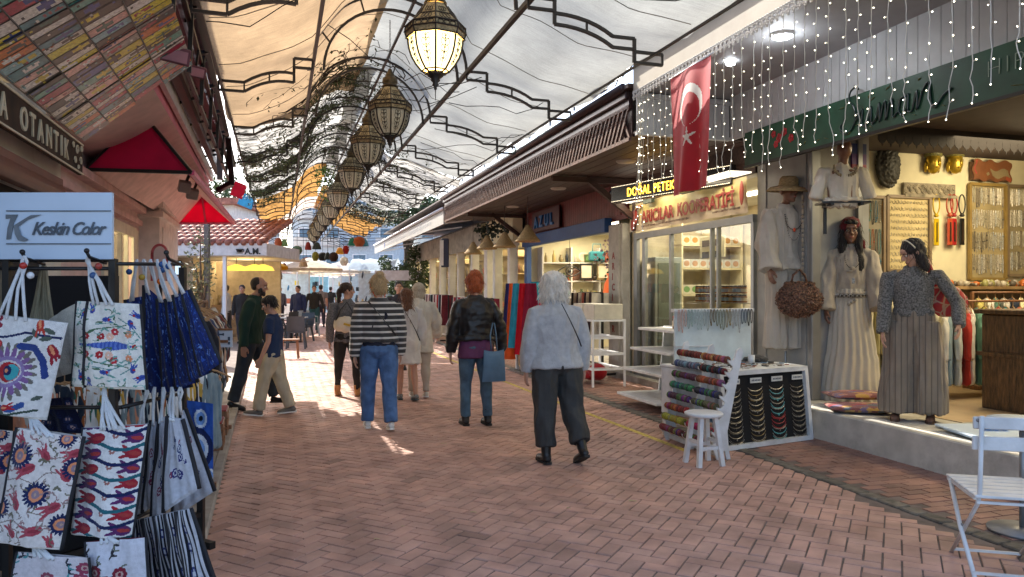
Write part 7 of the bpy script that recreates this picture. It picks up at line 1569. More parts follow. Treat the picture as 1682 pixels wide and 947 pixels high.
h.trousers(o1, off_w, rk=.058, ra=.062, rt=.062, fold=.016, sc=(12, 12, 1.5), seed=4, end=1.0)
M = h.head_m(); b = MB(); b.lathe([(.001, .15), (.06, .145), (.085, .12), (.092, .06), (.10, .05), (.17, .035), (.20, .0), (.2, -.005), (.165, .028), (.095, .042)], 28, M @ Matrix.Rotation(-.1, 4, 'X')); b.build('straw_hat', straw, o1)
def beadloop(o, h, drop, r, m, w=.055, front=True, n=34, top=.322):
    b = MB(); Hh = h.H
    for i in range(n):
        a = 2*PI*i/n; x = w*Hh*math.sin(a); z = (top-drop*(1-math.cos(a))/2)*Hh; y = .045*Hh if math.cos(a) < .4 else .045*Hh-.07*Hh*(math.cos(a)-.4)/.6
        yy = (.05+.03*min(1, (top*Hh-z)/(.06*Hh)))*Hh if math.cos(a) < .4 else y; b.ell(h.up(x, yy, z), r, 6, 5)
    return b.build('necklace', m, o)
beadloop(o1, h, .13, .009, mat('dark_beads', (.06, .05, .04), rough=.3)); beadloop(o1, h, .19, .005, rail_m, w=.045)
b = MB(); b.ell(h.up(0, .085*h.H, .19*h.H), (.018, .01, .025), 10, 8); b.build('pendant', paint('#d9532c'), o1)
hw = Matrix.Translation((c1.x, 8.75, .78)) @ Matrix.Rotation(PI+.25, 4, 'Z') @ h.J['wrR']; 
b = MB(); b.tube([h.J['wrL']+Vector((.034*math.cos(a), .034*math.sin(a), -.0)) for a in [j*PI/6 for j in range(12)]], .012, 6, closed=True); b.build('white_bracelet', white_w, o1)
# pedestal under the tall mannequin
b = MB(); b.box((0, 0, .14), (.5, .42, .48), bev=.006); b.box((0, 0, .385), (.54, .46, .03)); tag(b.build('pedestal', white_p, None, Matrix.Translation((c1.x, 8.75, .38)) @ Matrix.Translation((0, 0, -.1))), 'white box pedestal under the tall mannequin', 'pedestal')
# woven brown bag on the mannequin's arm
wb = at(1313, 492, 8.35); t = thing('woven_bag', 'round brown woven leather bag hanging from the tall mannequin', 'bag', Matrix.Translation(wb)); b = MB(); b.ell((0, 0, 0), (.25, .09, .19), 24, 14); b.b6(-.15, .15, -.05, .05, .1, .19); me = fuse(b, .010, 2); me2 = folds(me, .012, (40, 40, 40), 2, .012); link('body', me2, mat('woven_brown', (.13, .055, .03), rough=.5, var=.8, scale=45, bump=1, bscale=55), t)
b = MB(); q = random.Random(66)
for k in range(260):
    a, p = q.uniform(0, 2*PI), math.asin(q.uniform(-1, 1)); c = Vector((.25*math.cos(p)*math.cos(a), .09*math.cos(p)*math.sin(a), .19*math.sin(p)))*1.03; d = Vector((q.gauss(0, 1), q.gauss(0, .4), q.gauss(0, 1))).normalized()*.022; b.tube([c-d, c+Vector((c.x*.05, c.y*.15, c.z*.05)), c+d], .006, 4)
b.build('woven_loops', mat('woven_loop', (.22, .11, .07), rough=.5, var=.6, scale=40), t); b = MB(); b.tube([(-.13, 0, .19), (.13, 0, .19)], .014, 8); b.build('clasp', brass, t)
for x in (-.05, .05): b = MB(); b.tube([(-.09+x*.3, x*.3, .18), (-.07, x*.3, .28), (0, x*.3, .34), (.06, x*.3, .28), (.09+x*.3, x*.3, .18)], .01, 6); b.build('handle', mat('woven_brown', (.13, .055, .03)), t)
# mannequin with red headscarf
h, o2 = mannequin('mannequin in a dark red headscarf, knotted shawl and long cream skirt', (at(1396, 600, 8.5).x, 8.5, .36), PI-.25, 1.98, ((.08, .16, .3, .0), (.05, .14, .2)), -.1, base=.06)
h.shirt(o2, mat('sheer_shawl', (.50, .45, .38), rough=.9, trans=.2, bump=.4), hem=.045, w=1.1, slr=(.052, .056, .05), fold=.014, name='shawl', seed=8, flare=1.15, cuff=.05, fl=(10, 10, 3))
h.shirt(o2, off_w, hem=-.02, w=1.0, sl=0, fold=.003, name='camisole')
b = MB(); r = h.root; Hh = h.H; n = 90
def skirt(a, s_):
    an = 2*PI*a; z = (r.z+.085*Hh)*(1-s_)+(-.06)*s_; rad = .155+.15*s_**.8+(.006+.014*s_)*math.sin(an*22+math.sin(s_*9))*(.5+.5*math.sin(s_*7+1)**2)+.012*math.sin(an*5+s_*3)*s_
    if s_ > .62: rad += .012
    return (r.x+rad*1.15*math.cos(an)*.95, r.y+rad*.85*math.sin(an), z)
b.grid(220, 24, skirt); b.build('skirt', mat('cream_cotton', (.50, .47, .41), rough=.9, var=.06, bump=.3, bscale=150), o2)
b = MB()
for i in range(26): a = 2*PI*i/26; c = Vector((r.x+.112*Hh*.86*math.cos(a), r.y+.084*Hh*math.sin(a), r.z+.045*Hh)); b.tube([c+Vector((.018*math.cos(t_), -.003 if c.y < r.y else .003, .018*math.sin(t_))) for t_ in [j*PI/4 for j in range(8)]], .007, 5, closed=True)
for i in range(3): c = Vector((r.x+.03*i-.02, r.y+.088*Hh, r.z+.02*Hh-.02*i)); b.ell(c, (.02, .008, .02), 8, 6)
b.build('disc_belt', silver, o2); b = MB(); b.stack([(r.x, r.y, r.z+.035*Hh, .094*Hh, .082*Hh), (r.x, r.y, r.z+.058*Hh, .094*Hh, .082*Hh)], 24); b.build('belt', mat('belt_brown', (.05, .035, .025), rough=.5), o2)
h.hair(o2, hairmat('black_hair2', (.010, .008, .008)), [((0, -.02, .05), (.086, .1, .09)), ((0, .055, .085), (.06, .035, .03)), ((-.07, .02, -.12), (.035, .04, .17)), ((.07, .0, -.14), (.035, .04, .2)), ((0, -.07, -.15), (.07, .04, .2)), ((-.08, .03, -.3), (.035, .03, .1))], 200, .12, 21)
M = h.head_m(); b = MB()
for c, r_ in (((0, -.025, .06), (.094, .106, .088)), ((-.02, -.08, -.05), (.075, .04, .13)), ((-.10, -.07, -.28), (.05, .04, .22)), ((-.13, -.06, -.5), (.06, .03, .14))): b.ell((0, 0, 0), (1, 1, 1), 14, 10, M=M @ Matrix.Translation(c) @ Matrix.Diagonal((*r_, 1)))
link('headscarf', folds(fuse(b, .009, 3), .010, (14, 14, 6), 2), cloth('#5c1420'), o2)
beadloop(o2, h, .12, .006, rail_m, w=.04); b = MB(); b.ell(h.up(0, .085*h.H, .2*h.H), (.03, .02, .025), 10, 8); b.ell(h.up(.03, .085*h.H, .185*h.H), (.035, .015, .012), 8, 6); b.build('knot', mat('sheer_shawl', (.5, .45, .38)), o2)
b = MB(); b.box(h.up(0, .1*h.H, .13*h.H), (.03, .01, .06)); b.build('pendant', silver, o2)
# half torso mannequin above on a shelf
wt = at(1384, 332, 7.9); t = thing('torso_mannequin', 'half torso mannequin in a short white jacket up on a black bracket', 'mannequin', Matrix.Translation(wt) @ Matrix.Rotation(PI-.1, 4, 'Z'), None)
h = Human(1.72, legs=((0, 0, 0, 0), (0, 0, 0, 0)), arms=((0, .3, .1), (0, .3, .1)), wd=.9); off = Matrix.Translation(-Vector((0, 0, h.root.z+.10*h.H)))
b = MB(); b.stack([(0, 0, h.root.z+.1*h.H, .15, .1), (0, 0, h.root.z+.2*h.H, .16, .11), (0, 0, h.root.z+.29*h.H, .15, .09), (0, 0, h.root.z+.31*h.H, .08, .06)], 16); b.tube([h.J['neck']-Vector((0, 0, .06)), h.J['nt'], h.J['head']], [.055, .05, .055], 12); b.ell(h.J['head']+Vector((0, .01, .02)), (.075, .09, .105), 16, 12); o = link('bust', fuse(b, .01, 2), man_m, t, off)
o = h.shirt(t, mat('white_jacket', (.60, .56, .48), rough=.9, var=.06, bump=.3), hem=.10, w=1.05, sl=.9, name='jacket', seed=5, flare=1.35, fold=.012, fl=(9, 9, 3)); o.matrix_local = off
b = MB()
for i in range(15): a = PI+PI*i/14; b.ell(h.up(.07*h.H*math.cos(a), .06*h.H, (.315+.06*math.sin(a))*h.H), (.014, .01, .02), 6, 5)
b.build('stone_necklace', mat('stones', (.25, .2, .12), rough=.4, var=.5, scale=30), t, off)
b = MB(); b.box((.15, 0, -.03), (.03, .3, .03)); b.box((-.15, 0, -.03), (.03, .3, .03)); b.box((.15, -.1, -.18), (.03, .03, .3)); b.box((0, .0, -.01), (.5, .25, .02)); b.build('bracket', rail_m, t)
# wall of the shop: partition at v = 7.9 (faces the camera)
V = 7.88
def wallthing(name, lab, cat, u, z, grp=None): return Th(name, lab, cat, FR, (u, V, z), grp)
def uz(px, py): # a point of the partition wall seen through pixel
    th = math.atan((841-478)/FOC); k = (px-841)/FOC; d = V/(math.cos(th)-k*math.sin(th)); x = k*d; return (x*math.cos(th)+d*math.sin(th), EYE+(HOR-py)*d/FOC)
def jboard(lab, px0, px1, py0, py1, bgc, style, fm, seed):
    (u0, z1), (u1, z0) = uz(px0, py0), uz(px1, py1); t = Th('jewellery_board', lab, 'display board', FR, (u0, V, z0), 'jewellery boards on the shop wall'); q = random.Random(seed)
    b = MB(); b.b6(u0, u1, V-.02, V-.002, z0, z1); bb = t.p('panel', b, mat('board_'+bgc, hx(bgc), rough=.8))
    b = MB()
    for a, c in (((u0, z0), (u1, z0)), ((u0, z1), (u1, z1)), ((u0, z0), (u0, z1)), ((u1, z0), (u1, z1))): b.bar((a[0], V-.03, a[1]), (c[0], V-.03, c[1]), .04)
    t.p('frame', b, fm)
    b = MB(); W_, H_ = u1-u0, z1-z0
    if style == 'ear':
        nx, nz = int(W_/.055), int(H_/.085)
        for i in range(nx):
            for j in range(nz):
                u, z = u0+.05+i*.055, z1-.07-j*.085; b.col = q.choice([(.25, .2, .12), (.45, .4, .3), (.12, .1, .08), (.3, .3, .3), (.5, .45, .3)]); r_ = q.uniform(.012, .024)
                b.tube([(u+r_*math.cos(a), V-.028, z-r_*1.3*math.sin(a)) for a in [j2*PI/3.5-1 for j2 in range(6)]], .0035, 4)
    else:
        nx = int(W_/(.05 if style == 'neck' else .04))
        for i in range(nx):
            for j in range(3 if style == 'neck' else 4):
                u, zt = u0+.04+i*W_/nx, z1-.04-j*H_*(.31 if style == 'neck' else .235); L = H_*(.3 if style == 'neck' else .22)*q.uniform(.75, 1)
                b.col = q.choice([(.05, .2, .3), (.4, .35, .25), (.3, .15, .03), (.05, .05, .05), (.35, .38, .38), (.45, .1, .03), (.1, .3, .3)] if style == 'neck' else [(.42, .38, .28), (.3, .26, .18), (.55, .5, .4), (.15, .12, .08), (.4, .4, .36)])
                pts = [(u+.018*math.cos(a)*(1 if style == 'neck' else .6), V-.03, zt-L/2+L/2*math.sin(a)) for a in [2*PI*k/10 for k in range(10)]]; b.tube(pts, .0045, 4, closed=True)
                for _ in range(2): p = q.choice(pts); b.ell(p, q.uniform(.007, .013), 5, 4)
    t.p('jewellery_stock', b, mat('jewel_mix', (1, 1, 1), attr=True, rough=.35, metal=.2, var=.3, scale=50), 'rows of small jewellery pinned on the board', col=True)['kind'] = 'stuff'
cream_f = mat('frame_brown', (.22, .16, .1), rough=.5)
jboard('tall board of colourful bead necklaces behind the headscarf mannequin', 1399, 1449, 322, 474, '#8c8470', 'neck', cream_f, 1)
jboard('cream board full of paired earrings behind the browsing woman', 1455, 1524, 322, 445, '#cdbb8c', 'ear', cream_f, 2)
jboard('wide board of long pale bracelets and chains on the shop wall', 1590, 1648, 302, 458, '#a89870', 'chain', mat('frame_gold', (.3, .2, .06), rough=.5), 3)
jboard('board of pale shell chains nearest the right edge', 1652, 1700, 305, 452, '#988a68', 'chain', cream_f, 4)
for px, lab in ((1527, 'golden face mask on the left of the pair'), (1563, 'golden face mask on the right of the pair')):
    u, z = uz(px, 268); t = Th('gold_mask', lab, 'mask', FR, (u, V, z), 'pair of golden face masks'); b = MB(); q = random.Random(1)
    b.ell((u, V-.06, z), (.10, .09, .15), 18, 14); b.ell((u, V-.13, z-.01), (.022, .04, .045), 8, 8); b.ell((u, V-.135, z-.07), (.035, .02, .014), 8, 6); b.ell((u, V-.12, z+.03), (.08, .02, .012), 8, 6)
    t.p('face', b, mat('mask_gold', (.48, .32, .03), rough=.3, metal=.6, var=.3, scale=12))
    b = MB(); b.stack([(u, V-.06, z+.08, .115, .10), (u, V-.06, z+.14, .12, .10), (u, V-.06, z+.2, .085, .08), (u, V-.06, z+.24, .08, .07)], 18); t.p('headdress', b, mat('mask_green', (.14, .13, .03), rough=.5, var=.6, scale=60, bump=1, bscale=50))
    for sx in (-1, 1): b = MB(); b.ell((u+sx*.105, V-.04, z-.06), (.014, .03, .07), 8, 6); t.p('ear', b, mat('mask_gold', (.48, .32, .03)))
u, z = uz(1455, 272); t = Th('dark_round_mask', 'dark carved oval wall ornament left of the golden masks', 'ornament', FR, (u, V, z)); b = MB(); b.ell((u, V-.05, z), (.15, .07, .26), 20, 14); q = random.Random(5)
for k in range(60): a = 2*PI*k/60; b.ell((u+.16*math.cos(a), V-.04, z+.27*math.sin(a)), (.03, .03, .03*q.uniform(.6, 1.2)), 6, 4)
link('carving', folds(fuse(b, .012, 1), .012, (25, 25, 25)), mat('dark_carving', (.02, .018, .012), rough=.6, var=.5, scale=30), t.o, t.b)
u0, z0 = uz(1482, 318); t = Th('carved_shelf', 'pale carved wooden scrollwork shelf below the golden masks', 'shelf', FR, (u0, V, z0)); b = MB(); uu = u0
for k in range(9):
    u = u0+.04+k*.095
    for r_ in (.045, .028): b.tube([(u+r_*math.cos(a), V-.03, z0+.07+r_*math.sin(a)*1.2) for a in [j*PI/5 for j in range(9)]], .012, 6)
b.b6(u0, u0+.86, V-.06, V, z0-.04, z0+.0); b.b6(u0, u0+.86, V-.03, V, z0+.0, z0+.15); t.p('scrollwork', b, mat('grey_wood', (.28, .24, .17), rough=.7, var=.4, scale=12))
u, z = uz(1622, 282); t = Th('painted_plaque', 'rough wooden plaque painted with small orange and teal houses', 'plaque', FR, (u, V, z)); pr = Ras(60, 24, hx('#7a4a2a')); q = random.Random(8)
for k in range(30): pr.rect(q.random(), q.random()*.4, q.random(), q.random()*.4, hx(q.choice(['#9a4a30', '#2f5a58', '#b98a5a', '#4a3a2a', '#a33a34', '#8a7a5a'])))
b = MB(); b.grid(40, 16, lambda a, s_: (u-.33+.66*a+.02*math.sin(s_*9), V-.07-.01*math.sin(a*8), z-.13+.27*s_+.02*math.sin(a*17)), colfn=lambda x, y: pr.sample(x, y)); b.col = (.12, .06, .03); b.b6(u-.32, u+.32, V-.055, V, z-.13, z+.12); t.p('board', b, mat('plaque_paint', (1, 1, 1), attr=True, rough=.7, bump=.5), col=True)
# hanging tools-like necklaces in yellow, red, black
for px, c, lab in ((1533, '#c9a800', 'thick yellow tassel necklace hanging under the carved shelf'), (1555, '#b04a2c', 'orange bead necklace beside the yellow one'), (1562, '#a01c20', 'red bead necklace with long fringe'), (1575, '#14120f', 'black ring necklace with a long tail')):
    u, z = uz(px, 320); t = Th('long_necklace', lab, 'necklace', FR, (u, V, z), 'long necklaces under the carved shelf'); b = MB(); m_ = paint(c, rough=.4)
    b.tube([(u+.055*math.sin(a), V-.05, z-.13+.13*math.cos(a)) for a in [2*PI*j/16 for j in range(16)]], .009, 6, closed=True); b.lathe([(.02, .0), (.035, .02), (.02, .04)], 10, Matrix.Translation((u, V-.05, z-.30))); t.p('loop', b, m_); b = MB(); b.box((u, V-.05, z-.5), (.085, .02, .36), bev=.008); t.p('tail', b, m_); b = MB(); b.box((u, V-.065, z-.5), (.02, .01, .26)); t.p('inset', b, paint('#6a5a10' if c == '#c9a800' else '#3a2a20'))
# counter shelf with trinkets
(u0, zc), (u1, _) = uz(1500, 470), uz(1700, 470); t = Th('wall_counter', 'narrow wooden counter along the jewellery wall', 'counter', FR, (u0, V-.2, .3)); b = MB(); b.b6(7.6, 11, V-.42, V-.02, 1.56, 1.6); b.b6(7.6, 11, V-.05, V-.03, .3, 1.56); t.p('top', b, mat('counter_wood', (.32, .2, .09), rough=.5, var=.3))
b = MB(); q = random.Random(10)
for k in range(170):
    u, v = q.uniform(7.7, 10.6), V-q.uniform(.08, .4); b.col = q.choice([(.5, .45, .35), (.55, .15, .03), (.3, .25, .18), (.1, .08, .06), (.6, .55, .5), (.3, .28, .1)]); s_ = q.uniform(.015, .05); b.ell((u, v, 1.6+s_*.7), (s_, s_, s_*q.uniform(.5, 1.6)), 6, 4)
tag(b.build('counter_trinkets', mat('trinket_mix', (1, 1, 1)), None, FR), 'jumble of small shells, figures and ornaments on the wall counter', 'ornaments', kind='stuff')
# clothes rails inside
rack('shop_rail', 'clothes rail behind the browsing woman inside the shop', FR, (6.9, 6.75), (9.3, 6.75), 1.42, wood, base=.30, depth=.3)
cc = ['#c9c0a0', '#d6d2c6', '#8ca0a6', '#cfd0c6', '#b33a30', '#d8d4c8', '#5f8a78', '#c0bc50', '#d0cdc4', '#b02c2c', '#4a9a9a', '#2a1c18', '#d87860', '#181512', '#c9a890', '#6a3a2a', '#d9d9d0', '#3a4a6a', '#b8b090', '#8a2a2a']
for i in range(20): garment(FR @ Matrix.Translation((7.05+i*.11, 6.75, 1.36)) @ Matrix.Rotation(R(54)+.1*math.sin(i*2.1), 4, 'Z'), cc[i], 'garment in the colourful row behind the browsing woman', 'clothes on the shop rail', (1.0, .9, 1.15))
rack('upper_rail', 'second clothes rail further inside the shop', FR, (8.2, 7.25), (10.9, 7.25), 1.52, wood, base=.30, depth=.25)
for i in range(18): garment(FR @ Matrix.Translation((8.3+i*.14, 7.25, 1.46)) @ Matrix.Rotation(R(50)+.1*math.sin(i*2.1), 4, 'Z'), ['#b9ac62', '#d0ccc0', '#4a6a5a', '#b8b4ac', '#2a3040', '#d6d0a8'][i % 6], 'garment on the rear clothes rail', 'clothes on the rear rail', (1, .9, .8))
for i in range(6): garment(FR @ Matrix.Translation((6.55+i*.1, 7.3, 1.5)) @ Matrix.Rotation(R(56), 4, 'Z'), ['#b8ad82', '#cfc7a8', '#a39a6c'][i % 3], 'pale olive garment hanging left of the browsing woman', 'olive clothes at the shop corner', (1, .9, 1.35))
# carved dark chest
t = Th('carved_chest', 'tall dark carved wooden chest at the right edge of the shop', 'chest', FR, (7.6, 5.8, .3)); b = MB(); b.b6(7.02, 8.3, 5.55, 6.1, .3, 1.3, bev=.015); b.b6(6.97, 8.35, 5.5, 6.15, 1.3, 1.35, bev=.01); b.b6(6.99, 8.33, 5.53, 6.13, .86, .9); t.p('body', b, mat('chest_wood', (.11, .055, .02), rough=.45, var=.5, scale=7, stretch=(6, 6, 1), bump=.8, bscale=25))
b = MB()
for k in range(15): u = 7.06+k*.083; b.b6(u, u+.045, 5.53, 5.55, .38, .82); b.b6(u+.01, u+.035, 5.525, 5.55, .94, 1.26)
for k in range(16): b.ell((7.03+k*.082, 5.52, .88), .022, 6, 5)
for k in range(5): b.tube([(7.25+k*.22+.08*math.cos(a), 5.52, .6+.12*math.sin(a)) for a in [j*PI/6 for j in range(12)]], .013, 6, closed=True)
t.p('carved_ribs', b, mat('chest_wood_l', (.2, .11, .045), rough=.5, var=.4, scale=9))
# cushions, mat, small pack
q = random.Random(2)
for i, (px, py, z, lab) in enumerate(((1412, 672, .30, 'lower patchwork cushion at the mannequin feet'), (1408, 664, .385, 'upper patchwork cushion at the mannequin feet'))):
    g = ground(px, py+4, .3); g.z = z+.045; t = thing('patchwork_cushion', lab, 'cushion', Matrix.Translation(g) @ Matrix.Rotation(-.2+.2*i, 4, 'Z'), 'patchwork cushions on the step'); pr = Ras(40, 40, hx('#7a4a4a'))
    for k in range(40): pr.el(q.random(), q.random(), q.uniform(.04, .16), q.uniform(.03, .12), hx(q.choice(['#8c2f3a', '#b08a4a', '#6a5a7a', '#a8766a', '#4a5a6a', '#c0a080'])), q.uniform(0, 3))
    b = MB(); b.grid(40, 40, lambda a, s_: ((a-.5)*.62, (s_-.5)*.42, .045*(math.sin(PI*a)*math.sin(PI*s_))**.35), colfn=lambda x, y: pr.sample(x, y)); b.grid(20, 20, lambda a, s_: ((.5-a)*.62, (s_-.5)*.42, -.045*(math.sin(PI*a)*math.sin(PI*s_))**.35), colfn=lambda x, y: pr.sample(x, y)); b.build('cover', canvas, t, col=True)
b = MB(); b.b6(5.62, 6.9, 3.6, 5.35, .305, .325); t = one('floor_mat', 'pale blue grey mat on the step beside the chest', 'mat', b, mat('mat_blue', (.42, .47, .48), rough=.7, var=.3, scale=20), FR, (6.2, 4.5, .305))
g = at(1636, 680, 6.3); t = thing('tissue_pack', 'light blue plastic pack lying near the chair back', 'pack', Matrix.Translation((g.x, g.y, .39))); b = MB()
for k in range(3): b.ell((-.07+k*.07, 0, 0), (.04, .05, .035), 10, 8)
link('pack', fuse(b, .006, 2), mat('pack_blue', (.2, .45, .75), rough=.2), t); b = MB(); b.box((0, 0, .03), (.12, .05, .012)); b.build('white_top', white_w, t)
b = MB(); b.box((0, 0, -.038), (.9, .6, .012)); b.box((0, 0, -.06), (.8, .5, .03)); tag(b.build('low_table', mat('pale_blue_board', (.5, .62, .76)), None, Matrix.Translation((g.x+.1, g.y, .39))), 'low pale table top under the blue pack', 'table')
# string of wooden beads at the pier, twigs of rope
t = Th('bead_string', 'long vertical string of shells and beads between the two mannequins', 'bead string', FR, (5.72, 7.25, 2.4)); b = MB()
for k in range(22): b.ell((5.66, 7.22, 2.62-k*.055), (.016, .016, .02+.012*(k % 3 == 0)), 8, 6)
t.p('beads', b, mat('shell', (.42, .36, .28), rough=.5)); b = MB(); b.tube([(5.66, 7.22, 2.75), (5.66, 7.22, 1.4)], .003, 4); t.p('cord', b, rail_m)
t = Th('abstract_picture', 'sunset coloured picture between the torso and the dark ornament', 'picture', FR, (6.33, 7.1, 2.95)); u, z = 6.33, 2.95; V_ = V; V = 7.11; b = MB()
for k, c in enumerate(['#c98a20', '#c0501c', '#8c2a4a', '#5a3a7a', '#3a4a7a']): b.col = hx(c); b.b6(u-.1, u+.1, V-.03, V-.005, z-.3+k*.12, z-.3+(k+1)*.12)
t.p('print', b, ATTR(rough=.5), col=True); V = V_
# ================================================================ FAR END OF THE STREET
q = random.Random(101)
tile = mat('roof_tile', (.36, .15, .11), rough=.8, var=.35, scale=9, bump=.5)
# cafe on the left with tiled roof
cx0, cx1, D0 = -10.6, -7.3, 22.0
t = Th('corner_cafe', 'small white cafe with red tiled roof and black lettering AM on its fascia', 'cafe', FW, (-8.8, 24, 0))
b = MB(); b.b6(cx0-3, cx1, D0, D0+.15, 2.58, 2.94); b.b6(cx1-.15, cx1, D0+.152, D0+3.4, 2.58, 2.94); fa = t.p('fascia', b, mat('cafe_white', (.66, .66, .66), rough=.5))
b = MB(); b.b6(cx0-3, cx1, D0+.1, D0+4.6, 2.56, 2.585); t.p('soffit', b, white_w)
b = MB()
for i in range(26):
    x = cx0-2.9+i*.24
    for j in range(7): y = D0+.0+j*.42; z = 2.96+j*.13; b.tube([(x, y-.05, z), (x, y+.45, z+.13)], .1, 6)
b.add([(cx0-3, D0, 2.93), (cx1+.05, D0, 2.93), (cx1-.8, D0+3, 3.85), (cx0-3, D0+3, 3.85)], [(0, 1, 2, 3)], None, False); t.p('roof', b, tile)
b = MB(); b.b6(cx0-3, cx1-1, D0+4.5, D0+4.6, 0, 2.56); b.b6(cx0-.2, cx0, D0+.2, D0+4.5, 0, 2.56); b.b6(cx0-3, cx0+.6, D0+1.2, D0+1.3, 0, 2.56); t.p('wall', b, mat('cafe_inner', (.5, .42, .3), rough=.8))
for x in (cx1-1.3, cx0+.5): b = MB(); b.b6(x-.05, x+.05, D0+.1, D0+.2, 0, 2.56); t.p('post', b, wmetal)
b = MB(); b.b6(cx0+.6, cx1-.8, D0+2.6, D0+3.2, 0, 1.05); t.p('counter', b, mat('counter_wood', (.32, .2, .09)))
lamp('cafe_light', t.o, Matrix.Translation((0, .6, 2.4)), 30, .6, (1, .75, .4)); lamp('cafe_light', t.o, Matrix.Translation((-1.5, 2.6, 2.3)), 25, .4, (1, .75, .4))
aw = at(402, 417, D0-.01); text('lettering', 'A.M.', .25, rail_m, fa, Matrix.Translation((aw.x, D0-.012, aw.z)) @ FACE, ext=.005, off=.008)
b = MB(); c = at(393, 411, D0-.02); b.lathe([(.001, -.05), (.07, -.045), (.1, .03), (.1, .04)], 12, Matrix.Translation(c)); b.box(c+Vector((0, 0, -.075)), (.2, .02, .015)); b.tube([c+Vector((.09+.04*math.sin(a), 0, .04*math.cos(a)-.0)) for a in [i*.6 for i in range(6)]], .012, 5); b.build('cup_emblem', rail_m, fa)
for k, (px, lab) in enumerate(((418, 'yellow glowing shade over the cafe counter'), (388, 'second warm lamp over the cafe counter'), (432, 'small warm lamp near the cafe edge'))):
    c = at(px, 444, D0+1.5); tt = Th('cafe_lamp', lab, 'lamp', FW, tuple(c), 'lamps of the corner cafe'); b = MB(); b.lathe([(.35, 0), (.28, .12), (.05, .2)], 16, Matrix.Translation(c)); tt.p('shade', b, mat('yellow_shade', (.85, .55, .08), rough=.6, emit=.5)); b = MB(); b.tube([c+Vector((0, 0, .2)), (c.x, c.y, 2.57)], .01, 4); tt.p('cord', b, rail_m)
for k in range(16): px = 360+k*4.6; c = at(px, 452+6*math.sin(k*2), D0+2.9); c.z = 1.06; put(kinds[k % 4], c.x, c.y, c.z, 'small item on the cafe counter', 'items on the cafe counter', {'body': colr[k % 11], 'disc': colr[k % 11]}, 1.7, FW)
b = MB(); pc2 = at(340, 430, 16); b.b6(pc2.x-.05, pc2.x+.05, 15.95, 16.05, 0, 3.2); t = one('grey_post', 'grey steel post wrapped by a climbing plant beside the pink shop', 'post', b, mat('steel_grey', (.1, .11, .12), rough=.5), FW, (pc2.x, 16, 0))
def leafy(name, label, c, r, n, m, s=(.04, .09), stem=True, cat='plant', group=None, trunk_h=None, col2=None):
    t = Th(name, label, cat, FW, (c[0], c[1], 0), group); b = MB(); cl = [(Vector(c)+Vector((q.uniform(-.7, .7)*r[0], q.uniform(-.7, .7)*r[1], q.uniform(-.75, .75)*r[2])), q.uniform(.25, .5)) for _ in range(14)]
    for k in range(n):
        cc_, cr = q.choice(cl); d = Vector((q.gauss(0, 1), q.gauss(0, 1), q.gauss(0, 1))).normalized()*q.random()**.4; p = cc_+Vector((d.x*r[0]*cr, d.y*r[1]*cr, d.z*r[2]*cr)); s_ = q.uniform(*s)
        b.add([(-s_*.45, 0, 0), (0, -s_, 0), (s_*.45, 0, 0), (0, s_, .1*s_)], [(0, 1, 2, 3)], Matrix.Translation(p) @ euler((q.uniform(-1.5, 1.5), q.uniform(-1.5, 1.5), q.uniform(0, 6))), False)
    t.p('crown' if cat == 'tree' else 'foliage', b, m)
    if stem:
        b = MB(); b.tube([(c[0], c[1], 0), (c[0]+.05, c[1], c[2]*.5), (c[0], c[1], c[2])], [.12*r[0]+.03, .08*r[0]+.02, .03*r[0]+.01], 7)
        for cc_, cr in cl[:8]: b.tube([(c[0]+.03, c[1], c[2]*.6), (Vector(c)+cc_)/2+Vector((0, 0, -.1)), cc_], [.05*r[0]+.008, .03*r[0]+.006, .006], 5)
        t.p('trunk', b, mat('bark', (.09, .07, .05), rough=.9, var=.4))
    return t
sparse = mat('sparse_leaf', (.14, .17, .09), rough=.6, var=.35); bright = mat('bright_green_leaf', (.12, .24, .05), rough=.6, var=.3, trans=.3); deep = mat('deep_leaf', (.05, .085, .035), rough=.6, var=.4, trans=.2)  # far left tree has a brighter green than the bushes
leafy('climbing_shrub', 'sparse climbing plant around the grey post beside the pink shop', (pc2.x-.1, 15.9, 1.9), (.45, .3, 1.1), 700, sparse, (.03, .06))
leafy('street_tree', 'bright green tree at the far left end of the street', tuple(at(450, 448, 44)), (1.3, 1.3, 1.7), 2600, bright, (.07, .14), cat='tree')
leafy('olive_bush', 'tall olive green bush under the white awning beyond the arcade', tuple(at(655, 455, 33)), (1.0, 1.2, 1.2), 2600, deep, (.05, .1), cat='plant')
leafy('palm_bush', 'darker bush beside the arcade, half hidden by the shoppers', tuple(at(690, 452, 30)), (.5, .8, 1.3), 1300, deep, (.05, .1), cat='plant')
leafy('far_tree', 'dense tree whose leaves show above the far right roofs', tuple(at(668, 348, 36)), (2.2, 2, 1.0), 3200, deep, (.07, .14), cat='tree')
leafy('far_tree', 'leafy tree showing above the cafe roof on the left', tuple(at(372, 335, 36)), (2.0, 2, 1.3), 2600, deep, (.07, .14), cat='tree')
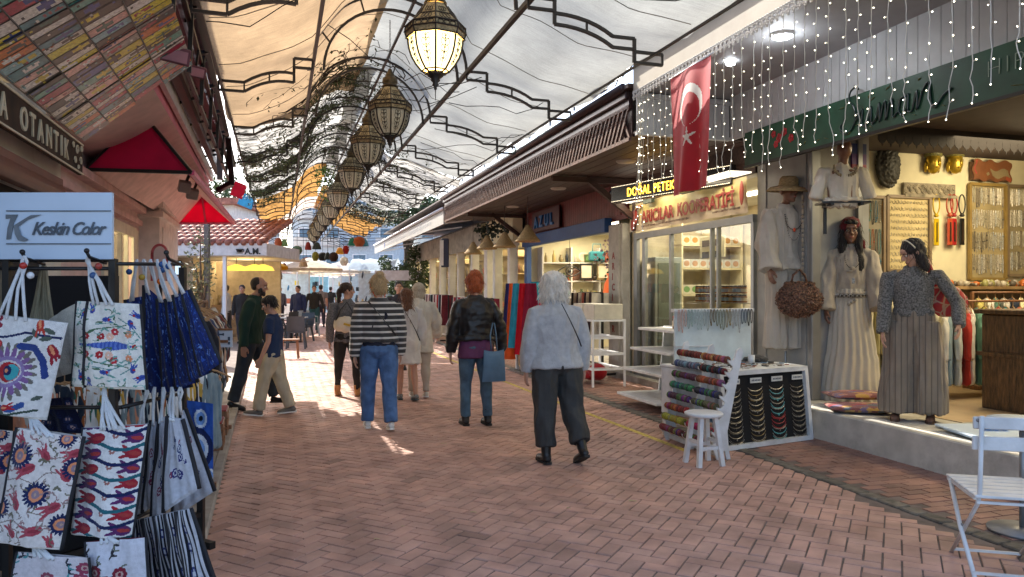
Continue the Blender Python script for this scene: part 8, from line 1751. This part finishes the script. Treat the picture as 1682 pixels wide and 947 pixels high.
# end buildings, with bluish haze and strong light put into pale wall colours
def block(label, x0, x1, d, h, wm, seed, storeys=3, name='distant_building', dep=6, sh=True):
    t = Th(name, label, 'building', FW, ((x0+x1)/2, d, 0)); b = MB(); b.b6(x0, x1, d, d+dep, 0, h); t.p('wall', b, wm); q = random.Random(seed)
    b = MB(); b.b6(x0-.3, x1+.3, d-.4, d+dep, h, h+.25); t.p('roof', b, tile if seed % 2 else white_w)
    n = max(2, int((x1-x0)/2.6)); fh = (h-.4)/storeys
    for s_ in range(storeys):
        for i in range(n):
            x = x0+(i+.5)*(x1-x0)/n; z = .5+s_*fh
            f = MB(); f.b6(x-.7, x+.7, d-.08, d-.01, z+.35, z+fh-.65); fo = t.p('window', f, wmetal); g_ = MB(); g_.b6(x-.6, x+.6, d-.1, d-.082, z+.45, z+fh-.75); g_.build('pane', mat('far_pane', (.12, .2, .28), rough=.1, var=.3), fo)
            if s_ and sh: f = MB(); f.b6(x-.95, x+.95, d-.9, d-.1, z+.15, z+.25); f.b6(x-.95, x+.95, d-.9, d-.86, z+.25, z+.95); t.p('balcony', f, white_w)
    return t
bl1, bl2 = mat('pale_blue_wall', (.52, .60, .66), rough=.8), mat('pale_wall', (.62, .60, .56), rough=.8)
block('pale blue apartment block closing the far end of the street', -22, -11.2, 74, 11, bl1, 2, 4)
block('cream apartment block at the far end, right of the blue one', -11, -1, 82, 9, bl2, 3, 3)
block('far block with red roof left behind the cafe', -38, -23, 62, 9, bl2, 5, 3)
block('grey white building behind the arcade at the far right', -4.6, 3.0, 47, 4.2, bl2, 4, 1, sh=False)
block('low white building left behind the pink shop and before the cafe', -18, -11.3, 30, 5, mat('cafe_white', (.66, .66, .66)), 7, 2, sh=False)
# stalls with awnings along both sides of the far street
def stall(label, px, d, w_, col, side, grp='market stalls at the far end'):
    x = at(px, 0, d).x; t = Th('market_stall', label, 'stall', FW, (x, d, 0), grp)
    b = MB(); s_ = 1 if side > 0 else -1
    b.grid(8, 6, lambda a, c: (x-w_/2+w_*a, d-1.2+2.4*c, 2.5+.55*math.sin(PI*c)+.04*math.sin(a*20)) ); t.p('awning', b, cloth(col, trans=.3))
    for dx in (-1, 1):
        for dy in (-1, 1): b = MB(); b.bar((x+dx*w_*.47, d+dy*1.1, 0), (x+dx*w_*.47, d+dy*1.1, 2.52), .05); t.p('post', b, wmetal)
    b = MB(); b.b6(x-w_*.45, x+w_*.45, d-.5, d+.5, .05, .85); t.p('counter', b, cloth(col if q.random() < .4 else '#d9dde0'))
    b = MB(); b.b6(x-w_*.47, x+w_*.47, d+1.0, d+1.05, .3, 2.4); t.p('back_panel', b, mat('stall_back%d' % (q.randrange(4)), q.choice([(.3, .6, .75), (.55, .64, .7), (.5, .62, .68), (.6, .6, .52)]), rough=.6))
    for k in range(14):
        kd = q.choice(kinds); c = q.choice(colr+[mat('br%d' % j, hx(h_), rough=.4) for j, h_ in enumerate(['#2a8ac0', '#e0d040', '#d83a3a', '#3fae6a', '#f0f0f0'])]); put(kd, x-w_*.4+w_*.8*q.random(), d-.3+.2*(k % 3), .85 if k < 9 else 1.5+.3*(k % 3), f'{kd.replace("_", " ")} among the wares of a distant stall', 'wares on the distant stalls', {'body': c, 'disc': c, 'carton': c}, q.uniform(1.4, 2.2), FW)
for a in (('stall with pale blue panels in the distance right of the ponytailed woman', 617, 36, 2.2, '#b9cbd6', 1), ('stall with cream awning left of the far tree', 500, 46, 2.6, '#e3d7c0', -1), ('stall with white awning behind the cafe tables', 462, 38, 2.4, '#e8e8e6', -1), ('stall with peach awning in the middle distance', 540, 50, 3.0, '#e8c9ae', 1), ('stall with grey awning next to the blue panelled one', 588, 44, 2.6, '#a9b2b8', 1), ('stall with orange striped awning at the far left', 425, 40, 2.8, '#d98a5a', -1), ('farthest white stall in the centre of the street end', 515, 60, 3.4, '#eef2f4', 1)): stall(*a)
sb = at(655, 452, 31); t = Th('lettered_board', 'pale sign board with blue lettering under the far end of the white awning', 'sign', FW, tuple(sb)); b = MB(); b.box(sb, (2.0, .1, .42)); bd = t.p('board', b, mat('pale_sign', (.55, .6, .68), rough=.4))
b = MB()
for k in range(14): b.box((sb.x-.85+k*.125, sb.y-.055, sb.z), (.07, .01, .12+.05*(k % 3)))
b.build('printed_marks', paint('#3c5a92'), bd, t.b)
# parasols
def parasol(label, px, d, r, col, h=2.5):
    c = at(px, 0, d); t = Th('parasol', label, 'parasol', FW, (c.x, d, 0), 'parasols at the far end'); b = MB(); b.lathe([(r, h), (r*.98, h-.12), (r, h), (r*.5, h+.28), (.02, h+.5)], 8, Matrix.Translation((c.x, d, 0))); t.p('canopy', b, cloth(col, trans=.35)); b = MB(); b.tube([(c.x, d, 0), (c.x, d, h+.5)], .03, 6); t.p('pole', b, wmetal)
for a in (('cream parasol above the farthest walkers', 508, 33, 1.5, '#e2d8c4'), ('cream parasol further back', 530, 40, 1.7, '#ece4d4'), ('white parasol beside the orange stall', 478, 42, 1.7, '#eef0f0'), ('pale parasol at the right of the street end', 560, 37, 1.5, '#e6e2da'), ('yellow parasol beside the cafe', 425, 30, 1.2, '#e0b020')): parasol(*a)
# cafe tables and grey chairs in the street
def gchair(label, px, py, rz, col='#3c444c'):
    g = ground(px, py); t = thing('plastic_chair', label, 'chair', Matrix.Translation(g) @ Matrix.Rotation(rz, 4, 'Z'), 'grey chairs of the cafe in the street'); m_ = paint(col, rough=.45)
    b = MB(); b.box((0, 0, .44), (.46, .44, .04), bev=.012); b.build('seat', m_, t)
    b = MB(); b.grid(8, 6, lambda a, s_: ((a-.5)*.46, -.22-.08*s_+.05*math.cos((a-.5)*3), .46+.40*s_)); b.grid(8, 6, lambda a, s_: ((.5-a)*.46, -.24-.08*s_+.05*math.cos((a-.5)*3), .46+.40*s_)); b.build('backrest', m_, t)
    for dx in (-1, 1):
        for dy in (-1, 1): b = MB(); b.bar((dx*.19, dy*.18, .43), (dx*.24, dy*.23, 0), .045); b.build('leg', m_, t)
        b = MB(); b.tube([(dx*.24, .16, .45), (dx*.25, .12, .66), (dx*.24, -.22, .68)], .018, 6); b.build('armrest', m_, t)
for a in (('grey plastic chair nearest the walkers, left of the cafe table', 487, 572, .2), ('second grey plastic chair behind the near one', 497, 560, 2.8), ('grey plastic chair at the far side of the cafe table', 470, 556, 1.2), ('pale chair beyond the cafe table', 508, 552, -2.2, '#9aa4ac'), ('grey chair close to the cafe corner', 452, 566, -.7)): gchair(*a)
for k, (px, py, lab) in enumerate(((478, 562, 'light square cafe table among the grey chairs'), (455, 552, 'second light cafe table nearer the cafe'))):
    g = ground(px, py); t = thing('cafe_table', lab, 'table', Matrix.Translation(g), 'cafe tables in the street'); b = MB(); b.box((0, 0, .73), (.8, .8, .03), bev=.006); b.build('table_top', mat('cafe_top', (.5, .52, .52), rough=.3), t); b = MB(); b.tube([(0, 0, .72), (0, 0, .03)], .03, 8); b.box((0, 0, .015), (.5, .5, .03)); b.build('pedestal', rail_m, t)
g = ground(476, 588); t = thing('low_stool', 'low wooden stool standing on the street before the cafe chairs', 'stool', Matrix.Translation(g) @ Matrix.Rotation(.2, 4, 'Z')); b = MB(); b.box((0, 0, .42), (.42, .3, .035), bev=.006); b.build('seat', wood, t)
for dx in (-1, 1):
    for dy in (-1, 1): b = MB(); b.bar((dx*.16, dy*.1, .4), (dx*.19, dy*.13, 0), .035); b.build('leg', wood, t)
# brown a-board near the striped woman
# coloured lamps and pots hung across the street end
hc = ['#8c4a30', '#6c8a5a', '#4f6a58', '#7a2a24', '#8c2c28', '#2f3a3a', '#7a7a30', '#b8a88c', '#1f2424', '#26302e', '#3a2a26', '#c0882a', '#8a1f1c', '#2a7a6a', '#a8603a', '#8a3a3a', '#d0d0c8', '#4a8a9a']
hn = ['rust', 'sage green', 'dark green', 'dark red', 'brick red', 'charcoal', 'olive', 'beige', 'black', 'deep slate', 'brown', 'ochre', 'crimson', 'teal', 'orange', 'rose red', 'off-white', 'blue']
hp = [(457, 402), (467, 404), (488, 414), (506, 410), (503, 432), (520, 409), (518, 424), (498, 438), (530, 424), (538, 426), (548, 425), (558, 417), (568, 413), (578, 403), (590, 400), (467, 443), (565, 432), (597, 404)]
for i, ((px, py), c) in enumerate(zip(hp, hc)):
    d = 27+(i*5 % 7); p = at(px, py, d); t = Th('street_lantern', f'{hn[i]} hanging lantern in the coloured cluster at the far end of the roof', 'lantern', FW, tuple(p), 'coloured lanterns hung at the far end'); r_ = .13+.035*(i % 3)
    b = MB(); b.lathe([(r_, 0), (r_*.9, .1), (r_*.55, .26), (r_*.2, .3)] if i % 2 else [(r_*.6, -.1), (r_*1.1, .05), (r_*.9, .2), (r_*.3, .26)], 12, Matrix.Translation(p)); t.p('shade', b, cloth(c, trans=.25)); b = MB(); b.tube([p+Vector((0, 0, .28)), (p.x, p.y, 3.85)], .008, 4); t.p('cord', b, rail_m)
for k in range(4):                                     # cross wires carrying them
    v = 27.5+2*k; b = MB(); b.tube([(-2+8*a, v, 3.85-.15*math.sin(PI*a)) for a in [i/10 for i in range(11)]], .012, 4); b.build('cross_wire', rail_m, None, FC);
for o in bpy.data.objects:
    if o.name.startswith('cross_wire'): tag(o, 'black wire spanning the far end of the street under the coloured lanterns', 'wire', 'cross wires at the far end')
# festoon and far light canopy on the left: blue and white panels
for (px, py, d, w_, h_, c, lab) in ((405, 330, 24, .5, .4, '#5aa4c4', 'bright blue hanging panel beyond the crimson awning'), (392, 312, 20, .35, .4, '#a81c34', 'small red hanging panel beside the blue one')):
    c0_ = at(px, py, d); t = thing('banner', lab, 'banner', Matrix.Translation(c0_) @ Matrix.Rotation(.4, 4, 'Y')); b = MB(); b.box((0, 0, 0), (w_, .02, h_)); b.build('panel', cloth(c, trans=.5), t); b = MB(); b.tube([(0, 0, h_/2), (0, 0, h_/2+.8)], .01, 4); b.build('cord', rail_m, t)
# chain fencing, balustrade and gutters above the right roof
b = MB(); b.b6(3.75, 3.8, 8.5, 20, 4.12, 4.16); 
for k in range(12): b.b6(3.76, 3.79, 8.6+k, 8.64+k, 4.05, 4.5)
b.b6(3.75, 3.8, 8.5, 20, 4.48, 4.52); t = one('clerestory_frame', 'grey metal frame of the glazed strip between cloth and timber eave', 'glazing', b, alu, FR, (3.78, 14, 4.1))
b = MB(); b.add([(3.775, 8.5, 4.1), (3.775, 20, 4.1), (3.775, 20, 4.5), (3.775, 8.5, 4.5)], [(0, 1, 2, 3)], None, False); b.v = [(x-3.78, y-14, z-4.1) for x, y, z in b.v]; b.build('pane', glass('bluish_glass', (.6, .8, .85)), t)
for i, (y, x, lab) in enumerate(((8.75, 3.75, 'grey metal junction box at the corner of the timber eave'),)):
    t = Th('junction_box', lab, 'box', FR, (x, y, 4.1)); b = MB(); b.b6(x-.1, x+.1, y-.12, y+.12, 4.08, 4.5, bev=.01); t.p('housing', b, mat('box_grey', (.2, .2, .18), rough=.5)); b = MB()
    for k in range(5): b.tube([(x-.1, y-.1+.05*k, 4.1), (x-.15-.03*k, y-.3, 3.98), (x-.02, y-.6-.2*k, 4.0+.05*k), (x, y-.9-.3*k, 4.25)], .008, 5)
    t.p('cables', b, rail_m)
b = MB(); b.lathe([(.001, -.08), (.09, -.05), (.1, .03), (.05, .08)], 14, Matrix.Translation((5.3, 11.6, 3.2))); one('dome_camera', 'dark dome camera near the end of the gift shop header', 'camera', b, mat('dome_dark', (.05, .06, .09), rough=.2), FR, (5.3, 11.6, 3.2))
